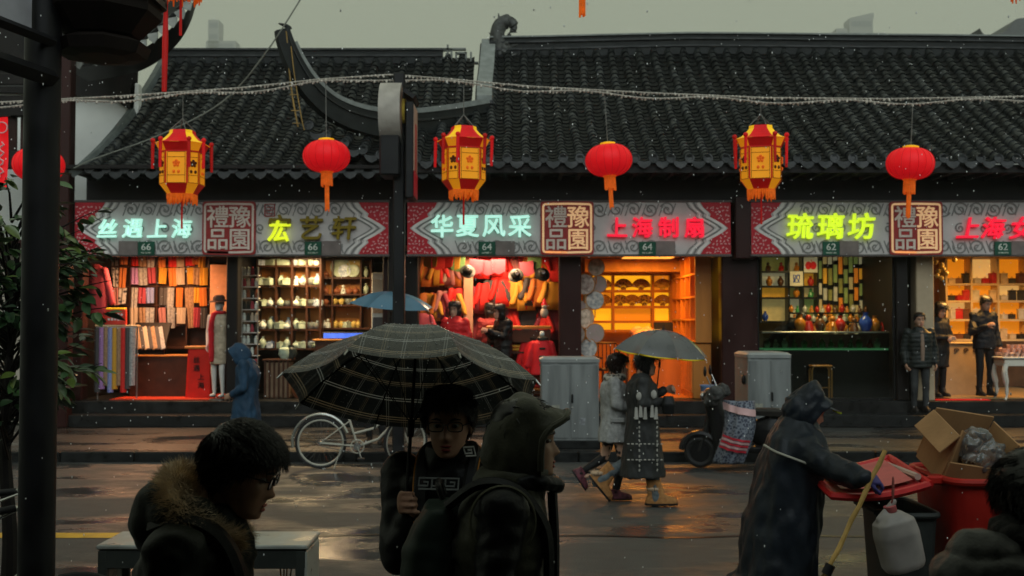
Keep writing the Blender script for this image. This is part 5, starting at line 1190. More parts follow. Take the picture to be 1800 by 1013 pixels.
for i in range(14):
    k = random.choice((2, 4, 0, 2, 4, 3)); place(gn[k] + '_glass_piece', gv[k][i % 2], (gc.location.x - 1.1 + i * .165, 19.36 + rnd(-.06, .1), FZ + .878), f'{gn[k]} glass piece inside the green lit counter', 'glassware', 'glass pieces in the lit counter', rnd(0, 6), sc=.85)
for i, (u, k, kk, s_) in enumerate(((1405, 0, 0, 1.5), (1420, 3, 1, 1.6), (1440, 5, 0, 1.4), (1462, 0, 1, 1.5), (1475, 3, 0, 1.4), (1500, 5, 1, 1.3), (1520, 1, 0, 1.7), (1536, 0, 0, 1.4), (1556, 3, 1, 1.6))):
    place(gn[k] + '_glass_ornament', gv[k][kk], (P(u, 560, 19.5).x, 19.45, FZ + 1.172), f'large {gn[k]} glass {"vase" if kk == 0 else "figure"} on the counter, {["first", "second", "third", "fourth", "fifth", "sixth", "seventh", "eighth", "ninth"][i]} from the left', 'glassware', 'large glass pieces on the counter', rnd(0, 6), sc=s_)
ish = thing('inner_shelf', 'stepped black shelf of small glass figures behind the glassware counter', 'shelf', (P(1475, 560, 20.1).x, 20.1, FZ + .001))
for k in range(3): obj('step_board', MB().box((0, k * .12, 1.16 + k * .17), (1.75, .12, .03), .005), BK, ish)
obj('support', MB().box((0, .15, .56), (1.7, .36, 1.1)), BK, ish); random.seed(90)
for k in range(3):
    for i in range(15):
        q = random.choice((0, 0, 3, 5, 0, 4, 2)); place(gn[q] + '_glass_trinket', gv[q][(i + k) % 2], (ish.location.x - .8 + i * .115 + rnd(-.02, .02), 20.1 + k * .12, FZ + 1.177 + k * .17), f'small {gn[q]} glass trinket on the {["front", "middle", "rear"][k]} step of the black shelf', 'glassware', 'glass trinkets on the stepped shelf', rnd(0, 6), sc=rnd(.6, .8))
win = thing('shop_window', 'large glass pane with dark frame across the glassware shop', 'window', ((fx(1329) + fx(1571)) / 2, 18.72, FZ + .001)); ww_ = fx(1571) - fx(1329)
obj('pane', MB().box((0, 0, 1.27), (ww_ - .06, .010, 2.46)), TG, win)
for x in (-ww_ / 2 + .02, ww_ / 2 - .02): obj('frame', MB().box((x, 0, 1.27), (.04, .06, 2.5), .006), BK, win)
for z in (.02, 2.52): obj('rail', MB().box((0, 0, z), (ww_ - .08, .06, .04), .006), BK, win)
sto = thing('wooden_stool', 'pale wooden stool inside the glassware window', 'stool', (P(1442, 690, 19.0).x, 18.98, FZ + .001))
for x in (-.17, .17):
    for y in (-.08, .08): obj('leg', MB().tube([(x, y, 0), (x, y, .5), (x * .85, y, .56)], .016, 6), WOODH, sto)
obj('seat', MB().box((0, 0, .575), (.36, .22, .035), .012), WOODH, sto); obj('stretcher', MB().tube([(-.17, 0, .2), (.17, 0, .2)], .011, 6), WOODH, sto)
obj('window_floor', MB().box((P(1450, 690, 19).x, 18.98, FZ + .005), (2.4, .46, .010)), M('window_floor_tan', (.34, .22, .10), .35, var=.2, scale=3), label='tan floor strip inside the glassware window', cat='floor')
# ---------------------------------------------------------------- 6 gift shop
shelf_unit('gift_shelf', 'tall cream shelf wall full of boxed gifts in the gift shop', [1664, 1708, 1755, 1805, 1850], [453, 500, 530, 563, 598], 21.0, .3, CREAMW, CREAMW, .04, [LITA, M('lit_cream', (.7, .5, .25), .5, emit=(1, .55, .15), estr=.5), LITA])
BXM = [M('gift_box_' + n, c, .4, var=.2, scale=10) for n, c in (('red', (.5, .02, .015)), ('cream', (.6, .45, .28)), ('brown', (.16, .06, .025)), ('black', (.03, .025, .02)), ('white', (.6, .55, .48)))]
bxn = ['red', 'cream', 'brown', 'black', 'white']
def giftbox(m_, w, h):
    mb = MB().box((0, 0, h * .4), (w, .12, h * .8), .006); mb.box((0, 0, h * .9), (w * 1.04, .126, h * .18), .006); mb.tube([(-w * .15, -.02, h), (0, -.02, h + .03), (w * .15, -.02, h)], .007, 5); return mb.mesh('gift_box', m_, True)
gb = [giftbox(m_, .13, h) for m_ in BXM for h in (.1, .2)]; random.seed(21)
for r_, v in enumerate((500, 530, 563, 598)):
    for c, (a, b) in enumerate(((1664, 1708), (1708, 1755), (1755, 1805), (1805, 1850))):
        for q in range(3):
            k = random.randrange(10); place(bxn[k // 2] + '_gift_box', gb[k], (P(lerp(a, b, .2 + .3 * q), v, 21.08).x, 21.08 + rnd(0, .05), P(900, v, 21.0).z + .021), f'{bxn[k // 2]} gift box on the cream shelf wall, {["top", "second", "third", "bottom"][r_]} row, {["first", "second", "third", "last"][c]} column, {["left", "middle", "right"][q]}', 'box', 'gift boxes on the cream shelf wall', rnd(-.4, .4))
gd = thing('gift_counter', 'beige panelled counter in the gift shop behind the waiting people', 'counter', (P(1690, 690, 20.0).x, 20.0, FZ + .001)); obj('body', MB().box((0, 0, .47), (.95, .45, .94), .012), M('counter_beige', (.42, .30, .18), .5, var=.1), gd); obj('top', MB().box((0, 0, .955), (1.0, .5, .03), .006), CREAMW, gd)
sc2_ = MB()
for i in range(5): sc2_.tube([(-.35 + i * .17 + x_, -.235, .82 + z_) for x_, z_ in spiral(0, 0, .05, 1.2, 1, 0, 12)], .007, 5)
obj('scroll_trim', sc2_, WOODB, gd, kind='stuff')
wt = thing('white_table', 'small white table with cabriole legs at the gift shop door', 'table', (P(1792, 690, 19.0).x, 19.0, FZ + .001)); WT = M('white_lacquer', (.62, .58, .50), .35, var=.08)
obj('top', MB().box((0, 0, .72), (.78, .5, .04), .012), WT, wt); obj('apron', MB().box((0, 0, .635), (.7, .44, .12), .01), WT, wt)
for x in (-.32, .32):
    for y in (-.2, .2): obj('leg', MB().tube(spline([(x, y, .6), (x * 1.1, y * 1.1, .48), (x * .98, y, .25), (x * .97, y, .08), (x * 1.08, y * 1.08, .0)], 4), [.045] * 4 + [.05] * 4 + [.03] * 4 + [.02] * 4 + [.03], 8), WT, wt, True)
cup = MB().lathe([(0, 0), (.025, 0), (.045, .06), (.048, .065), (.04, .06), (0, .015)], n=12).mesh('wrapped_cup', M('cup_pink', (.62, .42, .36), .35, var=.25, scale=25), True); k = 0
for lay, (nx, ny) in enumerate(((7, 4), (6, 3), (4, 2))):
    for i in range(nx):
        for j in range(ny): place('wrapped_cup', cup, (wt.location.x + (i - (nx - 1) / 2) * .1, 19.0 + (j - (ny - 1) / 2) * .11, FZ + .742 + lay * .068), 'pale pink cup in the heap on the white table', 'cup', 'cups heaped on the white table', rot=(rnd(-.15, .15), rnd(-.15, .15), 0))
obj('red_mat', MB().box((P(1690, 700, 18.72).x, 18.74, FZ + .008), (.92, .24, .014), .005), M('mat_red', (.6, .012, .02), .7, var=.15, scale=30, bump=.4), label='bright red doormat on the gift shop threshold', cat='doormat')
hg = thing('gift_garland', 'string of gold ornaments at the left jamb of the gift shop', 'garland', P(1650, 452, 19.2))
for i in range(9): obj('ornament', MB().ell((rnd(-.06, .28), 0, -.05 - i * .04), .045), GOLDC, hg, True)
obj('gift_shop_floor', MB().box((P(1760, 690, 20).x, 20.7, FZ + .005), (2.6, 3.2, .010)), M('gift_floor', (.42, .28, .13), .3, var=.15, scale=3), label='amber lit floor of the gift shop', cat='floor')
# ================================================================== people: builders
SKIN = M('skin', (.42, .235, .155), .45, var=.12, scale=25, sub=.08)
SKIN2 = M('skin_pale', (.50, .30, .21), .45, var=.1, scale=25, sub=.08)
HAIR = M('black_hair', (.005, .0045, .0045), .34, var=.4, scale=40, spec=.5)
HAIRB = M('dark_brown_hair', (.02, .011, .008), .35, var=.4, scale=40)
LIP = M('lips', (.30, .07, .06), .4, var=.1)
EYEW = M('eye_white', (.32, .3, .28), .2); EYEB = M('eye_dark', (.01, .007, .005), .1)
HEADT = [(-.120, .066, .030, .018), (-.112, .086, .004, .034), (-.098, .092, -.018, .047), (-.080, .089, -.042, .056), (-.060, .090, -.062, .0625), (-.035, .088, -.080, .068), (-.010, .083, -.094, .072),
         (.012, .086, -.101, .0745), (.035, .091, -.104, .0765), (.060, .086, -.102, .0765), (.082, .071, -.092, .070), (.100, .047, -.073, .056), (.112, .018, -.046, .036), (.118, -.012, -.016, .006)]
def gz(d, s): return math.exp(-(d / s) ** 2)
def head_pt(z, th, off=0.0, face=True):
    f, b, w = interp(HEADT, z); cy = (f + b) / 2; ry = (f - b) / 2 + off; rx = w + off
    c, s_ = math.cos(th), math.sin(th)                           # th = 90 deg is the face
    x = rx * math.copysign(abs(c) ** .92, c); y = cy + ry * math.copysign(abs(s_) ** .92, s_)
    if face and s_ > 0:
        nz = interp([(-.060, 0), (-.050, .010), (-.045, .022), (-.036, .027), (-.022, .020), (-.005, .012), (.012, .006), (.03, 0)], z)[0]
        nw = interp([(-.06, .016), (-.042, .0155), (-.03, .012), (0, .009), (.03, .012)], z)[0]
        y += nz * gz(x, nw)
        y += .0075 * gz(z + .069, .0065) * gz(x, .022) + .0075 * gz(z + .083, .007) * gz(x, .019) - .004 * gz(z + .0765, .003) * gz(x, .024)
        y += .006 * gz(z + .106, .012) * gz(x, .02) - .003 * gz(z + .094, .007) * gz(x, .02)
        y += -.012 * (gz(x - .032, .017) + gz(x + .032, .017)) * gz(z - .0, .012) + .005 * gz(z - .022, .009) * gz(abs(x) - .03, .02)
        y += .004 * gz(abs(x) - .045, .015) * gz(z + .03, .02)
    return Vector((x, y, z))
def head_mb(mb, T, scale=1.0, ears=True):
    n, m = 56, 70; vs = []
    for i in range(m + 1):
        t = i / m; z = lerp(-.120, .118, t)
        for j in range(n): vs.append(T @ (head_pt(z, 2 * PI * j / n) * scale))
    fs = [(i * n + j, i * n + (j + 1) % n, (i + 1) * n + (j + 1) % n, (i + 1) * n + j) for i in range(m) for j in range(n)]
    fs += [tuple(range(n))[::-1], tuple(m * n + j for j in range(n))]
    mb.add(vs, fs)
    if ears:
        for s_ in (-1, 1):
            e = MB().ell((0, 0, 0), (.007, .017, .031), n=12, m=8).ell((.003, .006, -.02), (.006, .009, .014), n=10, m=6)
            mb.add([T @ (Vector((s_ * (.077 + v[0]), -.012 + v[1] - .25 * v[2] * .3, -.012 + v[2])) * scale) for v in e.v], [f if s_ > 0 else f[::-1] for f in e.f])
def hair_mb(T, thick, hairline, low, tufts=300, tl=.05, seed=1, down=.6, fringe=0.0, scale=1.0, side=.0, tw=.0034):
    """cap of hair over the scalp plus loose locks; hairline(th) gives its lower edge per direction"""
    random.seed(seed); n, m = 48, 44; mb = MB(); vs = []
    for i in range(m + 1):
        z = lerp(low, .118, i / m)
        for j in range(n):
            th = 2 * PI * j / n; hl = hairline(th); k = sm((z - hl + .008) / .02)
            tp = thick * (1.0 + .2 * noise.noise(Vector((math.cos(th) * 6, math.sin(th) * 6, z * 60)))) * (.72 + .5 * sm((z - .02) / .08))
            off = lerp(-.014, tp, k); zz = z + (off * .9 * sm((z - .05) / .06) if off > 0 else 0)
            p = head_pt(min(z, .116), th, off, False); p.z = zz; vs.append(T @ (p * scale))
    fs = [(i * n + j, i * n + (j + 1) % n, (i + 1) * n + (j + 1) % n, (i + 1) * n + j) for i in range(m) for j in range(n)]
    fs += [tuple(range(n))[::-1], tuple(m * n + j for j in range(n))]
    mb.add(vs, fs)
    for _ in range(tufts):
        th = rnd(0, 2 * PI); hl = hairline(th); z = rnd(hl + .004, .105) if random.random() < .6 else rnd(.092, .1178)
        p = head_pt(z, th, thick * .5, False); p.z += thick * .5 * sm((z - .05) / .06)
        out = Vector((p.x, p.y + .005, p.z * .9)).normalized(); tp = sm((p.z - .045) / .05)
        d = Vector((rnd(-.35, .35) + side + p.x * 4 * tp, (.75 + rnd(-.3, .3)) * tp - .15 * (1 - tp), -down * (1 - tp) - .1)); d = (d - out * d.dot(out) * .85).normalized()
        L = tl * rnd(.5, 1.2); q = p + out * (L * .16 + .004) + d * L * .4; r = q + d * L * .6 - out * L * rnd(-.05, .12)
        mb.tube([T @ (p * scale), T @ (q * scale), T @ (r * scale)], [tw, tw * .8, tw * .15], 3)
    return mb
def short_hairline(th):
    s_ = math.sin(th)                                            # face +1, nape -1
    return interp([(-1, -.065), (-.5, -.055), (-.15, -.03), (.1, -.012), (.35, .012), (.6, .045), (.8, .058), (1, .06)], s_)[0]
def hand(mb, T, curl=(25, 35, 25), spread=4, thumb=(35, 15), sc=1.0, sgn=1, r=.0088):
    """palm in local XY, fingers along +Y, palm side -Z, thumb on sgn*X side"""
    L = lambda x, y, z: T @ (Vector((x * sgn, y, z)) * sc)
    mb.add(*_palm(T, sgn, sc))
    for i, (x, l) in enumerate(((.030, .92), (.010, 1.0), (-.011, .95), (-.031, .76))):
        p = Vector((x, .082 - abs(x - .005) * .18, 0)); a = 0; fan_ = R(spread * (1.5 - i))
        for k, seg in enumerate((.042, .027, .022)):
            a += R(curl[k]); d = Vector((math.sin(fan_) * math.cos(a), math.cos(a) * math.cos(fan_), -math.sin(a))); q = p + d * seg * l
            mb.cap(T @ (Vector((p.x * sgn, p.y, p.z)) * sc), T @ (Vector((q.x * sgn, q.y, q.z)) * sc), (r - .0007 * k) * sc, (r - .0007 * (k + 1)) * sc, 8); p = q
    p = Vector((.030, .028, -.006)); a1, a2 = R(thumb[0]), R(thumb[1])
    d = Vector((math.sin(a1), math.cos(a1) * .8, -.45)).normalized()
    for k, seg in enumerate((.038, .030, .024)):
        q = p + d * seg; mb.cap(T @ (Vector((p.x * sgn, p.y, p.z)) * sc), T @ (Vector((q.x * sgn, q.y, q.z)) * sc), (.0118 - .001 * k) * sc, (.0108 - .001 * k) * sc, 8); p = q
        d = (d + Vector((-.5 * math.sin(a2 * 2), .1, -.25 * math.sin(a2 * 2)))).normalized()
def _palm(T, sgn, sc):
    e = MB().loft([(0, 0, 0, .026, .016), (0, 0, .03, .036, .016), (0, 0, .06, .042, .0145), (-.001, 0, .085, .040, .011)], 16, 2.6)
    return [T @ (Vector((v[0] * sgn, v[2], v[1])) * sc) for v in e.v], [f if sgn < 0 else f[::-1] for f in e.f]
def frame_from(p, ydir, zdir):
    y = Vector(ydir).normalized(); z = Vector(zdir); z = (z - y * z.dot(y)).normalized(); x = y.cross(z)
    m = Matrix((x, y, z)).transposed().to_4x4(); m.translation = Vector(p); return m
def joints(H=1.68, lean=0.0, **kw):
    J = dict(pel=(0, 0, .53 * H), chest=(0, .0, .735 * H), neck=(0, -.005, .835 * H), head=(0, .02, H - .122), hrot=(0, 0, 0))
    for s_, c in ((-1, 'R'), (1, 'L')):
        # facing +Y: the right hand side of the figure is +X
        sx = 1 if c == 'R' else -1
        J['sh' + c] = (sx * .112 * H, -.01, .805 * H); J['el' + c] = (sx * .14 * H, -.02, .63 * H); J['wr' + c] = (sx * .135 * H, .05, .485 * H)
        J['hip' + c] = (sx * .052 * H, 0, .515 * H); J['kn' + c] = (sx * .056 * H, .02, .28 * H); J['an' + c] = (sx * .058 * H, -.01, .055 * H)
    J.update(kw); return {k: (Vector(v) if k != 'hrot' else v) for k, v in J.items()}
def HT(J): return Matrix.Translation(J['head']) @ Euler(J['hrot']).to_matrix().to_4x4()
def wrinkle(amp, f=9, sx=(1, 1, 1)):
    def d(c, n):
        q = Vector((c.x * f * sx[0], c.y * f * sx[1], c.z * f * sx[2]))
        return amp * (noise.noise(q) + .55 * noise.noise(q * 2.3 + Vector((7, 3, 1))) - .3 * abs(noise.noise(q * 1.4 + Vector((1, 9, 4)))))
    return d
def torso(mb, J, k=1.0, hem=None, hemr=None, pad=0.0, neck=True):
    p, c, n = J['pel'], J['chest'], J['neck']; secs = []
    if hem is not None:
        hz, hx, hy = hem; q = Vector((p.x + (hemr[0] if hemr else 0), p.y + (hemr[1] if hemr else 0), hz)); secs.append((q.x, q.y, q.z, hx, hy))
        secs.append(((p.x + q.x) / 2, (p.y + q.y) / 2, (p.z + q.z) / 2, lerp(hx, .17 * k + pad, .5), lerp(hy, .125 * k + pad, .5)))
    secs.append((p.x, p.y, p.z + (.02 if hem else -.06), .168 * k + pad, .122 * k + pad))
    w = p.lerp(c, .5); secs.append((w.x, w.y, w.z, .155 * k + pad, .112 * k + pad))
    secs.append((c.x, c.y, c.z, .178 * k + pad, .125 * k + pad))
    s_ = c.lerp(n, .62); shw = (J['shR'] - J['shL']).length / 2
    secs.append((s_.x, s_.y, s_.z, min(.18 * k, shw * .95) + pad, .105 * k + pad))
    secs.append((n.x, n.y, n.z + .0, .085 * k + pad * .6, .075 * k + pad * .6)); secs.append((n.x, n.y + .005, n.z + .05, .062 * k + pad * .5, .062 * k + pad * .5))
    mb.loft(secs, 28, 2.35)
def sleeve(mb, J, c, r0=.068, r1=.055, r2=.046, cut=.02):
    s_, e, w = J['sh' + c], J['el' + c], J['wr' + c]; d = (w - e).normalized()
    mb.ell(s_, r0 * 1.08); mb.cap(s_, e, r0, r1); mb.cap(e, w - d * cut, r1, r2)
def legs(mb, J, r=(.088, .062, .046), hip=True):
    if hip: mb.ell(J['pel'] - Vector((0, 0, .03)), (.155, .115, .12))
    for c in 'RL':
        d_ = (J['an' + c] - J['kn' + c]).normalized(); mb.cap(J['hip' + c], J['kn' + c], r[0], r[1]); mb.cap(J['kn' + c], J['an' + c] + d_ * .025, r[1], r[2])
def shoe(J, c, mat, par, toe=None, L=.25, boot=0.0, sole=None, name='shoe', k=1.0):
    a = J['an' + c]; d = Vector(toe or (0, 1, 0)).normalized(); z0 = a.z - .055
    up = Vector((0, 0, 1)) - d * d.z; up.normalize(); side = d.cross(up)
    M4 = Matrix((side, d, up)).transposed().to_4x4(); M4.translation = a - up * .055; M4 = M4 @ Matrix.Diagonal((k, k, k, 1))
    mb = MB(); mb.T = M4
    mb.loft([(0, .05, .006, .042, .125), (0, .05, .03, .044, .13), (0, .045, .055, .04, .115), (0, .01, .08, .036, .07), (0, -.015, .11 + boot, .042 + boot * .08, .05 + boot * .08)], 20, 2.5); mb.T = None
    o = obj(name, mb, mat, par, True, 60)
    sm_ = MB(); sm_.T = M4; sm_.loft([(0, .05, -.002, .044, .132), (0, .05, .014, .045, .133)], 20, 2.6); obj('sole', sm_, sole or POST, o, True, 40)
    return o
def person(label, loc, rz, J, skin=SKIN, vox=.012, hands=(True, True), handT=None, curl=(25, 35, 25), name='person', cat='person', group=None, skin_it=2, hs=1.0):
    t = thing(name, label, cat, loc, rz, group); b = MB()
    T = HT(J); head_mb(b, T, hs)
    hb = T @ Vector((0, -.035, -.07)); b.cap(J['neck'] - Vector((0, 0, .05)), hb, .058, .056)
    torso(b, J, .84)
    for c in 'RL':
        b.cap(J['sh' + c], J['el' + c], .042, .036); b.cap(J['el' + c], J['wr' + c], .036, .026)
        b.cap(J['hip' + c], J['kn' + c], .07, .052); b.cap(J['kn' + c], J['an' + c], .045, .028); b.ell(J['an' + c] + Vector((0, .04, -.025)), (.036, .09, .028))
        if hands[0 if c == 'R' else 1]:
            w = J['wr' + c]; d = (w - J['el' + c])
            if handT and c in handT: hT, cu, th = handT[c]
            else: hT, cu, th = frame_from(w, d + Vector((0, .1, 0)), Vector((1 if c == 'R' else -1, 0, .2))), curl, (30, 10)
            hand(b, hT, cu, thumb=th, sgn=1 if c == 'R' else -1, r=max(.0088, vox * .85))
    body = obj('body', remesh(b, vox, skin_it, 'body', skin), None, t)
    return t, T, body
def face_parts(t, T, glasses=None, brow=HAIR, eyes=True, lips=True, hs=1.0):
    for s_ in (-1, 1):
        c = T @ (Vector((s_ * .032, .071, .0)) * hs)
        if eyes:
            e = obj('eye', MB().ell(c, (.0135, .0105, .0075), T.to_3x3()), EYEW, t, True); obj('iris', MB().ell(T @ (Vector((s_ * .032, .0795, 0)) * hs), (.0062, .0035, .0062), T.to_3x3()), EYEB, e, True)
        obj('eyebrow', MB().tube([T @ (Vector((s_ * .016, .0905, .021)) * hs), T @ (Vector((s_ * .032, .0900, .027)) * hs), T @ (Vector((s_ * .052, .077, .022)) * hs)], [.0035, .0045, .002], 6), brow, t, True)
    if lips: obj('lips', MB().ell(T @ (Vector((0, .0935, -.0692)) * hs), (.021, .0055, .0042), T.to_3x3()).ell(T @ (Vector((0, .0925, -.083)) * hs), (.018, .006, .0052), T.to_3x3()), LIP, t, True)
    if glasses:
        g = tag(link('glasses', None, t), None); fm = M('glasses_frame', (.012, .012, .013), .3); w, h = glasses
        for s_ in (-1, 1):
            cx = s_ * .034; pts = [(cx + w * math.copysign(abs(math.cos(a)) ** .6, math.cos(a)), .0955, .0 + h * math.copysign(abs(math.sin(a)) ** .6, math.sin(a))) for a in [2 * PI * i / 24 for i in range(25)]]
            obj('rim', MB().tube([T @ (Vector(p) * hs) for p in pts], .0022, 6), fm, g, True)
            obj('lens', MB().add([T @ (Vector(p) * hs) for p in pts[:-1]], [tuple(range(24))]), TG, g)
            obj('temple', MB().tube([T @ (Vector((s_ * .063, .0935, .006)) * hs), T @ (Vector((s_ * .079, .03, .004)) * hs), T @ (Vector((s_ * .080, -.02, .0)) * hs), T @ (Vector((s_ * .078, -.04, -.02)) * hs)], .0024, 5), fm, g)
        obj('bridge', MB().tube([T @ (Vector((-.01, .098, .006)) * hs), T @ (Vector((0, .107, .009)) * hs), T @ (Vector((.01, .098, .006)) * hs)], .002, 5), fm, g)
def fur_ring(pts, r, L, n, mat, par, seed=2, name='fur_trim', lean=None):
    random.seed(seed); core = MB().tube(pts, [r] * len(pts), 10); o = obj(name, core, mat, par, True); fb = MB(); K = len(pts) - 1
    for _ in range(n):
        k = random.randrange(K); p = Vector(pts[k]).lerp(Vector(pts[k + 1]), random.random()); d = (Vector(pts[k + 1]) - Vector(pts[k])).normalized()
        a = d.orthogonal().normalized(); b = d.cross(a); th = rnd(0, 2 * PI); out = a * math.cos(th) + b * math.sin(th)
        s_ = p + out * r * .8; tip = out * .75 + d * rnd(-.7, .7) + Vector((rnd(-.5, .5), rnd(-.5, .5), rnd(-.65, .25))) + (lean or Vector()); l = L * rnd(.5, 1.25)
        m_ = s_ + (out * .9 + tip * .3) * l * .5; e = m_ + tip.normalized() * l * .55; w = d.cross(out).normalized() * .0011 + d * .0006
        i = len(fb.v); fb.v += [tuple(s_ - w), tuple(s_ + w), tuple(m_ + w * .7), tuple(m_ - w * .7), tuple(e)]; fb.f += [(i, i + 1, i + 2, i + 3), (i + 3, i + 2, i + 4)]
    obj('fur_strands', fb, mat, o, kind='stuff'); return o
def stitched(mb_, mat, par, name, **kw): return obj(name, mb_, mat, par, True, **kw)
# ================================================================== foreground people
OLIVE = M('olive_nylon', (.042, .042, .026), .5, var=.2, scale=20, bump=.12, bscale=120, sheen=.1)
BLKN = M('black_nylon', (.007, .0075, .008), .45, var=.3, scale=20, bump=.12, bscale=120)
DKGR = M('dark_green_parka', (.009, .011, .008), .55, var=.25, scale=20, bump=.15, bscale=140)
JEAN = M('dark_denim', (.03, .036, .05), .7, var=.3, scale=30, bump=.2, bscale=200)
BLKT = M('black_trousers', (.012, .012, .013), .6, var=.3)
FUR = M('tan_fur', (.74, .53, .36), .7, var=.5, scale=24)
LEA = M('dark_shoe', (.02, .016, .014), .4)
PRINT = M('white_print', (.4, .4, .38), .6)
# ---- man with fur hood, facing right, head bowed
hx = P(426, 826, 2.95)
J = joints(1.68, head=(0, .10, 1.535), hrot=(R(-20), 0, 0), neck=(0, .0, 1.40), chest=(0, -.03, 1.22), pel=(0, -.04, .88),
           shR=(.20, -.02, 1.345), shL=(-.20, -.02, 1.345), elR=(.26, -.05, 1.05), elL=(-.26, -.05, 1.05), wrR=(.2, .18, .92), wrL=(-.2, .18, .92))
loc = Vector((hx.x - .10, 2.95, 0)); RZ = R(-90)
m1, T1, b1 = person('man in dark parka with tan fur hood and glasses, bowed head facing right', loc, RZ, J, vox=.0055, skin_it=2)
m1.scale = (.978,) * 3; face_parts(m1, T1, (.025, .0165))
obj('hair', hair_mb(T1, .010, short_hairline, -.072, 9000, .044, 4, .6, tw=.0016), HAIR, m1, True, 180)
jk = MB(); torso(jk, J, 1.0, (.70, .22, .17), (0, 0), .03)
for c in 'RL': sleeve(jk, J, c, .076, .066, .054)
jk.loft([(0, -.01, 1.32, .15, .14), (0, .0, 1.38, .12, .115), (0, .0, 1.415, .105, .10)], 24, 2.2)
ja = obj('parka', remesh(jk, .010, 5, 'parka', DKGR, wrinkle(.022, 8, (1, 1, 1.4))), None, m1)
hd_ = MB().ell((0, -.115, 1.385), (.15, .075, .10), (R(25), 0, 0)).ell((0, -.10, 1.45), (.14, .08, .07), (R(20), 0, 0)).ell((.11, -.03, 1.42), (.07, .1, .07)).ell((-.11, -.03, 1.42), (.07, .1, .07))
obj('hood', remesh(hd_, .010, 4, 'hood', DKGR, wrinkle(.014, 9)), None, m1)
ring = spline([(.02, .075, 1.335), (.07, .055, 1.35), (.115, .02, 1.385), (.128, -.02, 1.435), (.09, -.058, 1.487), (.0, -.075, 1.502), (-.09, -.058, 1.487), (-.128, -.02, 1.435), (-.115, .02, 1.385), (-.07, .055, 1.35), (-.02, .075, 1.335)], 6)
fur_ring(ring, .028, .042, 24000, FUR, m1, 3)
st1 = MB(); 
st_pts = [Vector((.19, .085, 1.40)), Vector((.205, .12, 1.25)), Vector((.19, .12, 1.05))]
obj('backpack_strap', MB().tube(spline([(.135, -.10, 1.40), (.15, .0, 1.425), (.15, .10, 1.36), (.155, .15, 1.2), (.15, .13, 1.0)], 5), .020, 6, sx=1.6), BLKN, m1, True)
for i, c in enumerate('alt.'):
    o = link('chest_print', text_mesh(c, .036, .01, .003, PRINT), m1, (.302 + .0, .02 + i * .019, 1.262 - i * .004), (0, R(-8), R(90)))
tr = MB(); legs(tr, J); obj('trousers', remesh(tr, .015, 3, 'trousers', JEAN, wrinkle(.008, 8)), None, m1)
for c in 'RL': shoe(J, c, LEA, m1)
# ---- man holding the tartan umbrella, facing the viewer
ux = P(792, 752, 3.98)
Ju = joints(1.68, head=(0, .03, 1.535), hrot=(R(-4), R(0), R(4)), neck=(0, -.02, 1.40), chest=(0, -.03, 1.22), shR=(.185, -.02, 1.345), shL=(-.185, -.02, 1.345), pel=(0, -.03, .88))
RZu = R(172)
Ri = Matrix.Rotation(-RZu, 3, 'Z'); locu = Vector((ux.x, 3.98, 0))
def to_l(p, loc, rz): return Matrix.Rotation(-rz, 3, 'Z') @ (Vector(p) - loc)
hand_w = P(722, 884, 3.86)
wl = to_l(hand_w, locu, RZu)
Ju['wrR'] = wl + Vector((.0, -.015, -.055)); Ju['elR'] = to_l(P(716, 978, 3.92), locu, RZu) + Vector((.04, 0, 0))
gripT = frame_from(Ju['wrR'], (-.10, .28, .96), (.85, -.35, .1))
gripT = frame_from(wl + Vector((.035, -.02, -.035)), (-.62, .72, .25), (-.62, -.72, .3) if False else (.72, -.30, -.1))
# fist round the shaft: fingers run across it, palm towards the shaft
gx = frame_from(wl + Vector((.045, -.045, -.005)), (-.25, .97, .12), (.95, .22, 0))
u1, T2, b2 = person('man with glasses and camera strap standing under the tartan umbrella', locu, RZu, Ju, vox=.0055, handT={'R': (gx, (62, 78, 60), (20, 30))})
face_parts(u1, T2, (.026, .017))
obj('hair', hair_mb(T2, .013, short_hairline, -.072, 6500, .036, 8, .6, tw=.0016), HAIR, u1, True, 180)
jk = MB(); torso(jk, Ju, 1.0, (.72, .22, .165), (0, 0), .03)
for c in 'RL': sleeve(jk, Ju, c, .075, .066, .05, -.0 if c == 'R' else .02)
jk.loft([(0, -.01, 1.36, .12, .11), (0, .0, 1.42, .095, .095), (0, .01, 1.455, .085, .085)], 24, 2.2)
obj('jacket', remesh(jk, .010, 4, 'jacket', BLKN, wrinkle(.011, 8, (1, 1, 1.5))), None, u1)
sp_pts = spline([(.055, -.09, 1.445), (.09, .0, 1.435), (.09, .10, 1.35), (.075, .165, 1.2), (.03, .18, 1.02)], 5); sp2 = [(-x, y, z) for x, y, z in sp_pts]
STR = M('strap_black', (.015, .015, .016), .6); ORG = M('strap_orange', (.5, .2, .02), .5)
for pts_ in (sp_pts, sp2):
    so_ = obj('camera_strap', MB().tube(pts_, .016, 6, sx=1.4), STR, u1, True); obj('strap_edge', MB().tube([(x + math.copysign(.022, x), y, z) for x, y, z in pts_], .003, 5), ORG, so_)
cm = link('camera', None, u1); obj('camera_body', MB().box((0, .22, .97), (.13, .06, .085), .012), POST, cm); o = obj('lens', MB().lathe([(.0, 0), (.034, 0), (.034, .05), (.03, .06), (0, .055)], n=18), POST, cm, True); o.location = (0, .25, .97); o.rotation_euler = (R(-90), 0, 0)
for i, c in enumerate('SONY'): link('strap_lettering', text_mesh(c, .034, .012, .003, PRINT), u1, (-.088 - .002 * i, .178 - .006 * (i - 1), 1.315 - i * .030), (R(-22), R(-86), R(180)))
KEYM = MB().ribbon([(-.02, -.016), (.02, -.016), (.02, .018), (-.02, .018), (-.02, -.006), (.008, -.006), (.008, .006), (-.006, .006)], .006, -.002, .002)
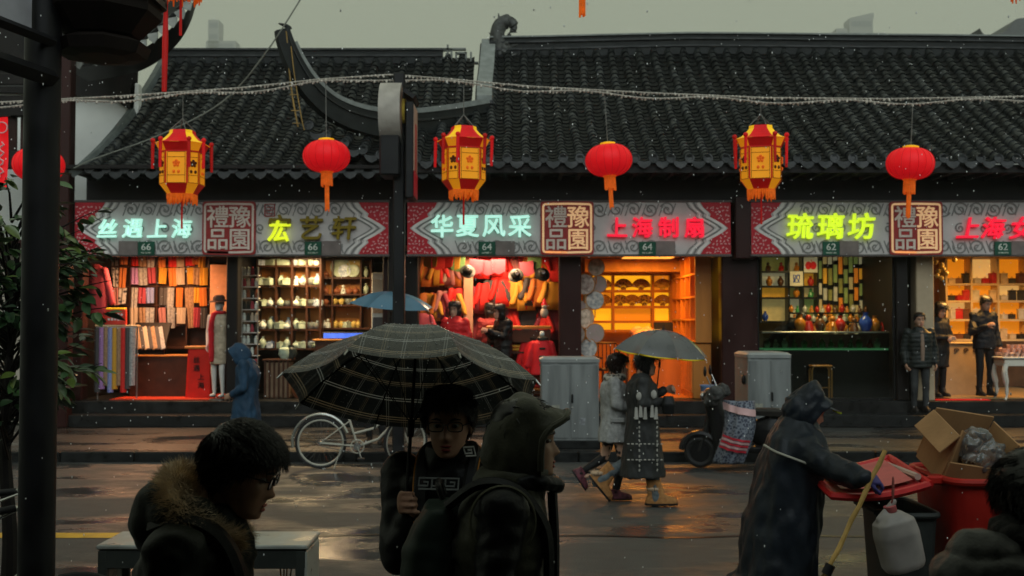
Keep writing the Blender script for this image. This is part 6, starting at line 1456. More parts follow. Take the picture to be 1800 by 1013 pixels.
o = obj('collar_emblem', KEYM, PRINT, u1); o.location = (-.084, .075, 1.437); o.rotation_euler = (R(-30), 0, R(180 + 38))
for k in range(3): o = obj('chest_emblem', KEYM, M('grey_print', (.16, .17, .16), .6), u1); o.location = (.055 - k * .047, .172, 1.335); o.rotation_euler = (R(-25), 0, R(180)); o.scale = (1.15,) * 3
tr = MB(); legs(tr, Ju); obj('trousers', remesh(tr, .015, 3, 'trousers', BLKT, wrinkle(.008, 8)), None, u1)
for c in 'RL': shoe(Ju, c, LEA, u1)
obj('wristwatch', MB().tube([Ju['wrR'] + Vector((.034 * math.cos(a), .034 * math.sin(a), .012)) for a in [2 * PI * i / 16 for i in range(17)]], .006, 6), STEEL, u1, True)
# ---- hooded woman in front of him, facing right
wx = P(915, 770, 3.5)
Jw = joints(1.62, head=(0, .06, 1.525), hrot=(R(-2), 0, 0), neck=(0, .0, 1.385), chest=(0, -.02, 1.2), pel=(0, -.02, .86), shR=(.175, -.01, 1.325), shL=(-.175, -.01, 1.325), elR=(.23, -.04, 1.05), elL=(-.23, -.04, 1.05), wrR=(.18, .16, .93), wrL=(-.18, .16, .93))
locw = Vector((wx.x - .045, 3.5, 0))
w1_, T3, b3 = person('woman in olive hooded vest facing right, in front of the umbrella man', locw, RZ, Jw, skin=SKIN2, vox=.0055)
face_parts(w1_, T3)
obj('hair', hair_mb(T3, .012, lambda th: interp([(-1, -.11), (0, -.08), (.4, .0), (.7, .05), (1, .062)], math.sin(th))[0], -.115, 200, .04, 2, .8), HAIR, w1_, True, 180)
def hood_shell(T, mat, par, front, w=.118, top=.155, back=-.155, low=-.17, th=.012, brim=.0, e=2.3, nm='hood', droop=0.0, amp=1.0, peak=0.0):
    mb = MB(); nu, nv = 26, 40; yb = back
    for i in range(nu + 1):
        u = i / nu; r = math.sin(min(1, u * 1.35) * PI / 2) ** .62; r = max(r, .03)
        for j in range(nv + 1):
            a = 2 * PI * j / nv - PI / 2                           # -90 deg: bottom
            c, s_ = math.cos(a), math.sin(a); zc = (top + low) / 2 - .0; rz2 = (top - low) / 2
            x = w * r * math.copysign(abs(c) ** (2 / e), c); z = zc + rz2 * r * math.copysign(abs(s_) ** (2 / e), s_)
            yf = front((z - low) / (top - low)); y = lerp(yb, yf, u ** 1.15)
            if u > .93 and s_ > .2: z += brim * (u - .93) / .07
            if s_ > 0: z -= droop * s_ * sm((y + .03) / .16)
            q = Vector((x, y, z)); nn = amp * (.010 * noise.noise(q * 11) + .006 * noise.noise(q * 27)); q.z += peak * max(0, s_) ** 6 * math.exp(-((y + .03) / .05) ** 2)
            mb.v.append(tuple(T @ (q * (1 + nn / .15))))
    mb.f += [(i * (nv + 1) + j, i * (nv + 1) + j + 1, (i + 1) * (nv + 1) + j + 1, (i + 1) * (nv + 1) + j) for i in range(nu) for j in range(nv)]
    mb.f = [f[::-1] for f in mb.f]
    return obj(nm, thicken(mb, th), mat, par, True, 180)
hf = lambda q: interp([(0, .065), (.22, .055), (.45, .052), (.62, .056), (.78, .085), (.9, .122), (1, .138)], q)[0]
hw = hood_shell(T3, OLIVE, w1_, hf, .116, .156, -.140, -.19, .012, droop=.062, amp=2.2)
rimp = [Vector((.117 * math.copysign(abs(math.cos(a)) ** .87, math.cos(a)), 0, -.019 + .171 * math.copysign(abs(math.sin(a)) ** .87, math.sin(a)))) for a in [R(-20 + 220 * i / 30) for i in range(31)]]
obj('hood_hem', MB().tube([T3 @ Vector((p.x, hf((p.z + .19) / .346) - .004, p.z - (.062 * max(0, (p.z + .017) / .173) * sm((hf((p.z + .19) / .346) + .03) / .16)))) for p in rimp], .011, 8), OLIVE, hw, True)
jk = MB(); torso(jk, Jw, 1.0, (.66, .23, .18), (0, 0), .034)
jk.loft([(0, -.005, 1.335, .14, .125), (0, .01, 1.40, .115, .12), (0, .03, 1.435, .10, .115)], 24, 2.2)
for c in 'RL': jk.ell(Jw['sh' + c], (.07, .085, .08))
obj('vest', remesh(jk, .010, 4, 'vest', OLIVE, wrinkle(.013, 8, (1, 1, 1.7))), None, w1_)
sv = MB()
for c in 'RL': sleeve(sv, Jw, c, .078, .066, .05)
obj('sleeves', remesh(sv, .010, 4, 'sleeves', BLKN, wrinkle(.012, 9, (1, 1, 1.6))), None, w1_)
obj('collar', remesh(MB().tube(spline([(.10, .03, 1.40), (.085, .11, 1.395), (.03, .155, 1.385), (-.03, .155, 1.385), (-.085, .11, 1.395), (-.10, .03, 1.40)], 4), .028, 8), .008, 2, 'collar', BLKN, wrinkle(.01, 16)), None, w1_)
obj('zip_placket', MB().tube(spline([(.025, .145, 1.36), (.03, .152, 1.2), (.03, .152, 1.0), (.03, .165, .7)], 5), .016, 6), BLKN, w1_, True)
arm_seam = [(.165 + .085 * 0 + .012, -.01 + .098 * math.cos(a), 1.30 + .105 * math.sin(a)) for a in [R(-40 + 260 * i / 24) for i in range(25)]]
obj('armhole_piping', MB().tube([(x + .03, y, z) for x, y, z in arm_seam], .005, 6), M('piping_olive', (.10, .10, .065), .5), w1_, True)
bp = MB().loft([(0, -.235, .98, .14, .07), (0, -.25, 1.05, .155, .085), (0, -.24, 1.2, .15, .08), (0, -.21, 1.32, .12, .05)], 24, 3.0)
bpk = obj('backpack', remesh(bp, .012, 2, 'backpack', M('backpack_dark_green', (.018, .028, .022), .55, var=.3), wrinkle(.012, 9)), None, w1_)
obj('backpack_handle', MB().tube(spline([(.05, -.2, 1.34), (.04, -.215, 1.385), (-.04, -.215, 1.385), (-.05, -.2, 1.34)], 4), .010, 6), BLKN, bpk, True)
obj('shoulder_strap', MB().tube(spline([(.10, -.18, 1.33), (.125, -.08, 1.40), (.135, .03, 1.385), (.14, .12, 1.27), (.15, .13, 1.1)], 5), .019, 6, sx=1.5), BLKN, bpk, True)
tr = MB(); legs(tr, Jw); obj('trousers', remesh(tr, .015, 3, 'trousers', BLKT, wrinkle(.008, 8)), None, w1_)
for c in 'RL': shoe(Jw, c, LEA, w1_)
# ---- person in puffer jacket at the lower right corner, seen from behind
px_ = P(1868, 850, 2.35)
Jp = joints(1.66, head=(0, .05, 1.485), hrot=(R(-8), 0, 0), neck=(0, 0, 1.39), shR=(.215, -.02, 1.355), shL=(-.215, -.02, 1.355), elR=(.30, -.04, 1.06), elL=(-.30, -.04, 1.06), chest=(0, -.02, 1.22), pel=(0, -.02, .87))
locp = Vector((px_.x, 2.35, 0))
p4, T4, b4 = person('person in dark ribbed puffer jacket at the lower right corner, back turned', locp, R(15), Jp, vox=.008)
obj('hair', hair_mb(T4, .02, lambda th: interp([(-1, -.10), (0, -.07), (.4, .0), (.7, .05), (1, .06)], math.sin(th))[0], -.11, 6000, .04, 6, .9, tw=.0016), HAIR, p4, True, 180)
jk = MB(); torso(jk, Jp, 1.0, (.74, .25, .19), (0, 0), .05)
for c in 'RL': sleeve(jk, Jp, c, .102, .088, .07)
jk.loft([(0, -.02, 1.34, .14, .13), (0, -.01, 1.41, .11, .115), (0, .0, 1.445, .10, .105)], 24, 2.2)
def puff(amp, per):
    w_ = wrinkle(.007, 14)
    return lambda c, n: amp * (abs(math.sin(c.z * PI / per + .4 * noise.noise(c * 5))) ** .6 - .5) + w_(c, n)
PUF = M('puffer_charcoal', (.07, .072, .074), .42, var=.25, scale=14, bump=.15, bscale=90)
obj('puffer_jacket', remesh(jk, .009, 4, 'puffer_jacket', PUF, puff(.013, .075)), None, p4)
obj('olive_band', remesh(MB().loft([(0, -.02, .98, .27, .21), (0, -.02, 1.10, .268, .212)], 28, 2.35, True), .012, 2, 'olive_band', OLIVE, wrinkle(.006, 12)), None, p4)
obj('snood', remesh(MB().tube([(.115 * math.cos(a), -.01 + .11 * math.sin(a), 1.43 + .012 * math.sin(3 * a)) for a in [2 * PI * i / 20 for i in range(21)]], .048, 10), .010, 2, 'snood', M('knit_black', (.012, .012, .013), .8, bump=.5, bscale=60), wrinkle(.012, 15)), None, p4)
tr = MB(); legs(tr, Jp); obj('trousers', remesh(tr, .015, 3, 'trousers', BLKT), None, p4)
for c in 'RL': shoe(Jp, c, LEA, p4)

# ================================================================== umbrellas
def plaid():
    m = bpy.data.materials.new('tartan_cloth'); m.use_nodes = True; nt = m.node_tree; b = nt.nodes['Principled BSDF']; N = nt.nodes.new; L = nt.links.new
    uv = N('ShaderNodeUVMap'); sp = N('ShaderNodeSeparateXYZ'); L(uv.outputs[0], sp.inputs[0])
    def line(src, per, off, w):
        a = N('ShaderNodeMath'); a.operation = 'ADD'; a.inputs[1].default_value = off; L(src, a.inputs[0])
        mo = N('ShaderNodeMath'); mo.operation = 'PINGPONG'; mo.inputs[1].default_value = per / 2; L(a.outputs[0], mo.inputs[0])
        lt = N('ShaderNodeMath'); lt.operation = 'LESS_THAN'; lt.inputs[1].default_value = w; L(mo.outputs[0], lt.inputs[0]); return lt.outputs[0]
    base = None; cur = None; bc = N('ShaderNodeRGB'); bc.outputs[0].default_value = (.009, .012, .013, 1); cur = bc.outputs[0]
    for ax in (0, 1):
        for per, off, w, col, k in ((.14, .0, .0013, (.8, .8, .78), .95), (.14, .009, .0013, (.8, .8, .78), .95), (.14, .07, .0014, (.55, .42, .28), .9), (.14, .078, .0014, (.55, .42, .28), .9), (.14, .062, .0011, (.35, .28, .2), .7)):
            l = line(sp.outputs[ax], per, off, w); mx = N('ShaderNodeMix'); mx.data_type = 'RGBA'; mu = N('ShaderNodeMath'); mu.operation = 'MULTIPLY'; mu.inputs[1].default_value = k * (1 if ax else .35)
            L(l, mu.inputs[0]); L(mu.outputs[0], mx.inputs[0]); L(cur, mx.inputs[6]); mx.inputs[7].default_value = (*col, 1); cur = mx.outputs[2]
    L(cur, b.inputs['Base Color']); b.inputs['Roughness'].default_value = .32; b.inputs['Specular IOR Level'].default_value = .75
    b.inputs['Coat Weight'].default_value = .45; b.inputs['Coat Roughness'].default_value = .3
    tl_ = N('ShaderNodeBsdfTranslucent'); L(cur, tl_.inputs[0]); ms = N('ShaderNodeMixShader'); ms.inputs[0].default_value = .28; L(b.outputs[0], ms.inputs[1]); L(tl_.outputs[0], ms.inputs[2]); L(ms.outputs[0], nt.nodes['Material Output'].inputs[0])
    n = N('ShaderNodeTexNoise'); n.inputs['Scale'].default_value = 160; bp = N('ShaderNodeBump'); bp.inputs['Strength'].default_value = .25; bp.inputs['Distance'].default_value = .01; L(n.outputs[0], bp.inputs['Height']); L(bp.outputs[0], b.inputs['Normal'])
    return m
def umbrella(name, label, Rr, dome, mat, apex, tilt, shaft_len, a0, edge=None, sag=.06, grip=.12, rim_drop=.0):
    """origin at the apex, shaft along local -Z"""
    t = thing(name, label, 'umbrella', apex); t.rotation_euler = tilt; n = 8
    def prof(q): return -dome * q ** 2.1 - rim_drop * q ** 6
    for k in range(n):
        mb = MB(); nu, nv = 10, 8; uvs = []
        A0, A1 = a0 + 2 * PI * k / n, a0 + 2 * PI * (k + 1) / n; am = (A0 + A1) / 2
        for i in range(nu + 1):
            q = max(i / nu, .015)
            for j in range(nv + 1):
                w = j / nv; p0 = Vector((math.cos(A0), math.sin(A0), 0)) * Rr * q; p1 = Vector((math.cos(A1), math.sin(A1), 0)) * Rr * q
                p = p0.lerp(p1, w); s_ = 4 * w * (1 - w); p.z = prof(q) - sag * .55 * s_ * q * q * .6
                inw = Vector((math.cos(am), math.sin(am), 0)); p -= inw * s_ * .045 * Rr * q ** 3
                mb.v.append(tuple(p)); uvs.append((p.dot(Vector((-math.sin(am), math.cos(am), 0))), q * Rr * 1.05))
        mb.f += [(i * (nv + 1) + j, (i + 1) * (nv + 1) + j, (i + 1) * (nv + 1) + j + 1, i * (nv + 1) + j + 1) for i in range(nu) for j in range(nv)]
        me = mb.mesh('canopy_panel', mat, True, 180); ul = me.uv_layers.new(name='uv')
        for lp_ in me.loops: ul.data[lp_.index].uv = uvs[lp_.vertex_index]
        pn = obj('canopy_panel', me, None, t)
        if edge:
            i = nu; pts = [Vector(mb.v[i * (nv + 1) + j]) + Vector((0, 0, -.004)) for j in range(nv + 1)]; obj('hem', MB().tube(pts, .008, 5), edge, pn)
        rb = MB().tube([Vector((math.cos(A0) * Rr * q, math.sin(A0) * Rr * q, prof(q) - .008)) for q in (.03, .2, .4, .6, .8, .99)], .0032, 5); r_ = obj('rib', rb, POST, t)
        obj('stretcher', MB().tube([(0, 0, -dome - .12), Vector((math.cos(A0) * Rr * .5, math.sin(A0) * Rr * .5, prof(.5) - .01))], .0018, 4), POST, r_)
        obj('rib_tip', MB().tube([Vector((math.cos(A0) * Rr * .985, math.sin(A0) * Rr * .985, prof(.985) - .006)), Vector((math.cos(A0) * Rr * 1.025, math.sin(A0) * Rr * 1.025, prof(1.02) - .012))], [.005, .003], 6), STEEL, r_)
    obj('shaft', MB().tube([(0, 0, .02), (0, 0, -shaft_len * .5), (0, 0, -shaft_len)], [.0055, .0062, .0075], 8), POST, t, True)
    obj('runner', MB().lathe([(.006, -dome - .17), (.013, -dome - .165), (.013, -dome - .11), (.006, -dome - .1)], n=10), POST, t, True)
    obj('ferrule', MB().lathe([(.012, -.01), (.012, .004), (.006, .012), (.004, .045), (0, .05)], n=10), POST, t, True)
    obj('grip', MB().tube([(0, 0, -shaft_len + .01), (0, 0, -shaft_len - grip)], .013, 10), POST, t, True)
    return t
DOME = .235
top = P(733, 585, 4.12)
um = umbrella('tartan_umbrella', 'large dark tartan umbrella with white and tan lines, wet with rain', .49, DOME, plaid(), top, (R(-21), R(1.6), 0), .63, R(22.5 - 90), sag=.05)
# rain drops sitting on its upper side
random.seed(31); dp = MB()
for _ in range(2600):
    a = rnd(0, 2 * PI); qq = math.sqrt(rnd(.003, .98)); z = -DOME * qq ** 2.1
    k = (a - R(-67.5)) / (PI / 4); w = k - math.floor(k); s_ = 4 * w * (1 - w); z -= .05 * .55 * s_ * qq * qq * .6
    rr = .49 * qq * (math.cos(PI / 8) / math.cos((w - .5) * PI / 4)) - s_ * .045 * .49 * qq ** 3
    dp.ell((rr * math.cos(a), rr * math.sin(a), z + .0008), rnd(.0009, .0024), n=5, m=3)
obj('rain_drops', dp, M('water_drop', (.5, .52, .52), .05, spec=1.0), um, True, kind='stuff')
# ================================================================== street furniture
GREYC = M('cabinet_grey', (.17, .182, .18), .45, var=.3, scale=5, stretch=(1.5, 1.5, .18), rvar=.1)
GREYT = M('cabinet_cap_grey', (.26, .275, .27), .4, var=.12)
def cabinet(label, x0, x1, Y, v_top, dep, group):
    w = x1 - x0; t = thing('utility_cabinet', label, 'cabinet', ((x0 + x1) / 2, Y + dep / 2, .141), 0, group); h = P(900, v_top, Y).z - .141
    obj('plinth', MB().box((0, 0, .06), (w + .03, dep + .03, .12), .01), KERB, t)
    obj('body', MB().box((0, 0, (h + .06) / 2), (w, dep, h - .12), .012), GREYC, t)
    obj('cap', MB().loft([(0, 0, h - .075, w / 2 + .015, dep / 2 + .015), (0, 0, h - .03, w / 2 + .02, dep / 2 + .02), (0, 0, h, w / 2 - .03, dep / 2 - .03)], 32, 14), GREYT, t)
    for s_ in (-1, 1): obj('door', MB().box((s_ * w / 4, -dep / 2 - .004, h / 2 + .02), (w / 2 - .03, .012, h - .26), .004), GREYC, t)
    obj('sticker', MB().box((-w / 4, -dep / 2 - .0115, h * .45), (.11, .003, .075)), M('sticker_faded', (.24, .24, .2), .6, var=.3, scale=30), t)
    obj('sticker', MB().box((w / 4 - .03, -dep / 2 - .0115, h * .3), (.08, .003, .10), 0, (0, R(6), 0)), M('sticker_torn', (.2, .21, .22), .6, var=.4, scale=25), t)
    obj('handle', MB().box((.03, -dep / 2 - .02, h * .55), (.025, .03, .12), .006), POST, t); obj('lock', MB().lathe([(0, 0), (.014, 0), (.012, .014), (0, .014)], n=10), STEEL, t).location = (.03, -dep / 2 - .01, h * .45)
    return t
xa, xb = P(951, 700, 15.1).x, P(1053, 700, 15.1).x
cabinet('grey utility cabinet at the kerb behind the hooded woman', xa, xb, 15.1, 628, .5, 'utility cabinets')
xa, xb = P(1316, 700, 14.95).x, P(1392, 700, 14.95).x
c2_ = cabinet('grey utility cabinet at the kerb beside the covered scooter', xa, xb, 14.98, 620, .9, 'utility cabinets')
obj('side_knob', MB().ell((-(xb - xa) / 2 - .02, -.25, .95), (.03, .05, .07)), POST, c2_, True)
# ---- bicycles
WHT = M('bike_white', (.40, .385, .32), .35, var=.15); TYRE = M('tyre_rubber', (.02, .02, .02), .6); CHR = M('bike_chrome', (.5, .5, .47), .25, metal=.9)
def wheel(par, c, steer=0, Rw=.335):
    w = link('wheel', None, par, c, (0, 0, steer)); ring = lambda r, rr, n=40: MB().tube([(r * math.cos(2 * PI * i / n), 0, r * math.sin(2 * PI * i / n)) for i in range(n + 1)], rr, 8, False)
    obj('tyre', ring(Rw - .018, .018), TYRE, w, True); obj('rim', ring(Rw - .045, .013), WHT, w, True)
    sp = MB()
    for i in range(32):
        a = 2 * PI * i / 32; s_ = 1 if i % 2 else -1; sp.tube([(.025 * math.cos(a + .9 * s_), .03 * s_, .025 * math.sin(a + .9 * s_)), ((Rw - .05) * math.cos(a), 0, (Rw - .05) * math.sin(a))], .0016, 3)
    obj('spokes', sp, CHR, w, kind='stuff'); obj('hub', MB().lathe([(0, -.05), (.022, -.05), (.015, -.03), (.015, .03), (.022, .05), (0, .05)], n=12), CHR, w, True).rotation_euler = (R(90), 0, 0); return w
def bicycle(label, loc, rz, steer, group):
    t = thing('bicycle', label, 'bicycle', loc, rz, group); rw, fw = Vector((-.54, 0, .335)), Vector((.58, 0, .335)); bb = Vector((-.06, 0, .29)); st = Vector((-.2, 0, .72)); hd = Vector((.40, 0, .78)); hb = Vector((.44, 0, .62))
    wheel(t, rw); F_ = lambda nm, pts, r, m_=WHT: obj(nm, MB().tube(pts, r, 8), m_, t, True)
    F_('down_tube', [hb, (.2, 0, .38), bb], .018); F_('top_tube', [hd - Vector((0, 0, .05)), (.15, 0, .52), (-.12, 0, .45)], .016); F_('seat_tube', [bb, st], .015)
    for s_ in (-.05, .05): F_('chain_stay', [bb + Vector((0, s_ * .6, 0)), rw + Vector((0, s_, 0))], .009); F_('seat_stay', [st.lerp(bb, .25) + Vector((0, s_ * .4, 0)), rw + Vector((0, s_, 0))], .008)
    F_('head_tube', [hd, hb], .02)
    f = link('fork', None, t, hb, (0, 0, steer))
    for s_ in (-.05, .05): obj('fork_blade', MB().tube([(0, s_ * .5, 0), (.06, s_, -.1), (.14, s_, -.285)], [.013, .012, .009], 8), WHT, f, True)
    wheel(t, hb + Matrix.Rotation(steer, 3, 'Z') @ Vector((.14, 0, -.285)), steer)
    ste = link('handlebar', None, t, hd, (0, 0, steer)); obj('stem', MB().tube([(0, 0, 0), (-.03, 0, .16), (.03, 0, .22)], .014, 8), CHR, ste, True)
    obj('bar', MB().tube(spline([(-.16, -.30, .25), (-.06, -.25, .26), (.03, -.08, .23), (.03, .08, .23), (-.06, .25, .26), (-.16, .30, .25)], 5), .011, 8), CHR, ste, True)
    for s_ in (-1, 1): obj('grip', MB().tube([(-.20, s_ * .315, .248), (-.09, s_ * .27, .258)], .017, 10), TYRE, ste, True); obj('brake_lever', MB().tube([(-.07, s_ * .25, .25), (-.16, s_ * .28, .215)], .006, 6), CHR, ste)
    obj('seat_post', MB().tube([st, st + Vector((-.05, 0, .16))], .012, 8), CHR, t); obj('saddle', MB().loft([(-.28, 0, .88, .11, .085), (-.26, 0, .92, .13, .09), (-.24, 0, .94, .11, .07)], 20, 2.2), TYRE, t, True)
    ck = link('crank', None, t, bb); obj('chainring', MB().tube([(.085 * math.cos(2 * PI * i / 28), -.05, .085 * math.sin(2 * PI * i / 28)) for i in range(29)], .008, 6, False), WHT, ck, True); obj('spider', MB().lathe([(0, .04), (.05, .045), (.05, .055), (0, .06)], n=10), CHR, ck).rotation_euler = (R(90), 0, 0)
    for s_, a in ((-1, R(-70)), (1, R(110))): obj('crank_arm', MB().tube([(0, s_ * .06, 0), (.16 * math.cos(a), s_ * .07, .16 * math.sin(a))], .010, 6), CHR, ck); obj('pedal', MB().box((.16 * math.cos(a), s_ * .12, .16 * math.sin(a)), (.09, .09, .025), .006), TYRE, ck)
    obj('chain', MB().tube([(.0 - .06, -.05, .37), (-.54, -.05, .375), (-.58, -.05, .335), (-.54, -.05, .295), (-.06, -.05, .205)], .006, 5), STEEL, t)
    for c, a0, a1, nm in ((rw, 20, 200, 'rear_mudguard'),): obj(nm, MB().tube([c + Vector((.365 * math.cos(R(a)), 0, .365 * math.sin(R(a)))) for a in range(a0, a1, 10)], .022, 6, sx=1.4), CHR, t, True)
    obj('kickstand', MB().tube([bb + Vector((-.2, -.06, .0)), bb + Vector((-.28, -.16, -.27))], .008, 6), CHR, t)
    return t
bx_ = P(563, 778, 14.12); bicycle('white bicycle parked at the kerb behind the tartan umbrella', (bx_.x + .54, 14.15, 0), 0, R(38), 'bicycles')
bicycle('bicycle at the left picture edge, only its black handlebar grip showing', P(26, 895, 5.0) - Matrix.Rotation(R(24), 3, 'Z') @ Vector((.31, -.27, 1.035)), R(24), R(0), 'bicycles')
# ---- scooter under a quilted apron
SCB = M('scooter_black', (.010, .010, .011), .3, var=.2)
sx_ = P(1232, 800, 14.2).x
sct = thing('covered_scooter', 'black electric scooter with a patterned quilted apron, parked at the kerb', 'scooter', (sx_, 14.25, 0), R(-18))
def swheel(c, nm='wheel'):
    w = link(nm, None, sct, c); obj('tyre', MB().tube([(.165 * math.cos(2 * PI * i / 28), 0, .165 * math.sin(2 * PI * i / 28)) for i in range(29)], .042, 8, False), TYRE, w, True); obj('rim', MB().lathe([(0, -.03), (.06, -.03), (.13, -.02), (.13, .02), (.06, .03), (0, .03)], n=20), SCB, w, True).rotation_euler = (R(90), 0, 0)
swheel((0, 0, .207)); swheel((1.2, 0, .207))
obj('front_fender', MB().tube([(.235 * math.cos(R(a)), 0, .207 + .235 * math.sin(R(a))) for a in range(30, 190, 16)], .05, 8, sx=1.3), SCB, sct, True)
obj('fork', MB().tube([(0, 0, .207), (.09, 0, .5), (.16, 0, .85)], .045, 8), SCB, sct, True)
obj('body', remesh(MB().loft([(.55, 0, .22, .32, .12), (.6, 0, .3, .36, .14)], 20).cap((.30, 0, .28), (.17, 0, .85), .13, .12).ell((.95, 0, .48), (.36, .15, .22)).cap((.9, 0, .6), (1.25, 0, .62), .12, .1), .02, 3, 'body', SCB), None, sct)
obj('seat', MB().loft([(.92, 0, .70, .33, .13), (.92, 0, .76, .35, .14), (.94, 0, .79, .3, .11)], 20, 2.5), M('scooter_seat', (.02, .018, .016), .5), sct, True)
obj('handlebar_cowl', MB().ell((.14, 0, .95), (.10, .15, .09)), SCB, sct, True); obj('handlebar', MB().tube(spline([(.26, -.34, 1.0), (.2, -.2, 1.01), (.17, 0, .99), (.2, .2, 1.01), (.26, .34, 1.0)], 4), .014, 8), SCB, sct, True)
for s_ in (-1, 1): obj('mitten', remesh(MB().ell((.24, s_ * .29, .98), (.12, .09, .10)).ell((.18, s_ * .26, .90), (.1, .08, .1)), .014, 2, 'mitten', M('mitten_grey', (.05, .05, .048), .7, var=.6, scale=16), wrinkle(.02, 12)), None, sct); m_ = obj('mirror', MB().ell((.10, s_ * .24, 1.26), (.02, .055, .07), (0, 0, .3)), SCB, sct, True); obj('mirror_stalk', MB().tube([(.2, s_ * .22, 1.02), (.12, s_ * .24, 1.2)], .008, 6), STEEL, m_)
obj('headlight', MB().ell((.04, 0, .93), (.04, .08, .06)), STEEL, sct, True); obj('rear_rack', MB().box((1.42, 0, .78), (.3, .24, .03), .01), SCB, sct)
def quilt():
    m = pattern_mat('quilt_navy_check', (.015, .02, .045), (.16, .18, .22), 34, 'vor'); return m
def qp(a, b):
    x = lerp(.22, .62, a) + .05 * math.sin(b * 4); z = lerp(.90, .10, b ** .92); y = -.20 - .16 * math.sin(a * PI) - .07 * math.sin(b * PI) + .02 * math.sin(a * 19 + b * 5)
    return Vector((x + .10 * (1 - b), y, z))
ap_ = obj('quilted_apron', thicken(MB().sheet(qp, 18, 22), -.025), quilt(), sct, True, 180)
QR = M('quilt_red', (.5, .03, .05), .7, var=.2); QP = M('quilt_pink', (.6, .38, .38), .7, var=.2)
for k in range(5):
    b0 = .50 + k * .045; mb = MB().sheet(lambda a, b: qp(lerp(.05, .95, a), b0 + .032 * b + .10 * a) + Vector((0, -.030, 0)), 14, 1); obj('stripe', thicken(mb, -.006), QR if k % 2 == 0 else QP, ap_, True)
mb = MB().sheet(lambda a, b: qp(lerp(.0, 1, a), .02 + .10 * b + .1 * a) + Vector((0, -.030, 0)), 14, 2); obj('stripe', thicken(mb, -.006), QP, ap_, True)
# ---- wheeled bins, cardboard box, jerrycan, broom
BINR = M('bin_red', (.38, .018, .012), .42, var=.18, scale=5, rvar=.1); BINL = M('bin_lid_red', (.52, .04, .045), .35, var=.15, scale=6); BING = M('bin_grey', (.035, .04, .038), .5, var=.2)
def bin_(label, loc, mat, group, lid=None):
    t = thing('wheeled_bin', label, 'bin', loc, 0, group)
    sh = MB(); sh.loft([(0, 0, .10, .22, .26), (0, 0, .12, .235, .27), (0, 0, .95, .285, .355), (0, 0, .98, .29, .36)], 32, 7, False)
    body = obj('body', thicken(sh, .012), mat, t, True, 30); obj('floor', MB().box((0, 0, .11), (.40, .48, .02)), mat, body)
    obj('rim', MB().tube([(.30 * math.copysign(abs(math.cos(a)) ** .28, math.cos(a)), .37 * math.copysign(abs(math.sin(a)) ** .28, math.sin(a)), .99) for a in [2 * PI * i / 48 for i in range(49)]], .022, 8, False), mat, t, True)
    for y in (-.27, .27): obj('wheel', MB().lathe([(0, -.025), (.09, -.025), (.1, -.015), (.1, .015), (.09, .025), (0, .025)], n=20), TYRE, t, True, loc=(-.24, y, .10), rot=(R(90), 0, 0))
    obj('axle', MB().tube([(-.24, -.28, .10), (-.24, .28, .10)], .012, 6), STEEL, t)
    for y in (-.22, .22): obj('hinge_arm', MB().box((-.34, y, .985), (.10, .05, .05), .01), mat, t)
    obj('handle', MB().tube([(-.40, -.24, .99), (-.40, .24, .99)], .016, 8), mat, t, True)
    return t
bl_ = P(1632, 830, 6.5)
bin1 = bin_('red wheeled bin with open lid holding a cardboard box', (bl_.x + .32, 6.55, 0), BINR, 'wheeled bins')
def lidp(a, b):
    x = -.42 - .54 * a; z = 1.0 - .07 * a - .03 * math.sin(a * PI) ; y = lerp(-.33, .33, b)
    return Vector((x, y * (1 - .10 * a ** 3), z + .07 * (b - .35)))
ld = obj('lid', thicken(MB().sheet(lidp, 14, 10), -.014), BINL, bin1, True, 60)
rp_ = [lidp(0, b / 8) for b in range(9)] + [lidp(a / 8, 1) for a in range(1, 9)] + [lidp(1, 1 - b / 8) for b in range(1, 9)] + [lidp(1 - a / 8, 0) for a in range(1, 9)]
obj('lid_rim', MB().tube(rp_, .024, 6), M('bin_lid_edge', (.5, .02, .02), .35), ld, True); obj('lid_recess', MB().sheet(lambda a, b: lidp(.12 + .76 * a, .12 + .76 * b) + Vector((0, 0, .028)), 6, 6), M('bin_lid_pale', (.50, .10, .09), .4, var=.2), ld, True)
obj('lid_bar', MB().tube([(-.46, -.26, 1.01), (-.46, .26, 1.01)], .02, 8), M('bar_pale', (.45, .33, .28), .4), ld, True)
bin2 = bin_('dark grey wheeled bin below the open red lid', (P(1600, 900, 6.35).x, 6.55, 0), BING, 'wheeled bins')
bin2.scale = (.50, .80, .80)
obj('steel_handle', MB().tube([(-.30, -.34, .80), (-.18, -.36, .77), (-.10, -.36, .75)], .022, 8), CHR, bin2, True)
CARD = M('cardboard', (.36, .20, .09), .8, var=.15, scale=8, stretch=(1, 1, .2), bump=.1)
bx3 = thing('cardboard_box', 'open cardboard box tipped in the red bin with plastic wrap inside', 'box', (bin1.location.x - .13, 6.56, .99)); bx3.rotation_euler = (R(26), R(9), R(14))
cw, cd, chh = .40, .30, .32; th = .012
for nm, c, d in (('front', (0, -cd / 2, .07), (cw, th, .16)), ('back', (0, cd / 2, chh / 2 + .02), (cw, th, chh)), ('side', (cw / 2, 0, chh / 2), (th, cd - .026, chh * .98)), ('side', (-cw / 2, 0, chh / 2), (th, cd - .026, chh * .98)), ('bottom', (0, 0, .0), (cw - .03, cd - .03, th))): obj(nm, MB().box(c, d, .003), CARD, bx3)
obj('flap', MB().box((-cw / 2 - .05, 0, chh - .06), (.15, cd, th), .003, rot=(0, R(-58), 0)), CARD, bx3); obj('inner_flap', MB().box((-.05, -.02, .17), (.22, th, .2), .003, rot=(R(-12), R(24), R(28))), CARD, bx3)
PLB = M('clear_plastic', (.8, .8, .76), .12, var=.2, scale=20, trans=.85, spec=.8)
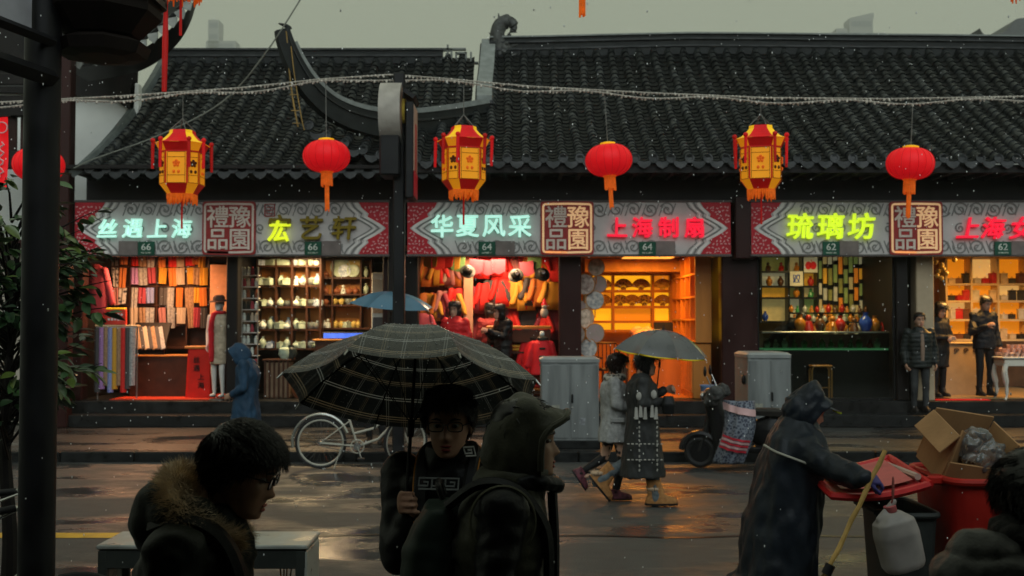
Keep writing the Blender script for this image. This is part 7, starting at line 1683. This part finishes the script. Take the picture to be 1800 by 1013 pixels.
obj('plastic_bag', remesh(MB().ell((.08, -.06, .16), (.14, .10, .12)).ell((.0, -.02, .22), (.1, .08, .1)).ell((.14, -.04, .08), (.09, .09, .08)), .010, 0, 'plastic_bag', PLB, lambda c, n: .03 * noise.noise(c * 16) + .02 * abs(noise.noise(c * 34))), None, bx3)
jp = P(1592, 945, 6.0)
jc = thing('jerrycan', 'translucent white plastic jug hanging by a red cord from the bin handle', 'jug', (jp.x, 6.02, P(1592, 1000, 6.02).z)); jc.rotation_euler = (0, R(-14), R(10))
JUG = M('jug_plastic', (.46, .42, .39), .4, var=.25, scale=7, trans=.45)
obj('body', remesh(MB().loft([(0, 0, 0, .10, .075), (0, 0, .03, .115, .085), (0, 0, .20, .12, .09), (0, 0, .27, .11, .08), (0, 0, .32, .05, .045)], 28, 3.2).cap((-.08, 0, .30), (.03, 0, .37), .018, .018), .009, 2, 'body', JUG), None, jc)
obj('cap', MB().lathe([(.03, .32), (.034, .325), (.034, .355), (0, .36)], n=16), M('jug_cap_red', (.4, .1, .1), .4), jc, True); obj('cord', MB().tube(spline([(.0, 0, .34), (.03, -.02, .42), (.06, 0, .5), (.04, .02, .4)], 5), .005, 5), M('cord_red', (.25, .07, .06), .6), jc)
brt, brb = P(1556, 792, 6.10), P(1452, 1010, 6.06)
br = thing('broom', 'long bamboo-handled broom held upright by the street cleaner', 'broom', (0, 0, 0))
dirb = (brb - brt).normalized(); hnd = brb + dirb * .10; tip = brb + dirb * .52
obj('handle', MB().tube([brt + (hnd - brt) * (i / 10) + Vector((.004 * math.sin(i * 2.1), 0, 0)) for i in range(11)], [.013 + .002 * (i % 2) for i in range(11)], 8), M('bamboo', (.46, .29, .09), .4, var=.3, scale=10), br, True)
bs = MB(); random.seed(6)
for i in range(160):
    s_ = brb + dirb * rnd(-.06, .05); e = tip + Vector((rnd(-.16, .16), rnd(-.08, .08), rnd(-.02, .06))); e.z = max(e.z, .01); bs.tube([s_, s_.lerp(e, .5) + Vector((rnd(-.01, .01), 0, 0)), e], [.004, .0035, .002], 4)
obj('bristles', bs, M('twig_bristle', (.12, .08, .03), .7, var=.4), br, kind='stuff'); obj('binding', MB().tube([brb + dirb * -.06, brb + dirb * .0], .028, 10), POST, br, True)
# ---- grey metal table
TBG = M('table_grey', (.34, .35, .32), .38, var=.3, scale=7, rvar=.12); TBD = M('table_dark', (.035, .04, .036), .45, var=.2)
x0, x1 = P(170, 960, 5.74).x, P(541, 960, 5.74).x; zt_ = P(541, 958, 5.74).z
tbl = thing('metal_table', 'small grey metal table standing behind the man with fur hood', 'table', ((x0 + x1) / 2, 5.92, 0)); w = x1 - x0
obj('top', MB().box((0, 0, zt_ - .012), (w, .38, .024), .006), TBG, tbl); obj('apron', MB().box((0, -.17, zt_ - .075), (w - .02, .02, .10), .004), TBD, tbl); obj('apron', MB().box((0, .17, zt_ - .075), (w - .02, .02, .10), .004), TBD, tbl)
obj('side_panel', MB().box((w / 2 - .012, 0, (zt_ - .03) / 2), (.016, .36, zt_ - .04), .004), TBG, tbl); obj('side_panel', MB().box((-w / 2 + .012, 0, (zt_ - .03) / 2), (.016, .36, zt_ - .04), .004), TBG, tbl)
for x in (-w / 2 + .03, w / 2 - .04):
    for y in (-.165, .165): obj('leg', MB().box((x, y, (zt_ - .03) / 2), (.05, .035, zt_ - .03), .005), TBD, tbl)
obj('lower_shelf', MB().box((0, 0, .30), (w - .10, .32, .02), .004), TBD, tbl)
sk = thing('skewer_jar', 'jar of thin wooden sticks on the lower shelf of the grey table', 'jar', (P(507, 1000, 5.95).x, 5.85, .311))
obj('jar', MB().lathe([(0, 0), (.05, 0), (.055, .12), (.05, .12), (.045, .01), (0, .01)], n=16), TBD, sk, True)
for i, (dx, dy) in enumerate(((.012, .0), (.03, .01), (-.02, .01), (.0, -.02))): obj('stick', MB().tube([(0, 0, .02), (dx * 1.6, dy, .40 - .03 * i)], .004, 6), WOODH, sk)
# ---- small tree at the left, behind the near post
LEAF = [M('leaf_%d' % i, c, .28, var=.3, scale=9, spec=.6) for i, c in enumerate(((.034, .08, .03), (.05, .11, .032), (.10, .15, .03), (.024, .05, .026)))]
tre = thing('evergreen_tree', 'glossy dark-leaved small tree behind the near post at left', 'tree', (P(8, 800, 6.9).x, 6.95, 0))
random.seed(17)
obj('trunk', MB().tube(spline([(0, 0, 0), (.02, 0, .5), (-.03, .02, 1.1), (.0, .0, 1.7), (.03, .03, 2.4)], 5), [.06 - .0022 * i for i in range(21)], 8), WOODK, tre, True)
lm = []
for sc in (1.0,):
    for m_ in LEAF:
        mb = MB(); L, w = .12, .028; pr_ = [(0, .0), (.2, .75), (.45, 1), (.7, .8), (.9, .35), (1, 0)]
        for q, k in pr_: mb.v += [(-w * k, L * q, .006 * k - .02 * q * q), (0, L * q, -.004 * k - .02 * q * q), (w * k, L * q, .006 * k - .02 * q * q)]
        for i in range(5): mb.f += [(3 * i, 3 * i + 1, 3 * i + 4, 3 * i + 3), (3 * i + 1, 3 * i + 2, 3 * i + 5, 3 * i + 4)]
        lm.append((mb, mb.mesh('leaf', m_, True, 180)))
crown = link('crown', None, tre); big = [MB() for _ in LEAF]; nleaf = 0; stems = MB(); twigs = []
for i in range(120):
    a = rnd(0, 2 * PI); z = rnd(1.32, 2.75); rad = (.30 + .30 * math.sin((z - 1.25) / 1.55 * PI)) * rnd(.55, 1.12); c = Vector((rad * math.cos(a) - .05, rad * math.sin(a) * .8, z))
    b = Vector((.0, .0, z - rnd(.15, .4))); mid = b.lerp(c, .55) + Vector((0, 0, .06)); end = c + (c - b).normalized() * .16 + Vector((0, 0, -.05)); stems.tube([b, mid, c, end], [.010, .007, .004, .002], 5)
    for k in range(random.randrange(9, 15)):
        t = rnd(.35, 1); p = (b.lerp(mid, t * 2) if t < .5 else mid.lerp(end, (t - .5) * 2)) + Vector((rnd(-.04, .04), rnd(-.04, .04), rnd(-.03, .03)))
        d = (c - b); az = math.atan2(d.y, d.x) - PI / 2 + rnd(-1.3, 1.3); rot = Euler((rnd(-.75, .35), rnd(-.6, .6), az)); s_ = rnd(.7, 1.25); mi = random.choice((0, 0, 1, 1, 2, 3, 3)) if z < 2.3 else random.choice((0, 1, 2, 2, 1))
        front = p.y < .05 and nleaf < 290 and random.random() < .6
        if front: o = link('leaf', lm[mi][1], crown, p); o.rotation_euler = rot; o.scale = (s_,) * 3; nleaf += 1
        else: big[mi].T = Matrix.LocRotScale(p, rot, (s_,) * 3); big[mi].add(lm[mi][0].v, lm[mi][0].f)
obj('branches', stems, WOODK, tre, True)
for b_, m_ in zip(big, LEAF): obj('foliage', b_, m_, tre, True, 180, kind='stuff')
# ================================================================== people in the street and shops
NAVY = M('navy_raincoat', (.012, .016, .022), .42, var=.25, scale=10, bump=.12, bscale=60)
GLOVE = M('blue_glove', (.07, .06, .20), .5, var=.15)
def clothe(t, J, top, trou=BLKT, pad=.02, hem=None, r=(.072, .06, .048), vox=.014, wr=.010, shoes=LEA, name='jacket', toes=None, boot=0, disp=None, lr=(.088, .062, .046), nsh='shoe', shk=1.0):
    mb = MB(); torso(mb, J, 1.0, hem, (0, 0), pad)
    for c in 'RL': sleeve(mb, J, c, *r)
    a = obj(name, remesh(mb, vox, 3, name, top, disp or wrinkle(wr * 1.6, 9, (1.3, 1.3, .6) if hem and hem[0] < .65 else (1, 1, 1.5))), None, t)
    tr = MB(); legs(tr, J, lr); obj('trousers', remesh(tr, .015, 3, 'trousers', trou, wrinkle(.006, 9)), None, t)
    for c in 'RL': shoe(J, c, shoes, t, (toes or {}).get(c), boot=boot, name=nsh, k=shk)
    return a
# ---- street cleaner, bent over the bins, facing right
lc = Vector((P(1372, 900, 6.7).x, 6.7, 0))
def cx(u): return (u - 900) * 6.7 / F - lc.x
def czv(v): return P(900, v, 6.7).z
Jc = joints(1.62, pel=(0, cx(1372), .84), chest=(0, cx(1388), czv(815)), neck=(0, cx(1402), czv(752)), head=(0, cx(1421), czv(718)), hrot=(R(-24), 0, R(-6)),
            shR=(.19, cx(1400), czv(786)), shL=(-.19, cx(1400), czv(786)), elR=(.38, cx(1438), czv(812)), elL=(-.22, cx(1455), czv(850)), wrR=(.57, cx(1461), czv(817)), wrL=(-.12, cx(1530), czv(858)))
for c in 'RL': Jc['kn' + c].y = -.02; Jc['an' + c].y = -.05
hg_ = frame_from(Jc['wrR'], (-.15, .95, -.1), (.5, .1, .85))
cl1, Tc, bc_ = person('street cleaner in long dark hooded raincoat gripping the broom, facing right', lc, R(-90), Jc, vox=.009, handT={'R': (hg_, (45, 60, 45), (25, 30)), 'L': (frame_from(Jc['wrL'], (0, .9, -.2), (0, .2, .9)), (45, 60, 45), (25, 30))})
ct_ = MB()
def sec(v, u0, u1, ry): return (0, cx((u0 + u1) / 2), czv(v), ry, (u1 - u0) / 2 * 6.7 / F)
ct_.loft([(0, cx(1352), .30, .34, .285), sec(1010, 1294, 1428, .31), sec(950, 1304, 1433, .285), sec(900, 1315, 1437, .265), sec(850, 1324, 1442, .25), sec(800, 1336, 1450, .24), sec(770, 1348, 1443, .205), sec(745, 1366, 1432, .12), sec(728, 1380, 1432, .09)], 32, 2.3)
for c in 'RL': sleeve(ct_, Jc, c, .092, .085, .066, .01)
coat = obj('raincoat', remesh(ct_, .011, 4, 'raincoat', NAVY, wrinkle(.026, 7, (1.2, 1.2, .55))), None, cl1)
obj('reflective_strip', MB().tube(spline([(.08, cx(1336), czv(780)), (.19, cx(1349), czv(788)), (.262, cx(1374), czv(797)), (.278, cx(1398), czv(806))], 5), .0075, 6), M('reflective_tape', (.34, .33, .28), .35), coat)
hood_shell(Tc, NAVY, cl1, lambda q: interp([(0, .03), (.4, .055), (.7, .085), (1, .11)], q)[0], .118, .145, -.15, -.17, .012, droop=.05, amp=3.2, peak=.03)
o = obj('cap_brim', MB().loft([(0, .125, .052, .07, .055), (0, .13, .060, .072, .055)], 20, 2.2), M('cap_grey', (.22, .24, .22), .6), cl1, True); o.matrix_local = Tc.copy()
o = obj('brim_edge', MB().tube([(.06 * math.cos(a), .125 + .056 * math.sin(a), .05) for a in [R(20 + 140 * i / 10) for i in range(11)]], .008, 6), M('brim_lime', (.35, .6, .02), .5), cl1, True); o.matrix_local = Tc.copy()
for c in 'RL':
    gm = MB(); w = Jc['wr' + c]; d = (w - Jc['el' + c]).normalized(); gm.cap(w - d * .05, w + d * .02, .043, .036)
    hT = hg_ if c == 'R' else frame_from(Jc['wrL'], (0, .9, -.2), (0, .2, .9)); hand(gm, hT, (45, 60, 45), thumb=(25, 30), sc=1.12, sgn=1 if c == 'R' else -1, r=.0105); obj('glove', remesh(gm, .006, 1, 'glove', GLOVE), None, cl1)
tr = MB(); legs(tr, Jc); obj('trousers', remesh(tr, .015, 3, 'trousers', BLKT), None, cl1)
for c in 'RL': shoe(Jc, c, POST, cl1, boot=.1, name='boot')
# ---- walker in blue hooded coat at the left kerb
BLUE = M('blue_coat', (.016, .045, .085), .6, var=.25, scale=8)
lb_ = Vector((P(432, 800, 14.25).x, 14.25, 0))
Jb = joints(1.66, head=(0, .09, 1.48), hrot=(R(-22), 0, 0), neck=(0, .0, 1.37), chest=(0, -.02, 1.2), wrR=(.14, .16, .95), wrL=(-.14, .16, .95), elR=(.24, -.02, 1.05), elL=(-.24, -.02, 1.05), knR=(.09, .16, .47), anR=(.09, .12, .10), knL=(-.09, -.02, .46), anL=(-.09, -.34, .14))
bw1, Tb, _ = person('walker in dark blue hooded coat stepping along the left kerb', lb_, R(90), Jb, vox=.012)
clothe(bw1, Jb, BLUE, BLKT, .03, (.56, .24, .2), toes={'R': (0, .97, .2), 'L': (0, .8, -.55)}, name='coat')
hood_shell(Tb, BLUE, bw1, lambda q: interp([(0, .06), (.5, .08), (1, .11)], q)[0], .12, .15, -.15, -.18, .012, droop=.03)
# ---- two women sharing an umbrella, walking right
GREYW = M('grey_wool', (.30, .30, .29), .85, var=.18, scale=30, bump=.25, bscale=90); PATT = pattern_mat('patterned_black_coat', (.010, .011, .011), (.013, .014, .014), 9, 'vor')
FURB = M('tan_boot', (.32, .15, .05), .75, var=.3, scale=30); DEN = M('grey_denim', (.10, .12, .13), .75, var=.3, scale=30)
la = Vector((P(1080, 860, 11.7).x, 11.72, 0))
Ja = joints(1.54, head=(0, .04, 1.415), wrR=(.16, .16, .98), wrL=(-.16, .10, .9), elR=(.22, .0, 1.03), knR=(.09, .08, .46), anR=(.09, .0, .07), knL=(-.08, -.10, .44), anL=(-.08, -.36, .26))
wa, Ta, _ = person('woman in grey wool coat walking at the left under the grey umbrella', la, R(-90), Ja, skin=SKIN2, vox=.012)
clothe(wa, Ja, GREYW, BLKT, .025, (.62, .215, .185), toes={'L': (0, .55, -.8)}, shoes=M('pink_trainer', (.10, .03, .04), .5, var=.8, scale=20), name='coat', lr=(.075, .052, .04))
obj('hair', hair_mb(Ta, .02, lambda th: interp([(-1, -.11), (0, -.10), (.4, -.03), (.7, .04), (1, .058)], math.sin(th))[0], -.115, 500, .07, 3, .9), HAIRB, wa, True, 180); face_parts(wa, Ta)
obj('scarf', remesh(MB().tube([(.09 * math.cos(a), .01 + .09 * math.sin(a), 1.30 + .01 * math.sin(2 * a)) for a in [2 * PI * i / 16 for i in range(17)]], .04, 8), .012, 2, 'scarf', pattern_mat('leopard_scarf', (.02, .018, .016), (.4, .36, .3), 26, 'vor')), None, wa)
obj('pocket_flap', MB().box((.20, .02, .86), (.02, .15, .05), .008), GREYW, wa)
lb2 = Vector((P(1130, 870, 11.3).x, 11.35, 0))
Jk = joints(1.58, head=(0, .04, 1.455), wrR=(.14, .20, 1.08), elR=(.24, -.02, 1.06), elL=(-.24, .0, 1.05), wrL=(-.12, .26, 1.18), knR=(.09, .10, .47), anR=(.09, .12, .075), knL=(-.08, -.12, .46), anL=(-.09, -.44, .24))
wk, Tk, _ = person('woman in long black patterned coat walking at the right under the grey umbrella', lb2, R(-90), Jk, vox=.012, curl=(50, 60, 45))
cot = clothe(wk, Jk, PATT, DEN, .04, (.30, .25, .24), toes={'R': (0, 1, 0), 'L': (0, .62, -.75)}, shoes=FURB, boot=.09, shk=1.3, name='coat', nsh='boot', lr=(.085, .065, .058))
WP = M('pattern_white', (.32, .31, .28), .8, var=.3); BR = MB()
for x_, y_, z_ in ((.235, -.03, .72), (.225, .10, .72), (.25, .0, 1.0), (.235, -.10, .98)):
    pass
for yy in (-.06, .12):
    for k in range(11): obj('coat_dash', MB().box((.272 - .0 * k, yy - .0, .40 + k * .048 + rnd(-.008, .008)), (.02, .014, .026), .003, rot=(rnd(-.4, .4), 0, 0)), WP, cot)
for zz_ in (.50, .66):
    for k in range(9): obj('coat_dash', MB().box((.262, -.17 + k * .042, zz_), (.024, .024, .012), .003), WP, cot)
for yy, zz_ in ((-.09, .98), (-.045, 1.0), (.0, .98), (.07, 1.0), (.11, .98)): obj('coat_motif', MB().prism([(-.02, -.07), (.02, -.07), (.012, .05), (-.012, .05)], -.012, .012), WP, cot, loc=(.268, yy, zz_), rot=(0, 0, R(90)))
for yy, zz_ in ((-.06, 1.14), (.09, 1.16)): obj('coat_motif', MB().ell((0, 0, 0), (.014, .03, .045)), WP, cot, True).location = (.262, yy, zz_)
for c in 'RL':
    a = Jk['an' + c]; fur_ring([tuple(a + Vector((.05 * math.cos(t), -.015 + .055 * math.sin(t), .11 - (.03 if c == 'L' else 0)))) for t in [2 * PI * i / 10 for i in range(11)]], .02, .03, 260, M('cream_fur', (.5, .36, .24), .8), wk, 3, 'boot_fur')
obj('hair', hair_mb(Tk, .022, lambda th: interp([(-1, -.11), (0, -.10), (.4, -.03), (.7, .04), (1, .058)], math.sin(th))[0], -.115, 500, .07, 5, .9), HAIR, wk, True, 180); face_parts(wk, Tk)
obj('bag', remesh(MB().loft([(.24, .24, .96, .05, .06), (.25, .24, 1.06, .055, .07), (.24, .24, 1.14, .04, .05)], 16, 3), .012, 1, 'bag', BLKN), None, wk)
UG = M('umbrella_grey', (.10, .103, .104), .35, var=.2, scale=4, rvar=.1, coat=.3); UYE = M('umbrella_yellow_trim', (.85, .6, .02), .5)
umbrella('grey_umbrella', 'dark grey umbrella with yellow trim inside, over two walking women', .51, .235, UG, P(1166, 580, 11.5), (R(4), R(6), 0), .72, R(12), edge=None, sag=.05)
ug = [o for o in COL.objects if o.name == 'grey_umbrella'][0]; hs_ = [c for c in ug.children if c.name.startswith('canopy_panel')]
def trim(k0, k1):
    mb = MB(); pts = []
    for k in range(k0, k1):
        A0, A1 = R(12) + 2 * PI * k / 8, R(12) + 2 * PI * (k + 1) / 8
        for w in [i / 6 for i in range(7)]: pts.append(Vector((math.cos(A0), math.sin(A0), 0)).lerp(Vector((math.cos(A1), math.sin(A1), 0)), w) * .485 + Vector((0, 0, -.235 - .012 * 4 * w * (1 - w) - .012)))
    return mb.tube(pts, .008, 6)
for k in range(8): obj('inner_trim', trim(k, k + 1), UYE, ug)
# ---- blue umbrella and the person under it
umbrella('blue_umbrella', 'plain steel blue umbrella on the pavement behind the kerb post', .60, .19, M('umbrella_blue', (.085, .19, .28), .35, var=.12, scale=3, coat=.3), P(690, 513, 15.4), (R(6), R(5), 0), .8, R(20), sag=.04)
Jd = joints(1.66, wrR=(.08, .24, 1.25), elR=(.22, .1, 1.08))
pu = Vector((P(660, 700, 15.4).x, 15.45, .14)); d1, Td, _ = person('person in dark coat mostly hidden under the blue umbrella', pu, R(170), Jd, vox=.014, curl=(55, 60, 45)); clothe(d1, Jd, BLKN, BLKT, .03, (.5, .24, .19), name='coat'); obj('hair', hair_mb(Td, .018, short_hairline, -.072, 200, .04, 5, .5), HAIR, d1, True, 180); face_parts(d1, Td)
# ---- in the shops
REDC = M('red_padded_coat', (.50, .014, .016), .55, var=.2, scale=8)
def shopper(label, u, Y, rz, H, top, hairkind='short', pose=None, hem=(.72, .2, .15), trou=BLKT, disp=None, z=None, skin=SKIN, pad=.028, shoes=LEA, boot=0, nsh='shoe', seed=1):
    J = joints(H, **(pose or {})); t, T, _ = person(label, Vector((P(u, 690, Y).x, Y, FZ + .004 if z is None else z)), rz, J, skin=skin, vox=.011, curl=(30, 45, 35))
    clothe(t, J, top, trou, pad, hem, disp=disp, shoes=shoes, boot=boot, nsh=nsh)
    hl = short_hairline if hairkind == 'short' else (lambda th: interp([(-1, -.115), (0, -.105), (.35, -.05), (.6, .03), (.8, .055), (1, .06)], math.sin(th))[0])
    hb_ = hair_mb(T, .014 if hairkind == 'short' else .03, hl, -.072 if hairkind == 'short' else -.118, 260, .04 if hairkind == 'short' else .08, seed, .5 if hairkind == 'short' else 1.0)
    if hairkind == 'long': hb_.loft([tuple((T @ Vector((0, -.05, -.16)))[:]) + (.085, .05), tuple((T @ Vector((0, -.045, -.05)))[:]) + (.10, .07), tuple((T @ Vector((0, -.03, .02)))[:]) + (.095, .08)], 20)
    if hairkind == 'bun': hb_.ell(T @ Vector((0, -.09, .10)), .045)
    obj('hair', hb_, HAIR, t, True, 180); face_parts(t, T); return t, J, T
shopper('woman in red padded coat with folded arms in front of the clothes shop', 800, 18.55, R(158), 1.66, REDC, 'long', dict(elR=(.27, .02, 1.08), wrR=(.06, .20, 1.12), elL=(-.27, .02, 1.08), wrL=(-.04, .19, 1.10)), (.70, .23, .18), pad=.045)
shopper('woman in black leaning at the clothes shop counter', 884, 19.1, R(120), 1.64, BLKN, 'long', dict(elR=(.2, .1, 1.08), wrR=(.1, .30, 1.18), elL=(-.2, .1, 1.08), wrL=(-.06, .32, 1.18), head=(0, .08, 1.50)))
shopper('woman with long hair facing the red jackets deep in the clothes shop', 862, 19.7, R(20), 1.66, M('maroon_coat', (.20, .02, .02), .7, var=.2), 'long')
VEST = M('black_puffer', (.014, .018, .017), .42, var=.25, scale=12); JNS = M('faded_black_jeans', (.035, .038, .04), .75, var=.5, scale=6)
v1, Jv, Tv = shopper('man in black ribbed puffer jacket with a cigarette on the gift shop threshold', 1617, 18.42, R(178), 1.70, VEST, 'short', dict(elL=(-.26, -.02, 1.08), wrL=(-.25, .06, .84), elR=(.26, -.02, 1.08), wrR=(.25, .06, .84)), (.78, .2, .155), JNS, puff(.010, .07), z=.341, pad=.035, seed=4)
obj('shirt_front', MB().loft([(0, .145, .90, .03, .02), (0, .165, 1.1, .035, .02), (0, .14, 1.32, .03, .02), (0, .10, 1.40, .03, .02)], 12), M('tan_shirt', (.22, .15, .11), .7), v1, True)
obj('cigarette', MB().tube([Jv['wrR'] + Vector((.01, .08, -.09)), Jv['wrR'] + Vector((.02, .13, -.12))], .005, 6), PRINT, v1)
shopper('woman with hair bun in black coat looking at her hands, inside the gift shop', 1650, 19.1, R(205), 1.66, BLKT, 'bun', dict(elR=(.2, .08, 1.06), wrR=(.04, .26, 1.06), elL=(-.2, .08, 1.06), wrL=(-.02, .25, 1.04), head=(0, .06, 1.53), hrot=(R(-18), 0, 0)), (.55, .19, .15), boot=.08, nsh='boot')
shopper('man in dark jacket looking down at his phone, inside the gift shop', 1731, 19.25, R(192), 1.80, M('dark_jacket', (.012, .014, .018), .6, var=.2), 'short', dict(elR=(.27, .02, 1.14), wrR=(.13, .27, 1.27), elL=(-.27, -.04, 1.15), wrL=(-.25, .08, .90), head=(0, .06, 1.66), hrot=(R(-20), 0, R(10))), (.86, .19, .15), boot=.06, nsh='boot', seed=6)
ph = thing('phone', 'phone in the hand of the man inside the gift shop', 'phone', (P(1713, 590, 18.95).x, 18.95, FZ + 1.29)); obj('case', MB().box((0, 0, 0), (.07, .012, .14), .008, rot=(R(-40), 0, 0)), POST, ph); obj('screen', MB().box((0, .009, .0), (.062, .003, .12), rot=(R(-40), 0, 0)), EYEB, ph)
shopper('person in black bending over the counter of the glassware shop', 1372, 19.75, R(-100), 1.66, BLKT, 'short', dict(pel=(0, -.12, .95), chest=(0, .08, 1.22), neck=(0, .24, 1.36), head=(0, .36, 1.38), hrot=(R(-48), 0, 0), shR=(.18, .19, 1.31), shL=(-.18, .19, 1.31), elR=(.24, .34, 1.24), wrR=(.16, .48, 1.24), elL=(-.24, .34, 1.24), wrL=(-.16, .48, 1.24)), (.66, .19, .15))
# ---- shop mannequin
MANN = M('mannequin_white', (.62, .60, .55), .35, var=.05); Jm = joints(1.74, wrR=(.20, .06, .93), elR=(.24, -.02, 1.12), wrL=(-.20, .06, .93), elL=(-.24, -.02, 1.12), knL=(-.08, .06, .5), anL=(-.08, .02, .09))
mq = thing('mannequin', 'white shop mannequin in beige dress, red scarf and brimmed hat', 'mannequin', (P(384, 690, 18.85).x, 18.9, FZ + .03), R(165)); mb = MB(); Tm = HT(Jm); head_mb(mb, Tm); mb.cap(Jm['neck'] - Vector((0, 0, .05)), Tm @ Vector((0, -.035, -.07)), .05, .048); torso(mb, Jm, .82)
for c in 'RL': mb.cap(Jm['sh' + c], Jm['el' + c], .042, .036); mb.cap(Jm['el' + c], Jm['wr' + c], .035, .025); mb.cap(Jm['hip' + c], Jm['kn' + c], .075, .05); mb.cap(Jm['kn' + c], Jm['an' + c], .052, .032); mb.ell(Jm['an' + c] + Vector((0, .05, -.05)), (.034, .10, .03)); hand(mb, frame_from(Jm['wr' + c], (0, .2, -1), (1 if c == 'R' else -1, 0, 0)), (15, 20, 15), sgn=1 if c == 'R' else -1, r=.010)
obj('body', remesh(mb, .010, 2, 'body', MANN), None, mq)
dr = MB(); torso(dr, Jm, .92, (.58, .17, .13), (0, 0), .014); obj('dress', remesh(dr, .013, 2, 'dress', M('beige_dress', (.42, .34, .24), .75, var=.3, scale=16), wrinkle(.008, 10)), None, mq)
obj('scarf', remesh(MB().tube([(.085 * math.cos(a), .0 + .085 * math.sin(a), 1.47) for a in [2 * PI * i / 14 for i in range(15)]], .032, 8).tube(spline([(.06, .08, 1.46), (.075, .15, 1.25), (.07, .15, .95), (.07, .15, .62)], 5), .045, 8, sx=1.3), .014, 2, 'scarf', M('scarf_red', (.5, .012, .02), .7, var=.2), wrinkle(.008, 12)), None, mq)
ht_ = obj('hat', MB().lathe([(0, .16), (.07, .155), (.10, .12), (.105, .07), (.18, .055), (.185, .05), (.10, .06), (.0, .06)], n=24), M('hat_brown', (.08, .035, .025), .7), mq, True); ht_.matrix_local = Tm @ Matrix.Rotation(R(-8), 4, 'X')
obj('base', MB().lathe([(0, 0), (.18, 0), (.18, .012), (0, .016)], n=24), STEEL, mq, True).location = (0, 0, -.03)
# ================================================================== falling sleet
random.seed(44); rn = MB()
for _ in range(1500):
    Y = rnd(3.0, 17.0) ** 1.0; u, v = rnd(-60, 1860), rnd(-40, 1000); p = P(u, v, Y)
    if p.z < .1: continue
    r = rnd(.0016, .0036) * (.55 + Y / 12); rn.ell(p, (r, r, r * rnd(1, 2.0)), n=5, m=3)
obj('sleet', rn, M('sleet_drop', (.9, .92, .92), .3), kind='stuff')
# ================================================================== damp haze over the whole place
hz = M('haze_placeholder', (1, 1, 1)); hm = bpy.data.materials.new('haze'); hm.use_nodes = True; hm.node_tree.nodes.clear()
vo = hm.node_tree.nodes.new('ShaderNodeVolumePrincipled'); vo.inputs['Density'].default_value = .0006; vo.inputs['Color'].default_value = (.96, .98, .93, 1); vo.inputs['Anisotropy'].default_value = .2
ou = hm.node_tree.nodes.new('ShaderNodeOutputMaterial'); hm.node_tree.links.new(vo.outputs[0], ou.inputs['Volume'])
HAZE = True
if HAZE: obj('haze', MB().box((0, 635, 174.0), (2300, 1300, 350.1)), hm, kind='stuff')
